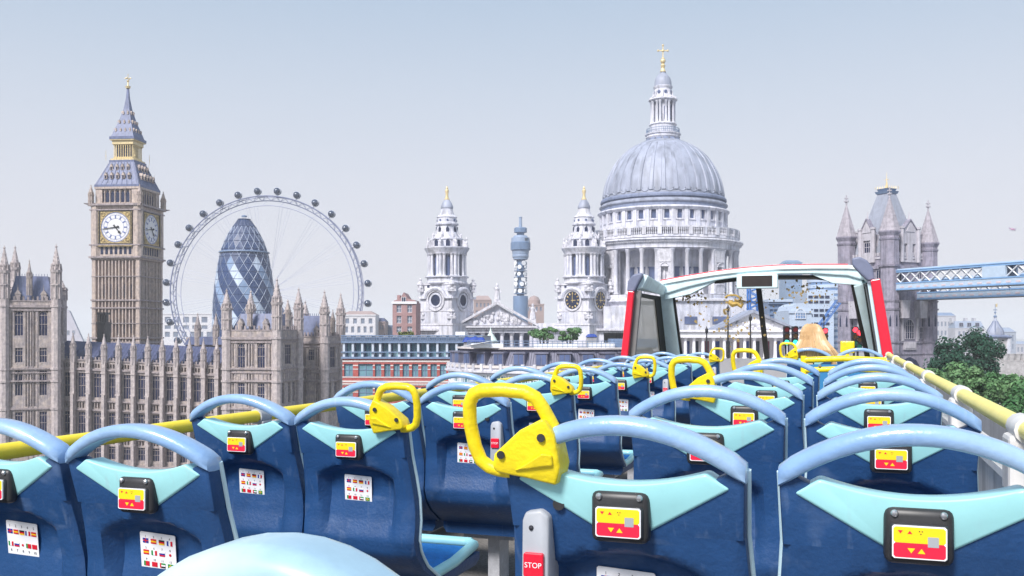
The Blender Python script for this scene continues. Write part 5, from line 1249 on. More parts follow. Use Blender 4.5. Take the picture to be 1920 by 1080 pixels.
block('far_skyscraper', 'far blue skyscraper with a stepped top rising over the bus windscreen', 'skyscraper', 1474, 1504, 900, 492, M('far_blue', (.13, .22, .36), .5, var=.1), [(1475, 1503, 497, 502, 6, .15), (1475, 1503, 506, 511, 6, .15), (1475, 1503, 516, 521, 6, .15), (1475, 1503, 530, 536, 6, .15), (1475, 1503, 545, 551, 6, .15)], wm=m_bg, depth=24, roof=(487, 4, M('far_blue', (.22, .32, .46))))
# blue lattice mast and slanting crane jib
def lattice(nm, label, cat, p, q, w, n, m):
    o = thing(nm, label, cat, p); d = Vector(q)-Vector(p); L_ = d.length; a = d.normalized(); b = a.cross(Vector((0, 1, 0))).normalized()*w/2; c = a.cross(b).normalized()*w/2
    for s in (-1, 1):
        for t in (-1, 1): MB().bar(b*s+c*t, d+b*s+c*t, w*.11, 4).build('chord', m, o)
    lc_ = MB()
    for i in range(n):
        for t in (-1, 1):
            s = 1 if i % 2 else -1; lc_.bar(a*L_*i/n+b*s+c*t, a*L_*(i+1)/n-b*s+c*t, w*.07, 3)
    tag(lc_.build('lacing', m, o), kind='stuff'); return o
T = At(1413, 170); m_cr = M('crane_blue', (.05, .16, .45), .45, var=.1)
lattice('lattice_mast', 'upright blue lattice mast behind the pediment apex', 'mast', (T.loc[0], 170, ROAD), (T.loc[0], 170, T.Z(540)), 1.7, 16, m_cr)
T, T2 = At(1530, 160), At(1572, 160)
cj = lattice('crane_jib', 'slanting blue crane jib beside the bridge tower', 'crane', (T.loc[0], 160, T.Z(622)), (T2.loc[0], 160, T2.Z(566)), .75, 14, m_cr)
MB().box(-.8, .8, -.6, .6, ROAD-T.Z(622), .2).build('crane_base', m_cr, cj)
# traffic lights on the road ahead
def light(u_, D, v, on, label):
    T = At(u_, D); o = thing('traffic_light', label, 'traffic light', (T.loc[0], D, ROAD), 0, 'traffic lights on the road ahead'); h_ = T.Z(v)-ROAD
    MB().tube([(0, 0, 0), (0, 0, h_+.4)], .07, 8).build('pole', m_black, o); MB().box(-.19, .19, -.25, -.05, h_-.72, h_+.52).build('housing', m_black, o)
    for j, c in enumerate(('red', 'amber', 'green')):
        lit = (c == on); col = {'red': (.9, .03, .05), 'amber': (.5, .2, .01), 'green': (.02, .75, .45)}[c]
        m = M('signal_%s_%s' % (c, 'lit' if lit else 'off'), col if lit else tuple(q*.12 for q in col), .3, emit=2.2 if lit else 0)
        MB().lathe([(.01, -.03), (.16, -.03), (.16, .04), (.01, .04)], 12).map(lambda x, y, z: (x, -.27+z*.5, h_+.32-.42*j+y)).build('signal_lamp', m, o)
        MB().tube([(.18*cos(t), -.33, h_+.34-.42*j+.18*sin(t)) for t in [pi*i/6 for i in range(7)]], .03, 4).build('visor', m_black, o)
light(1473, 62, 627, 'green', 'left of the two green traffic lights beyond the windscreen, nearer the pediment'); light(1489, 62, 627, 'green', 'right of the two green traffic lights beyond the windscreen, beside the hair')
light(1545, 66, 629, 'red', 'red traffic light just right of the blonde passenger'); light(1601, 60, 628, 'red', 'red traffic light before the bridge tower, higher of the pair'); light(1608, 60, 634, 'red', 'lower red traffic light before the bridge tower')
def lamp(u_, D, vt, label):
    T = At(u_, D); h_ = T.Z(vt)-ROAD; o = thing('street_lamp', label, 'street lamp', (T.loc[0], D, ROAD), 0, 'lamp posts along the road'); MB().tube([(0, 0, 0), (0, 0, h_)], [.10, .05], 8).build('post', m_black, o); MB().lathe([(.05, h_), (.11, h_+.05), (.13, h_+.3), (.05, h_+.42), (.02, h_+.55)], 8).build('lantern', m_black, o)
lamp(1365, 70, 585, 'dark lamp post left of the pediment'); lamp(1407, 72, 602, 'thin lamp post under the pediment apex'); lamp(1545, 90, 600, 'lamp post behind the red traffic light'); lamp(1325, 75, 625, 'short dark post at the left of the columns')
# light aircraft
T = At(1898, 700); pl = thing('light_aircraft', 'tiny pink light aircraft in the sky above the walkway', 'aircraft', (T.loc[0], 700, T.Z(430)), radians(20))
m_pk = M('pink_paint', (.70, .22, .45), .4, var=.1); m_pl = M('lilac_paint', (.45, .33, .50), .4)
ac = MB().tube([(-2.8, 0, .5), (-1.2, 0, .2), (1, 0, 0), (2.4, 0, -.25), (2.9, 0, -.3)], [.12, .4, .5, .45, .15], 8); ac.build('fuselage', m_pk, pl, smooth=True)
MB().box(.2, 1.3, -3.4, 3.4, .55, .68).build('upper_wing', m_pl, pl); MB().box(-.2, .9, -3.0, 3.0, -.55, -.43).build('lower_wing', m_pl, pl)
MB().box(-2.9, -2.3, -1.1, 1.1, .5, .58).build('tailplane', m_pl, pl); MB().extr([(-3, .5), (-2.3, .5), (-2.7, 1.5), (-3.1, 1.5)], -.06, .06).build('fin', m_pl, pl)
for s in (-1, 1): MB().bar((.6, s*2.2, -.45), (.7, s*2.2, .56), .07).build('wing_strut', m_pl, pl); MB().lathe([(.05, -.08), (.3, -.08), (.3, .08), (.05, .08)], 10).map(lambda x, y, z: (x+.9, s*.8+z, y-1.1)).build('wheel', m_black, pl); MB().bar((.9, s*.4, -.4), (.9, s*.8, -1.05), .06).build('wheel_strut', m_pl, pl)
MB().box(2.95, 3.02, -.08, .08, -1.2, .6).build('propeller', m_black, pl)
# ================================================================== the open top bus
def lean(x): return -.045*(x+.13)-0.0        # the body leans a little to its left
m_shell = M('seat_shell_navy', (.018, .064, .180), .45, var=.16, vs=6, bump=.12, bs=90, spec=.35, scuff=.22, scol=(.20, .27, .40))
m_arch = M('grab_bar_blue', (.235, .395, .66), .28, var=.12, vs=9, bump=.08, bs=60, coat=.5, hue=(.33, .49, .71), scuff=.30, scol=(.52, .60, .68))
m_cyan = M('seat_top_cyan', (.37, .74, .77), .34, var=.07, vs=5, coat=.15, scuff=.25, scol=(.36, .50, .55))
m_cush = M('cushion_blue', (.012, .19, .58), .75, var=.18, vs=30, bump=.5, bs=160)
m_trim = M('seat_edge_pale', (.58, .78, .86), .4, var=.05)
m_yel = M('handle_yellow', (.90, .70, .014), .38, var=.10, vs=8, bump=.15, bs=70, coat=.1, scuff=.35, scol=(.55, .36, .03))
m_yel2 = M('rail_yellow', (.92, .72, .04), .4, var=.06, vs=3, bump=.1, bs=30)
m_case = M('audio_case_black', (.030, .030, .033), .42, var=.25, vs=25)
m_scr = M('screw_steel', (.5, .5, .52), .3, metal=.8)
m_py = M('print_yellow', (.90, .62, .01), .45, var=.02); m_pr = M('print_red', (.72, .012, .05), .45, var=.02); m_pg = M('print_grey', (.33, .35, .37), .5); m_pw = M('print_white', (.85, .85, .88), .45, var=.02); m_pk2 = M('print_black', (.02, .02, .03), .5)
m_stop = M('stop_housing_grey', (.40, .42, .46), .42, var=.08, vs=12); m_red = M('bus_red', (.70, .008, .035), .32, var=.05, coat=.3)
m_floor = M('bus_floor_speckle', (.21, .20, .19), .75, var=.45, vs=60); m_aqua = M('frame_aqua', (.70, .87, .90), .42, var=.08, vs=4, streak=.12, scuff=.2, scol=(.40, .48, .48)); m_seal = M('window_seal', (.022, .022, .02), .6); m_capg = M('cap_slate', (.16, .18, .27), .55, var=.12, vs=9)
m_cream = M('bracket_cream', (.70, .68, .66), .5, var=.12, vs=6, streak=.15); m_panel = M('side_panel_worn', (.52, .50, .49), .6, var=.18, vs=5, streak=.35); m_clamp = M('clamp_grey', (.42, .43, .46), .45, var=.2, vs=30)
fl = {n: M('flag_'+n, c, .5, var=.02) for n, c in dict(red=(.62, .01, .03), blue=(.01, .03, .30), white=(.85, .85, .88), yellow=(.88, .52, .01), black=(.01, .01, .012), green=(.01, .25, .05)).items()}
FL = ['white', 'red', 'blue', 'yellow', 'black', 'green']
# ------------------------------------------------------------------ one seat; origin under the top of its back, z = 0 at V-tip datum - .87
def prof(z): 
    P = [(.90, -.005), (.80, .023), (.70, .051), (.62, .068), (.54, .070), (.47, .060), (.42, .08), (.36, .14), (.29, .255), (.285, .27)]
    for (a, ya), (b, yb) in zip(P, P[1:]):
        if b <= z <= a: return ya+(yb-ya)*(a-z)/(a-b)
    return P[0][1] if z > P[0][0] else P[-1][1]
def leany(z): return (.90-z)*.28-.005
HWD = .21
def recess(x, z):
    if z > .745 or z < .40: return 0
    t = x/.15; top = .742-.045*t*t; d = 0
    if abs(t) < 1 and z < top:
        d = .046*min(1, (top-z)/.020)*min(1, (1-abs(t))/.12)*min(1, (z-.40)/.25)
    return d
def seat_shell():
    mb = MB(); zs = [.775-.0125*i for i in range(31)]+[.385, .36, .33, .305, .29]; nx = 28
    def xw(z): return HWD+.014*min(1, max(0, (.775-z)/.2))-.02*max(0, .5-z)
    vs = []; n = len(zs)
    pts = []
    for z in zs:
        yb = leany(z) if z > .70 else prof(z)+(leany(.70)-prof(.70))
        for i in range(nx+1):
            x = -xw(z)+2*xw(z)*i/nx; ed = max(0, abs(x)/xw(z)-.93)/.07
            pts.append((x, yb+recess(x, z)+.012*ed*ed, z))
    vs = pts; fs = [(j*(nx+1)+i, j*(nx+1)+i+1, (j+1)*(nx+1)+i+1, (j+1)*(nx+1)+i) for j in range(n-1) for i in range(nx)]
    o = len(vs)
    for z in zs:
        yb = (leany(z) if z > .70 else prof(z)+(leany(.70)-prof(.70)))+.055
        vs += [(-xw(z), yb, z), (xw(z), yb, z)]
    for j in range(n-1):
        fs += [(o+2*j, o+2*j+1, o+2*j+3, o+2*j+2), (j*(nx+1), (j+1)*(nx+1), o+2*j+2, o+2*j), (j*(nx+1)+nx, o+2*j+1, o+2*j+3, (j+1)*(nx+1)+nx)]
    mb.add(vs, fs)
    e_ = prof(.29)+(leany(.70)-prof(.70))
    mb.extr([(-HWD*.98, .292), (HWD*.98, .292), (HWD*.98, .262), (HWD*.9, .235), (-HWD*.9, .235), (-HWD*.98, .262)], e_, e_+.50)
    return mb
YO = leany(.70)-prof(.70)
def shear_y(mb, off=0): return mb.map(lambda x, y, z: (x, y+leany(z)+off, z))
def lipz(x): return .862+.026*(abs(x)/.15)**2.0
def upper_plate():
    out = [(-HWD, .775), (HWD, .775), (.214, .888), (.206, .897), (.185, .892), (.158, .878)]
    lip = [(-.15+.30*i/14, lipz(.15-.30*i/14)-.008) for i in range(15)]; lip = [(.15-.30*i/14, lipz(.15-.30*i/14)-.008) for i in range(15)]
    return out+lip+[(-.158, .878), (-.185, .892), (-.206, .897), (-.214, .888)]
def make_seat(kind, handle=0, bell=0, sticker=True):
    """handle: -1 / 1 puts the yellow handle on the left / right; bell likewise for the stop button"""
    r = thing('bus_seat', None, 'bus seat')
    link(cached('shell', lambda: seat_shell().mesh('shell', m_shell, smooth=True, angle=40)), 'shell', r)
    link(cached('plate', lambda: shear_y(MB().extr(upper_plate(), 0, .055)).mesh('upper_back', m_shell, bevel=.007, smooth=True, angle=40, bz=.78)), 'upper_back', r)
    def top():
        lip = [(.15-.30*i/20, lipz(.15-.30*i/20)+.004) for i in range(21)]
        poly = [(-.19, .866), (-.04, .776), (.04, .776), (.19, .866)]+lip
        return shear_y(MB().extr(poly, -.005, .059)).mesh('top_panel', m_cyan, bevel=.006, seg=3, smooth=True, angle=32)
    link(cached('top', top), 'top_panel', r)
    def arch():
        P = []; n = 22
        for i in range(n+1):
            t = -1+2*i/n; x = .2150*t; z = .892+.078*(1-abs(t)**2.0)
            P.append((x, leany(z)+.026-.010*(1-t*t), z))
        mb = MB(); m = 12; vs = []
        for i, p in enumerate(P):
            t_ = -1+2*i/n; sl = .078*2*t_/.2125; nrm = Vector((0, 1, 0)); up = Vector((0, 0, 1))*sqrt(1+sl*sl*.75)
            e_ = 1 if 0 < i < n else .86
            for q in range(m):
                g_ = 2*pi*q/m; c, s = cos(g_), sin(g_); f = lambda v: math.copysign(abs(v)**.5, v)
                vs.append(Vector(p)+nrm*.034*f(c)*e_+up*.0170*f(s)*e_)
        fs = [(i*m+q, i*m+(q+1) % m, (i+1)*m+(q+1) % m, (i+1)*m+q) for i in range(n) for q in range(m)]
        mb.add(vs, fs+[tuple(range(m-1, -1, -1)), tuple(range(n*m, (n+1)*m))])
        return mb.mesh('grab_bar', m_arch, smooth=True, angle=60)
    link(cached('arch', arch), 'grab_bar', r)
    def trim(s):
        P = [(s*.2145, leany(.895)+.05, .895), (s*.2115, leany(.775)+.055, .775)]+[(s*(.2115+.014*min(1, max(0, (.775-z)/.2))-.02*max(0, .5-z)), prof(z)+YO+.056, z) for z in (.70, .62, .54, .47, .43, .40, .36, .32, .295)]
        return MB().tube(P, .0065, 6).mesh('edge_trim', m_trim, smooth=True, angle=60)
    for s in (-1, 1): link(cached(('trim', s), lambda: trim(s)), 'edge_trim', r)
    y0 = prof(.29)+YO+.055
    link(cached('cush', lambda: MB().grid(lambda a, b: (-.175+.35*a, y0-.01+.43*b, .296+.016*(1-(2*a-1)**4)*(1-(2*b-1)**6)+.02*b*b), 14, 12).mesh('seat_cushion', m_cush, smooth=True, angle=60)), 'seat_cushion', r)
    link(cached('bcush', lambda: MB().grid(lambda a, b: (-.18+.36*a, prof(.40+.40*b)+YO+.058+.014*(1-(2*a-1)**4)*(1-(2*b-1)**6), .40+.40*b), 12, 10).mesh('back_cushion', m_cush, smooth=True, angle=60)), 'back_cushion', r)
    def edge():
        mb = MB()
        for s in (-1, 1): mb.tube([(s*.192, y0-.03, .30), (s*.192, y0+.2, .302), (s*.19, y0+.42, .325), (s*.15, y0+.445, .328)], .022, 8)
        mb.tube([(-.17, y0+.445, .327), (.17, y0+.445, .327)], .022, 8); return mb.mesh('seat_edge', m_cyan, smooth=True, angle=60)
    link(cached('edge', edge), 'seat_edge', r)
    link(cached('leg', lambda: MB().box(-.13, .13, y0+.02, y0+.34, .20, .236).box(-.03, .03, y0+.1, y0+.24, -.115, .20).box(-.15, .15, y0+.02, y0+.34, -.12, -.10).mesh('pedestal', m_clamp)), 'pedestal', r)
    # audio guide box on the back
    if kind != 'front':
        yb = leany(.808)
        def case():
            mb = MB(); pr = [(-.052, -.046), (.052, -.046), (.052, .046), (-.052, .046)]
            mb.extr([(x, .808+z) for x, z in pr], yb-.026, yb+.01); return mb.mesh('audio_box', m_case, bevel=.014, seg=3, smooth=True, angle=50)
        b = link(cached('case', case), 'audio_box', r)
        def bez(): return MB().extr([(-.043, .808-.036), (.043, .808-.036), (.043, .808+.022), (-.043, .808+.022)], yb-.033, yb-.02).mesh('bezel', m_case, bevel=.006, seg=2, smooth=True, angle=50)
        link(cached('bez', bez), 'bezel', b)
        def pan():
            y = yb-.0355; z0 = .808
            mb = MB()
            def rr(x0, x1, a, c, mi, yy=0):
                mb.cm = mi; r_ = .003 if x1-x0 > .03 else .0006; mb.extr([(x0+r_, a), (x1-r_, a), (x1, a+r_), (x1, c-r_), (x1-r_, c), (x0+r_, c), (x0, c-r_), (x0, a+r_)], y-yy, y+.004)
            def tri(cx, cz, r_, up, mi): mb.cm = mi; s = 1 if up else -1; mb.extr([(cx-r_, cz-s*r_*.7), (cx+r_, cz-s*r_*.7), (cx, cz+s*r_*.7)], y-.0012, y)
            rr(-.040, .040, z0-.033, z0+.019, 2); rr(-.038, .038, z0-.008, z0+.017, 0, .0005); rr(-.038, .038, z0-.031, z0-.008, 1, .0005); rr(.012, .028, z0-.013, z0+.003, 3, .001)
            tri(-.028, z0+.009, .0035, False, 1); tri(-.014, z0+.009, .0035, True, 1); tri(-.012, z0-.020, .0055, False, 0); tri(.003, z0-.020, .0055, True, 0)
            mb.cm = 4
            for q in ((.0, .011), (.004, .011), (.002, .007)): mb.extr([(q[0]+.0011*cos(t), z0+q[1]+.0011*sin(t)) for t in (0, 1.57, 3.14, 4.71)], y-.0012, y)
            return mb.mesh('control_panel', [m_py, m_pr, m_pw, m_pg, m_pk2])
        link(cached('cpan', pan), 'control_panel', b)
        for s in (-1, 1): link(cached('scr', lambda: MB().ball((0, 0, 0), .006, 8, 5).mesh('screw', m_scr, smooth=True)), 'screw', b, (s*.036, yb-.027, .808+.036))
    if sticker:
        five = sticker == 'five'; z0 = .645; tl = math.atan2(prof(.59)-prof(.67), .08); yb = prof(z0)+YO+.046-.008
        s_ = link(cached('stk', lambda: MB().extr([(-.052, -.05), (.052, -.05), (.055, -.047), (.055, .047), (.052, .05), (-.052, .05), (-.055, .047), (-.055, -.047)], -.0015, 0).mesh('language_sticker', m_pw)), 'language_sticker', r, (-.012, yb, z0), (tl, radians(3), 0))
        def flags():
            mb = MB(); w, h = .017, .0125
            def q(x0, x1, z0_, z1, c): mb.cm = FL.index(c); mb.extr([(x0, z0_), (x1, z0_), (x1, z1), (x0, z1)], -.0028, -.0018)
            kinds = ['gb', 'h:red,yellow,red', 'h:black,red,yellow', 'v:blue,white,red', 'h:red,yellow,red', 'v:green,white,red', 'h:white,blue,red', 'jp', 'v:green,red,red', 'cn', 'ae', 'br']
            if five: kinds = kinds[:5]+[kinds[5], kinds[6], 'jp', kinds[8], 'cn']
            for i, kd in enumerate(kinds):
                cx, cz = (-.042+.021*(i % 5), .020-.036*(i // 5)) if five else (-.0375+.025*(i % 4), .027-.031*(i // 4)); a, b, c, d = cx-w/2, cx+w/2, cz-h/2, cz+h/2
                if kd[0] == 'h' and kd[1] == ':':
                    cs = kd[2:].split(',')[::-1]
                    for j, cc in enumerate(cs): q(a, b, c+h*j/3, c+h*(j+1)/3, cc)
                elif kd[0] == 'v':
                    for j, cc in enumerate(kd[2:].split(',')): q(a+w*j/3, a+w*(j+1)/3, c, d, cc)
                elif kd == 'gb':
                    for (x0, x1) in ((a, cx-.002), (cx+.002, b)):
                        for (y0_, y1) in ((c, cz-.002), (cz+.002, d)): q(x0, x1, y0_, y1, 'blue')
                    q(a, b, cz-.0011, cz+.0011, 'red'); q(cx-.0011, cx+.0011, c, cz-.0011, 'red'); q(cx-.0011, cx+.0011, cz+.0011, d, 'red')
                elif kd == 'jp': mb.cm = 1; mb.extr([(cx+.0036*cos(t*.785), cz+.0036*sin(t*.785)) for t in range(8)], -.0028, -.0018)
                elif kd == 'cn': q(a, b, c, d, 'red')
                elif kd == 'ae':
                    q(a, a+w*.25, c, d, 'red')
                    for j, cc in enumerate(('black', 'white', 'green')): q(a+w*.25, b, c+h*j/3, c+h*(j+1)/3, cc)
                elif kd == 'br': q(a, b, c, d, 'green'); mb.cm = 3; mb.extr([(cx-.006, cz), (cx, cz-.0045), (cx+.006, cz), (cx, cz+.0045)], -.0034, -.0028); mb.cm = 2; mb.extr([(cx+.002*cos(t*1.05), cz+.002*sin(t*1.05)) for t in range(6)], -.004, -.0034)
            return mb.mesh('flag_print', [fl[c] for c in FL])
        link(cached(('flags', five), flags), 'flag_print', s_)
        def nums():
            me = None; parts = MB()
            for i in range(10 if five else 12):
                t_ = text_mesh(str(i+1), .0105 if five else .0085, m_pk2, 'tmp'); cx, cz = (-.042+.021*(i % 5), .036-.070*(i // 5)) if five else (-.0375+.025*(i % 4), .0385-.031*(i // 4))
                parts.add([(v.co.x+cx, -.0022, v.co.y+cz) for v in t_.vertices], [tuple(p.vertices) for p in t_.polygons]); bpy.data.meshes.remove(t_)
            return parts.mesh('number_print', m_pk2)
        link(cached(('nums', five), nums), 'number_print', s_)
    if handle:
        def hplate():
            P = [(-.228, .897), (-.222, .922), (-.170, .967), (-.125, .990), (-.108, .962), (-.100, .905), (-.110, .868), (-.165, .879), (-.222, .887)]
            mb = MB().extr([(x, z) for x, z in P], -.024, .044); shear_y(mb); return mb
        def hloop():
            P = [(-.118, .972), (-.134, 1.006), (-.146, 1.024), (-.166, 1.034), (-.208, 1.037), (-.246, 1.035), (-.263, 1.028), (-.273, 1.011), (-.276, .975), (-.271, .930), (-.262, .904), (-.247, .892), (-.228, .887), (-.205, .885)]
            Q = []
            for i in range(len(P)-1):
                for t in (0, .5): Q.append((P[i][0]+(P[i+1][0]-P[i][0])*t, P[i][1]+(P[i+1][1]-P[i][1])*t))
            Q.append(P[-1]); 
            
            return MB().tube([(x, leany(z)+.012, z) for x, z in Q], .0130, 10, up=(0, 1, 0))
        sg = -handle
        hp = link(cached(('hp', sg), lambda: hplate().map(lambda x, y, z: (x*sg, y, z)).mesh('yellow_handle', m_yel, bevel=.010, seg=3, smooth=True, angle=40)), 'yellow_handle', r, (0, 0, -.008))
        link(cached(('hl', sg), lambda: hloop().map(lambda x, y, z: (x*sg, y, z)).mesh('grip', m_yel, smooth=True, angle=60)), 'grip', hp)
        bm_ = cached('hb', lambda: MB().lathe([(.002, 0), (.0075, 0), (.0075, .004), (.002, .004)], 10).map(lambda x, y, z: (x, z, y)).mesh('bolt_hole', m_case))
        for x, z in ((-.130, .955), (-.208, .921), (-.122, .912)): link(bm_, 'bolt_hole', hp, (sg*x, leany(z)-.0275, z))
        if True:
            rg = cached(('hr', sg), lambda: shear_y(MB().extr([(-.185, .893), (-.130, .927), (-.112, .925), (-.112, .905)], -.030, -.022)).map(lambda x, y, z: (x*sg, y, z)).mesh('handle_web', m_yel, bevel=.003)); link(rg, 'handle_web', hp)
    if bell:
        sg = bell; x0 = sg*.158
        hs = link(cached('bell', lambda: MB().extr([(-.026, .63), (.026, .63), (.027, .80), (.012, .812), (-.018, .806), (-.024, .79)], leany(.72)-.042, leany(.72)+.03).mesh('stop_bell', m_stop, bevel=.006, seg=2, smooth=True, angle=40)), 'stop_bell', r, (x0, 0, 0))
        bt_ = link(cached('btn', lambda: MB().extr([(-.017, .690), (.017, .690), (.019, .694), (.019, .730), (.017, .734), (-.017, .734), (-.019, .730), (-.019, .694)], leany(.72)-.050, leany(.72)-.04).mesh('stop_button', m_red, bevel=.002)), 'stop_button', hs)
        def stp():
            t_ = text_mesh('STOP', .0135, m_pw, 'tmp'); mb = MB().add([(v.co.x, leany(.72)-.0508, .712+v.co.y) for v in t_.vertices], [tuple(p.vertices) for p in t_.polygons]); bpy.data.meshes.remove(t_); return mb.mesh('stop_lettering', m_pw)
        link(cached('stp', stp), 'stop_lettering', hs)
        link(cached('bscr', lambda: MB().ball((-.006, leany(.72)-.042, .778), .005, 8, 4).mesh('screw', m_pk2)), 'screw', hs)
        link(cached('socket', lambda: MB().lathe([(.002, 0), (.011, 0), (.011, .006), (.002, .006)], 12).map(lambda x, y, z: (x, z+leany(.82)-.006, y+.822)).mesh('socket', m_case)), 'socket', r, (sg*.115, 0, 0))
    return r
ORD = ['nearest', 'second', 'third', 'fourth', 'fifth', 'sixth', 'seventh', 'eighth', 'ninth', 'tenth']
protos = {}
def place(x, y, dz, label, handle=0, bell=0, sticker=True, kind='std', group='blue seats on the open top deck'):
    key = (handle, bell, sticker, kind)
    if key not in protos: o = protos[key] = make_seat(kind, handle, bell, sticker)
    else: o = dup(protos[key])
    p = B(x, y, EYE-.26-.87+dz); o.location = p; o.rotation_euler = (0, 0, -TH+radians(random.uniform(-.5, .5)))
    tag(o, label, 'bus seat', group); return o
random.seed(5)
RX = {'aisle': -.378, 'window': .105}; LX = {'aisle': -1.671, 'window': -2.125}
for i in range(5):
    y = 1.648+1.058*i
    place(RX['aisle'], y, 0, 'right-hand aisle seat in the %s row from the viewer%s' % (ORD[i], ', with a yellow handle' if i in (0, 2, 4) else ', with a plain blue grab bar'), -1 if i in (0, 2, 4) else 0, -1 if i == 0 else 0)
    place(RX['window'], y, 0, 'right-hand window seat in the %s row from the viewer, beside the cream bracketed rail' % ORD[i])
for i in range(10):
    y = 1.94+1.071*i
    place(LX['aisle'], y, -.08, 'left-hand aisle seat in the %s row from the viewer%s' % (ORD[i], ', with a yellow handle' if i in (1, 3, 5, 9) else ', with a plain blue grab bar'), 1 if i in (1, 3, 5, 9) else 0, 1 if i in (2, 6, 9) else 0)
    place(LX['window'], y, -.08, 'left-hand window seat in the %s row from the viewer%s' % (ORD[i], ', ten flags on its sticker' if i == 0 else ', next to the yellow rail'), sticker='five' if i == 0 else True)
yF = 1.648+1.058*8
place(RX['aisle'], yF, 0, 'front right aisle seat under the blonde passenger, with yellow handle', -1)
place(RX['window'], yF, 0, 'empty front right window seat beside the blonde passenger')
# nearest seat top, cut by the bottom of the view
nt_ = thing('headrest_seat', 'nearest seat with a broad rounded pale cyan top, cut by the bottom edge', 'bus seat', B(-.395, .60, EYE-.26-.87-.0), -TH)
def cap_poly(): return [(-.20, .40), (.20, .40)]+[(.20*cos(pi*i/28), .710+.27*sin(pi*i/28)) for i in range(29)]
MB().extr(cap_poly(), -.03, .05).build('padded_top', M('headrest_pale_cyan', (.50, .66, .70), .36, var=.16, vs=9, coat=.2, hue=(.33, .50, .62)), nt_, bevel=.022, seg=4, smooth=True, angle=40)
MB().box(-.2, .2, .0, .5, .25, .31).build('seat_cushion', m_cush, nt_, bevel=.02); MB().box(-.04, .04, .15, .3, -.12, .26).build('pedestal', m_clamp, nt_)
# ------------------------------------------------------------------ bus body
bus = thing('tour_bus', 'open top double deck tour bus with red corner posts, aqua windscreen frame and yellow rails', 'bus', B(-1, 5, BUS_FLOOR), -TH)
def bb(mb, nm, m, par=None, **k):
    mb.map(lambda x, y, z: (x+1, y-5, z-BUS_FLOOR)); return mb.build(nm, m, par or bus, **k)
XL, XR, YE, YF, YQ = -2.47, .47, -1.5, 14.0, 12.0
def E_(v): return EYE-v                       # v metres below the eye
bb(MB().box(XL, XR, YE, YF+.3, BUS_FLOOR-.08, BUS_FLOOR), 'upper_floor', m_floor)
bb(MB().box(XL-.05, XR+.05, YE, YF+.9, ROAD+.35, BUS_FLOOR-.09), 'lower_body', m_red, bevel=.05)
for y in (1.5, 10.8):
    for x in (XL+.1, XR-.1):
        w_ = bb(MB().lathe([(.12, -.14), (.46, -.14), (.5, -.1), (.5, .1), (.46, .14), (.12, .14)], 20).map(lambda a, b, c: (x+c*1.6, y+a, ROAD+.5+b)), 'wheel', m_black)
# side walls (left lies a little lower, as the whole deck leans)
bb(MB().box(XL, XL+.05, YE, YF, BUS_FLOOR, E_(.58)), 'side_panel', M('left_lining_grey', (.20, .20, .19), .7, var=.2, vs=8)); bb(MB().box(XL-.03, XL+.09, YE, YF, E_(.58)+.002, E_(.53)), 'panel_capping', M('capping_dark', (.10, .105, .10), .6, var=.2, vs=10))
bb(MB().box(XR-.03, XR+.02, YE, YF, BUS_FLOOR, E_(.42)), 'side_panel', m_panel); bb(MB().box(XR-.05, XR+.04, YE, YF, E_(.42)+.002, E_(.395)), 'panel_capping', m_cream)
bb(MB().box(XR+.025, XR+.05, YE, YF, E_(.62), E_(.43)), 'red_side_skin', m_red)
rlz, rrz = E_(.362), E_(.243)
def railpts(x, z, y0, y1, n): return [(x, y0+(y1-y0)*i/n, z) for i in range(n+1)]
bb(MB().tube(railpts(-2.44, rlz, YE, 12.0, 30), .026, 12), 'hand_rail', m_yel2, smooth=True, angle=60)
bb(MB().tube(railpts(.425, rrz, YE, 11.9, 30), .026, 12), 'hand_rail', M('rail_yellow_overexposed', (.88, .76, .20), .4, var=.08, vs=4, scuff=.3, scol=(.75, .68, .45)), smooth=True, angle=60)  # same yellow as the left rail, its overexposure put into a paler colour
for y in (3.62, 6.1, 8.6, 11.0):
    c_ = bb(MB().extr([(-.035, -.02), (.035, -.02), (.06, -.19), (-.06, -.19)], -.012, .012).map(lambda a, b, c: (-2.44+.024+b, y+a, rlz+c)), 'rail_bracket', m_clamp, bevel=.005); bb(MB().tube([(-2.44, y-.04, rlz), (-2.44, y+.04, rlz)], .034, 12), 'rail_collar', m_clamp, smooth=True, angle=60)
    for s in (-1, 1): bb(MB().lathe([(.001, 0), (.009, 0), (.009, .006), (.001, .006)], 8).map(lambda a, b, c: (-2.44+.038+c, y+s*.02+a, rlz-.10+b)), 'bracket_bolt', m_case)
for y in (1.55, 2.75, 4.2, 5.9, 7.8, 9.8, 11.6):
    bb(MB().tube([(.425, y-.07, rrz), (.425, y+.07, rrz)], .035, 12), 'rail_collar', m_cream, smooth=True, angle=60); bb(MB().box(.38, .46, y-.06, y+.06, E_(.41), rrz-.015), 'rail_bracket', m_cream, bevel=.012)
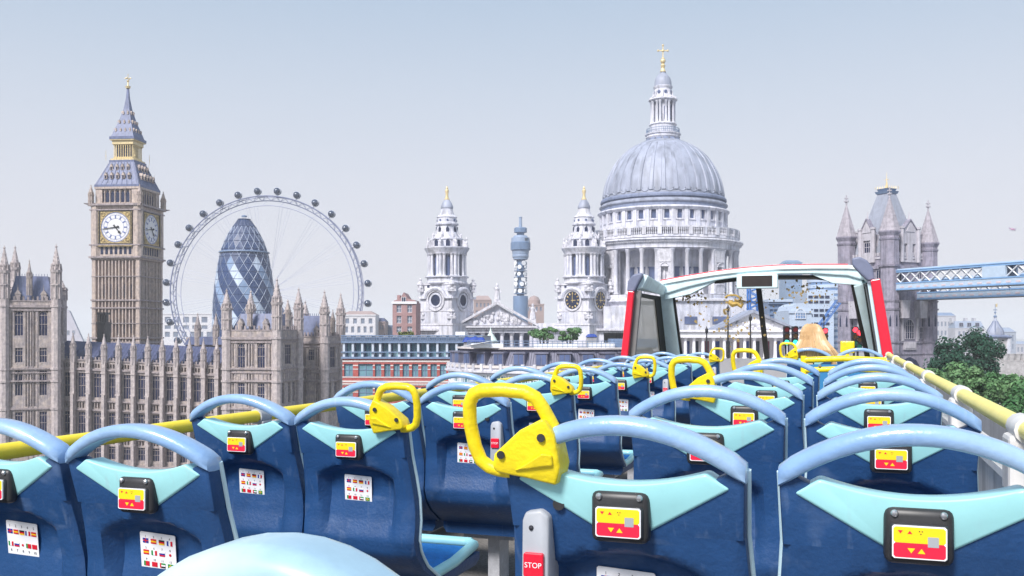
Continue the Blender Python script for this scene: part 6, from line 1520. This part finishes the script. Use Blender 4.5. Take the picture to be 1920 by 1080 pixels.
# ------------------------------------------------------------------ windscreen and its frame
def P3(u_, v, y):                             # bus-frame point at depth plane y seen at that column / row
    t = (u_-960)/F; x = y*(t*CB-SB)/(CB+t*SB); d = y*CB-x*SB; return Vector((x, y, EYE+(HZ-v)*d/F))
def strip(pts, w, dpt, nm, m, par=None, up=None, bev=.012):
    """box-section member through points: w = half width across, dpt = half depth"""
    mb = MB(); vs = []; n = len(pts)
    for i, p in enumerate(pts):
        t = (pts[min(i+1, n-1)]-pts[max(i-1, 0)]).normalized(); f = Vector((0, 1, 0)); a = t.cross(f).normalized(); b = a.cross(t).normalized()
        ww = w[i] if isinstance(w, list) else w
        vs += [p-a*ww-b*dpt, p+a*ww-b*dpt, p+a*ww+b*dpt, p-a*ww+b*dpt]
    fs = [(i*4+q, i*4+(q+1) % 4, (i+1)*4+(q+1) % 4, (i+1)*4+q) for i in range(n-1) for q in range(4)]+[(0, 1, 2, 3), (n*4-4, n*4-3, n*4-2, n*4-1)]
    return bb(mb.add(vs, fs), nm, m, par, bevel=bev)
yb_, yt_ = 14.0, 13.5
lb, lt = P3(1261, 672, yb_), P3(1249, 545, yt_); rb_, rt_ = P3(1650, 668, yb_), P3(1612, 530, yt_)
strip([lb, lt], [.125, .085], .07, 'windscreen_pillar', m_aqua); strip([rb_, rt_], [.125, .085], .07, 'windscreen_pillar', m_aqua)
strip([P3(1277, 672, yb_), P3(1260, 546, yt_)], .028, .03, 'pillar_seal', m_seal, bev=0); strip([P3(1627, 668, yb_), P3(1601, 532, yt_)], .04, .03, 'pillar_seal', m_seal, bev=0)
beam = [P3(u_, v, yt_) for u_, v in ((1240, 541), (1290, 529), (1340, 519), (1400, 511), (1460, 507), (1530, 506), (1590, 508), (1625, 514))]
bw_ = [.095, .072, .058, .052, .052, .055, .068, .09]
strip(beam, bw_, .10, 'roof_beam', m_aqua, bev=.015)
strip([p+Vector((0, -.10, q-.022)) for p, q in zip(beam, bw_)], .026, .03, 'beam_lip', M('lip_white', (.78, .84, .82), .4, var=.05), bev=.008)
strip([p+Vector((0, -.03, q+.012)) for p, q in zip(beam[:-1], bw_)], .009, .06, 'red_roof_edge', m_red, bev=.002)
for pts in (((1248, 541), (1248, 562), (1296, 551), (1345, 526), (1340, 518)), ((1618, 512), (1616, 535), (1562, 531), (1522, 515), (1540, 507))):
    q = [P3(a, b, yt_) for a, b in pts]; n = len(q)
    bb(MB().add([p+Vector((0, -.06, 0)) for p in q]+[p+Vector((0, .09, 0)) for p in q], [tuple(range(n)), tuple(range(2*n-1, n-1, -1))]+[(i, (i+1) % n, n+(i+1) % n, n+i) for i in range(n)]), 'beam_gusset', m_aqua)
strip([P3(u_, v, yt_) for u_, v in ((1340, 528), (1385, 523), (1450, 520), (1530, 520), (1570, 524))], .03, .03, 'dark_header', m_seal, bev=0)
strip([P3(1422, 536, yt_+.05), P3(1438, 672, yb_)], .035, .025, 'centre_bar', m_seal, bev=0)
db = P3(1420, 527, yt_-.12); bx = bb(MB().box(db.x-.27, db.x+.27, db.y-.06, db.y+.1, db.z-.10, db.z+.085), 'display_box', m_aqua, bevel=.012); bb(MB().box(db.x-.20, db.x+.20, db.y-.066, db.y-.05, db.z-.075, db.z+.07), 'display_screen', M('display_dark', (.03, .022, .02), .35, var=.2, vs=12))
# dirty windscreen: clear pane with dried mud specks
def glassmat(nm, base, tint, c0, c1):
    m = bpy.data.materials.new(nm); m.use_nodes = True; t = m.node_tree; N = t.nodes; L = t.links.new; b = N['Principled BSDF']
    tr_ = N.new('ShaderNodeBsdfTransparent'); tr_.inputs[0].default_value = tint; mixs = N.new('ShaderNodeMixShader'); tcn = N.new('ShaderNodeTexCoord')
    def nz(s, d, lo, hi):
        n_ = N.new('ShaderNodeTexNoise'); n_.inputs['Scale'].default_value = s; n_.inputs['Detail'].default_value = d; n_.inputs['Roughness'].default_value = .7; r = N.new('ShaderNodeMapRange'); r.inputs[1].default_value = lo; r.inputs[2].default_value = hi; L(tcn.outputs['Object'], n_.inputs['Vector']); L(n_.outputs[0], r.inputs[0]); return r.outputs[0]
    a = nz(30, 3, .62, .66); c = nz(2.1, 2, .50, .66); d = nz(75, 2, .68, .72)
    mu = N.new('ShaderNodeMath'); mu.operation = 'MULTIPLY'; L(a, mu.inputs[0]); L(c, mu.inputs[1])
    mx_ = N.new('ShaderNodeMath'); mx_.operation = 'MAXIMUM'; L(mu.outputs[0], mx_.inputs[0]); 
    d2 = N.new('ShaderNodeMath'); d2.operation = 'MULTIPLY'; d2.inputs[1].default_value = .55; L(d, d2.inputs[0]); L(d2.outputs[0], mx_.inputs[1])
    m3 = N.new('ShaderNodeMath'); m3.operation = 'MAXIMUM'; m3.inputs[1].default_value = base; L(mx_.outputs[0], m3.inputs[0])
    rp_ = N.new('ShaderNodeMix'); rp_.data_type = 'RGBA'; rp_.inputs[6].default_value = c0; rp_.inputs[7].default_value = c1; L(mx_.outputs[0], rp_.inputs[0]); L(rp_.outputs[2], b.inputs['Base Color']); b.inputs['Roughness'].default_value = .6
    L(m3.outputs[0], mixs.inputs[0]); L(tr_.outputs[0], mixs.inputs[1]); L(b.outputs[0], mixs.inputs[2]); L(mixs.outputs[0], N['Material Output'].inputs['Surface']); return m
# rear corner of the roof frame: slate caps, side beams, red posts, quarter windows
for side, cap, pb_, pt_, uin, vin in (('l', (1197, 528), (1171, 672), (1184, 546), 1236, 545), ('r', (1617, 502), (1667, 676), (1640, 522), 1626, 528)):
    yq = YQ
    cp = P3(cap[0], cap[1], yq); 
    cpm = MB()
    if side == 'l':
        out = [(1175, 546), (1177, 527), (1186, 515), (1202, 511), (1205, 516), (1196, 532), (1188, 548)]
    else: out = [(1597, 484), (1612, 481), (1626, 488), (1637, 503), (1640, 524), (1628, 527), (1612, 512), (1598, 497)]
    q = [P3(a, b, yq) for a, b in out]; n = len(q)
    bb(cpm.add(q+[p+Vector((0, .16, 0)) for p in q], [tuple(range(n)), tuple(range(2*n-1, n-1, -1))]+[(i, (i+1) % n, n+(i+1) % n, n+i) for i in range(n)]), 'corner_cap', m_capg, bevel=.02)
    # boxy side beam from the cap forward to the windscreen beam
    e0, e1 = (P3(1222, 528, yq+.2), P3(1249, 548, yt_)) if side == 'l' else (P3(1608, 512, yq+.2), P3(1618, 524, yt_))
    q0 = [P3(a, b, yq+.1) for a, b in (((1202, 513), (1216, 517), (1204, 540), (1192, 544)) if side == 'l' else ((1597, 486), (1601, 500), (1628, 528), (1632, 520)))]
    q1 = [P3(a, b, yt_) for a, b in (((1246, 533), (1252, 540), (1246, 556), (1238, 552)) if side == 'l' else ((1614, 508), (1616, 514), (1625, 531), (1627, 524)))]
    bb(MB().add(q0+q1, [(0, 1, 2, 3), (4, 5, 6, 7)]+[(i, (i+1) % 4, 4+(i+1) % 4, 4+i) for i in range(4)]), 'side_beam', m_aqua, bevel=.01)
    if side == 'l':
        strip([P3(1171, 672, yq), P3(1184, 546, yq)], [.045, .04], .04, 'red_corner_post', m_red); strip([P3(1184, 672, yq+.1), P3(1196, 545, yq+.1)], .05, .03, 'grey_post_lining', M('lining_grey', (.17, .17, .17), .6, var=.2), bev=.004)
        f0 = [P3(1192, 548, yq+.15), P3(1240, 556, yt_), P3(1252, 672, yb_-.05), P3(1182, 672, yq+.15)]
        f1 = [P3(1199, 556, yq+.35), P3(1229, 562, yt_-.3), P3(1240, 668, yb_-.35), P3(1192, 668, yq+.3)]
    else:
        strip([P3(1666, 676, yq), P3(1641, 524, yq)], [.060, .055], .04, 'red_corner_post', m_red); strip([P3(1652, 676, yq+.1), P3(1629, 530, yq+.1)], .018, .03, 'grey_post_lining', m_trim, bev=.004)
        f0 = [P3(1624, 530, yq+.2), P3(1618, 532, yt_), P3(1640, 672, yb_-.05), P3(1655, 676, yq+.2)]
        f1 = [P3(1623, 535, yq+.4), P3(1620, 538, yt_-.3), P3(1642, 668, yb_-.4), P3(1652, 670, yq+.4)]
    o_ = Vector((.03 if side == 'l' else -.03, 0, 0))
    bb(MB().add(f0+f1+[p-o_ for p in f0]+[p-o_ for p in f1], [(i, (i+1) % 4, 4+(i+1) % 4, 4+i) for i in range(4)]+[(8+i, 8+(i+1) % 4, 12+(i+1) % 4, 12+i) for i in range(4)]+[(i, (i+1) % 4, 8+(i+1) % 4, 8+i) for i in range(4)]+[(4+i, 4+(i+1) % 4, 12+(i+1) % 4, 12+i) for i in range(4)]), 'quarter_window_frame', m_seal)
    g_ = glassmat('quarter_glass_grimy', .5, (.92, .92, .9, 1), (.62, .58, .50, 1), (.42, .36, .26, 1)) if side == 'l' else M('quarter_glass_dark', (.05, .05, .045), .3)
    bb(MB().add([p-o_*.4 for p in f1]+[p-o_*.6 for p in f1], [(0, 1, 2, 3), (7, 6, 5, 4), (0, 4, 5, 1), (1, 5, 6, 2), (2, 6, 7, 3), (3, 7, 4, 0)]), 'quarter_window', g_)
m_ws = glassmat('windscreen_glass_muddy', .0, (.99, .995, 1, 1), (.62, .62, .60, 1), (.36, .29, .17, 1))
for ua, ub, va, vb, uc, ud in ((1268, 1434, 546, 530, 1278, 1434), (1443, 1608, 530, 534, 1443, 1622)):
    q = [P3(uc, 671, yb_+.02), P3(ud, 671, yb_+.02), P3(ub, vb, yt_+.06), P3(ua, va, yt_+.06)]
    bb(MB().add(q+[p+Vector((0, .012, 0)) for p in q], [(0, 1, 2, 3), (7, 6, 5, 4), (0, 4, 5, 1), (1, 5, 6, 2), (2, 6, 7, 3), (3, 7, 4, 0)]), 'windscreen_pane', m_ws)
mud = M('dried_mud', (.33, .24, .10), .9, var=.35, vs=30)
def splat(u_, v, r_, n_, seed, asp=1):
    rd = random.Random(seed); mb = MB()
    for i in range(n_):
        p = P3(u_+rd.gauss(0, r_), v+rd.gauss(0, r_*asp), 13.62); s = rd.uniform(.006, .022); k0 = rd.uniform(0, 6); m = rd.randint(4, 7)
        mb.extr([(p.x+s*rd.uniform(.5, 1.2)*cos(k0+2*pi*j/m), p.z+s*rd.uniform(.5, 1.4)*sin(k0+2*pi*j/m)) for j in range(m)], p.y-.002, p.y+.004)
    return mb
mm_ = MB()
for a in (splat(1295, 556, 16, 70, 1, .5), splat(1385, 566, 7, 40, 2, .5), splat(1500, 548, 22, 60, 3, .5), splat(1350, 620, 26, 34, 4), splat(1420, 600, 40, 30, 5), splat(1300, 600, 16, 14, 6), splat(1362, 590, 2.5, 24, 7, 7), splat(1382, 628, 2, 14, 8, 5), splat(1545, 545, 14, 24, 10, .8)): mm_.add(a.v, a.f)
tag(bb(mm_, 'mud_specks', mud), kind='stuff')
bb(MB().tube([P3(1373+12*0+14*cos(t), 560-7*sin(t)*1.0, 13.6) for t in [radians(-15)+radians(185)*i/10 for i in range(11)]], .013, 5), 'mud_smear', M('mud_ochre', (.50, .34, .10), .9, var=.3, vs=20)); bb(MB().tube([P3(a, b, 13.6) for a, b in ((1366, 566), (1374, 571), (1383, 570), (1390, 575), (1394, 569))], [.03, .045, .03, .03, .01], 6), 'mud_smear', M('mud_ochre', (.50, .34, .10)))
# front ledge, stair barrier, yellow pad
bb(MB().box(XL+.05, XR-.05, yb_-.25, yb_+.3, BUS_FLOOR, P3(1450, 674, yb_).z), 'front_dash', M('dash_grey', (.34, .34, .36), .6, var=.15))
yp = P3(1589, 647, 12.6); bb(MB().box(yp.x-.085, yp.x+.085, yp.y-.04, yp.y+.04, yp.z-.10, yp.z+.05), 'yellow_pad', m_yel, bevel=.015); bb(MB().box(yp.x-.02, yp.x+.02, yp.y-.02, yp.y+.02, BUS_FLOOR, yp.z-.10), 'pad_stand', m_yel)
yB = 7.15; a0, a1 = P3(1507, 675, yB), P3(1662, 676, yB); b0, b1 = P3(1507, 694, yB), P3(1662, 695, yB)
for p, q in ((a0, a1), (b0, b1)): bb(MB().tube([p, (p+q)/2+Vector((0, 0, .012)), q], .022, 10), 'barrier_rail', m_yel, smooth=True, angle=60)
bb(MB().tube([Vector((a0.x, yB, BUS_FLOOR)), a0+Vector((0, 0, .03))], .022, 10), 'barrier_post', m_yel, smooth=True, angle=60); bb(MB().tube([Vector((a1.x, yB, BUS_FLOOR)), a1], .022, 10), 'barrier_post', m_yel, smooth=True, angle=60)
bb(MB().box(a0.x+.03, a1.x-.03, yB-.01, yB+.015, BUS_FLOOR+.1, a0.z-.03), 'barrier_panel', M('barrier_blue', (.03, .20, .42), .5, var=.1)); pz = P3(1537, 686, yB-.02); bb(MB().ball((pz.x, pz.y, pz.z), .012, 8, 5), 'barrier_bolt', m_scr)
# ------------------------------------------------------------------ the passenger
hd = P3(1522, 632, yF+.18)
pe = thing('person', 'passenger with long straight blonde hair seen from behind, sitting at the front of the bus', 'person', (0, 0, 0), -TH)
p0 = B(hd.x, hd.y, 0); pe.location = (p0[0], p0[1], hd.z)
def skin(nm, V, E, R_, mat, par, sub=2):
    me = bpy.data.meshes.new(nm); me.from_pydata(V, E, []); o = link(me, nm, par); me.materials.append(mat)
    s = o.modifiers.new('s', 'SKIN'); u_ = o.modifiers.new('d', 'SUBSURF'); u_.levels = u_.render_levels = sub
    for v, r_ in zip(me.skin_vertices[0].data, R_): v.radius = (r_, r_) if not isinstance(r_, tuple) else r_
    me.skin_vertices[0].data[0].use_root = True
    bpy.context.view_layer.update(); m2 = bpy.data.meshes.new_from_object(o.evaluated_get(bpy.context.evaluated_depsgraph_get())); o.modifiers.clear(); o.data = m2
    if not m2.materials: m2.materials.append(mat)
    m2.shade_smooth(); return o
m_skin = M('skin', (.55, .33, .24), .5, var=.06); m_top = M('pale_top', (.42, .38, .40), .85, var=.1); m_hair = M('blonde_hair', (.50, .31, .15), .42, var=.05, vs=26, streak=.6, ss=.02); m_jean = M('denim', (.05, .08, .16), .85)
# pelvis, spine, neck, head; arms resting on the lap; legs bent at the knee
V = [(0, .03, -.72), (0, .01, -.52), (0, 0, -.33), (0, .01, -.20), (0, .02, -.12), (0, .03, -.02), (0, .035, .06),
     (-.16, 0, -.27), (-.21, .05, -.48), (-.15, .24, -.60), (-.08, .34, -.60), (.16, 0, -.27), (.21, .05, -.48), (.15, .24, -.60), (.08, .34, -.60),
     (-.10, .08, -.74), (-.12, .42, -.72), (-.12, .44, -1.02), (-.12, .46, -1.10), (-.12, .56, -1.12), (.10, .08, -.74), (.12, .42, -.72), (.12, .44, -1.02), (.12, .46, -1.10), (.12, .56, -1.12)]
Eg = [(0, 1), (1, 2), (2, 3), (3, 4), (4, 5), (5, 6), (2, 7), (7, 8), (8, 9), (9, 10), (2, 11), (11, 12), (12, 13), (13, 14), (0, 15), (15, 16), (16, 17), (17, 18), (18, 19), (0, 20), (20, 21), (21, 22), (22, 23), (23, 24)]
Rr_ = [.15, .125, .13, .065, .055, .085, .075, .065, .048, .036, .025, .065, .048, .036, .025, .09, .065, .045, .035, .03, .09, .065, .045, .035, .03]
body = skin('body', V, Eg, Rr_, m_skin, pe)
skin('sleeved_top', [(0, .03, -.66), (0, .01, -.52), (0, 0, -.33), (0, .005, -.24), (-.16, 0, -.27), (-.21, .05, -.48), (.16, 0, -.27), (.21, .05, -.48)], [(0, 1), (1, 2), (2, 3), (2, 4), (4, 5), (2, 6), (6, 7)], [.16, .137, .142, .085, .078, .058, .078, .058], m_top, pe)
skin('trousers', [(0, .03, -.73), (-.10, .08, -.74), (-.12, .42, -.72), (-.12, .44, -1.0), (.10, .08, -.74), (.12, .42, -.72), (.12, .44, -1.0)], [(0, 1), (1, 2), (2, 3), (0, 4), (4, 5), (5, 6)], [.158, .1, .074, .055, .1, .074, .055], m_jean, pe)
MB().lathe([(.002, .016), (.016, .008), (.014, -.006), (.003, -.016)], 8).map(lambda x, y, z: (x, .122+y*.9, -.01+z*1.3)).build('nose', m_skin, pe, smooth=True)
for s in (-1, 1): MB().ball((s*.032, .107, .025), .012, 8, 6).build('eye', m_paint, pe); MB().ball((s*.083, .03, .0), .02, 8, 6, 1.5).build('ear', m_skin, pe)
MB().box(-.022, .022, .105, .115, -.055, -.045).build('mouth', M('lip', (.45, .16, .15), .5), pe, bevel=.003)
for s in (-1, 1):
    for f in range(4): MB().tube([(s*(.075-.012*f), .34+.01*f, -.598), (s*(.05-.012*f), .385+.008*f, -.60), (s*(.03-.010*f), .40, -.615)], [.009, .008, .006], 6).build('finger', m_skin, pe, smooth=True)
    MB().tube([(s*.085, .33, -.585), (s*.07, .37, -.575), (s*.05, .385, -.58)], [.01, .009, .007], 6).build('thumb', m_skin, pe, smooth=True)
# hair: a shell over the skull falling over shoulders, then loose strands on it
hr = MB(); rows_ = []
prs = [(.14, .006, .0), (.134, .036, 0), (.122, .062, -.002), (.10, .085, -.004), (.06, .102, -.008), (.02, .112, -.01), (-.03, .128, -.012), (-.08, .16, -.018), (-.13, .20, -.025), (-.19, .232, -.03), (-.27, .245, -.035), (-.40, .25, -.03)]
def hx(z): return .03*min(1, max(0, (.06-z)/.3))
na = 110; vs = []
for z, r_, yo in prs:
    for i in range(na+1):
        a = radians(-35)+radians(250)*i/na; wv = 1+.03*sin(a*23+z*4)+.035*sin(a*41+1)
        flat = .85 if z > -.15 else .62
        vs.append((hx(z)-r_*cos(a)*wv, .03+yo-r_*sin(a)*wv*flat, z))
hr.add(vs, [(j*(na+1)+i, j*(na+1)+i+1, (j+1)*(na+1)+i+1, (j+1)*(na+1)+i) for j in range(len(prs)-1) for i in range(na)])
hair = hr.build('hair', m_hair, pe, smooth=True, angle=70)
st = MB(); rd = random.Random(3)
for i in range(170):
    a = radians(-30)+radians(240)*rd.random(); off = rd.uniform(.97, 1.05); P = []
    sway = rd.uniform(-.09, .09)
    for j, (z, r_, yo) in enumerate(prs[1:]):
        flat = .85 if z > -.15 else .62; aa = a+sway*j*.12
        P.append((hx(z)-(r_*off+.002)*cos(aa), .03+yo-(r_*off+.002)*sin(aa)*flat, z-.01*rd.random()))
    st.tube(P, [.0045+.003*rd.random()]*(len(P)-1)+[.001], 4)
tag(st.build('hair_strands', M('blonde_strand', (.58, .385, .20), .4, var=.12, vs=9), pe), kind='stuff')
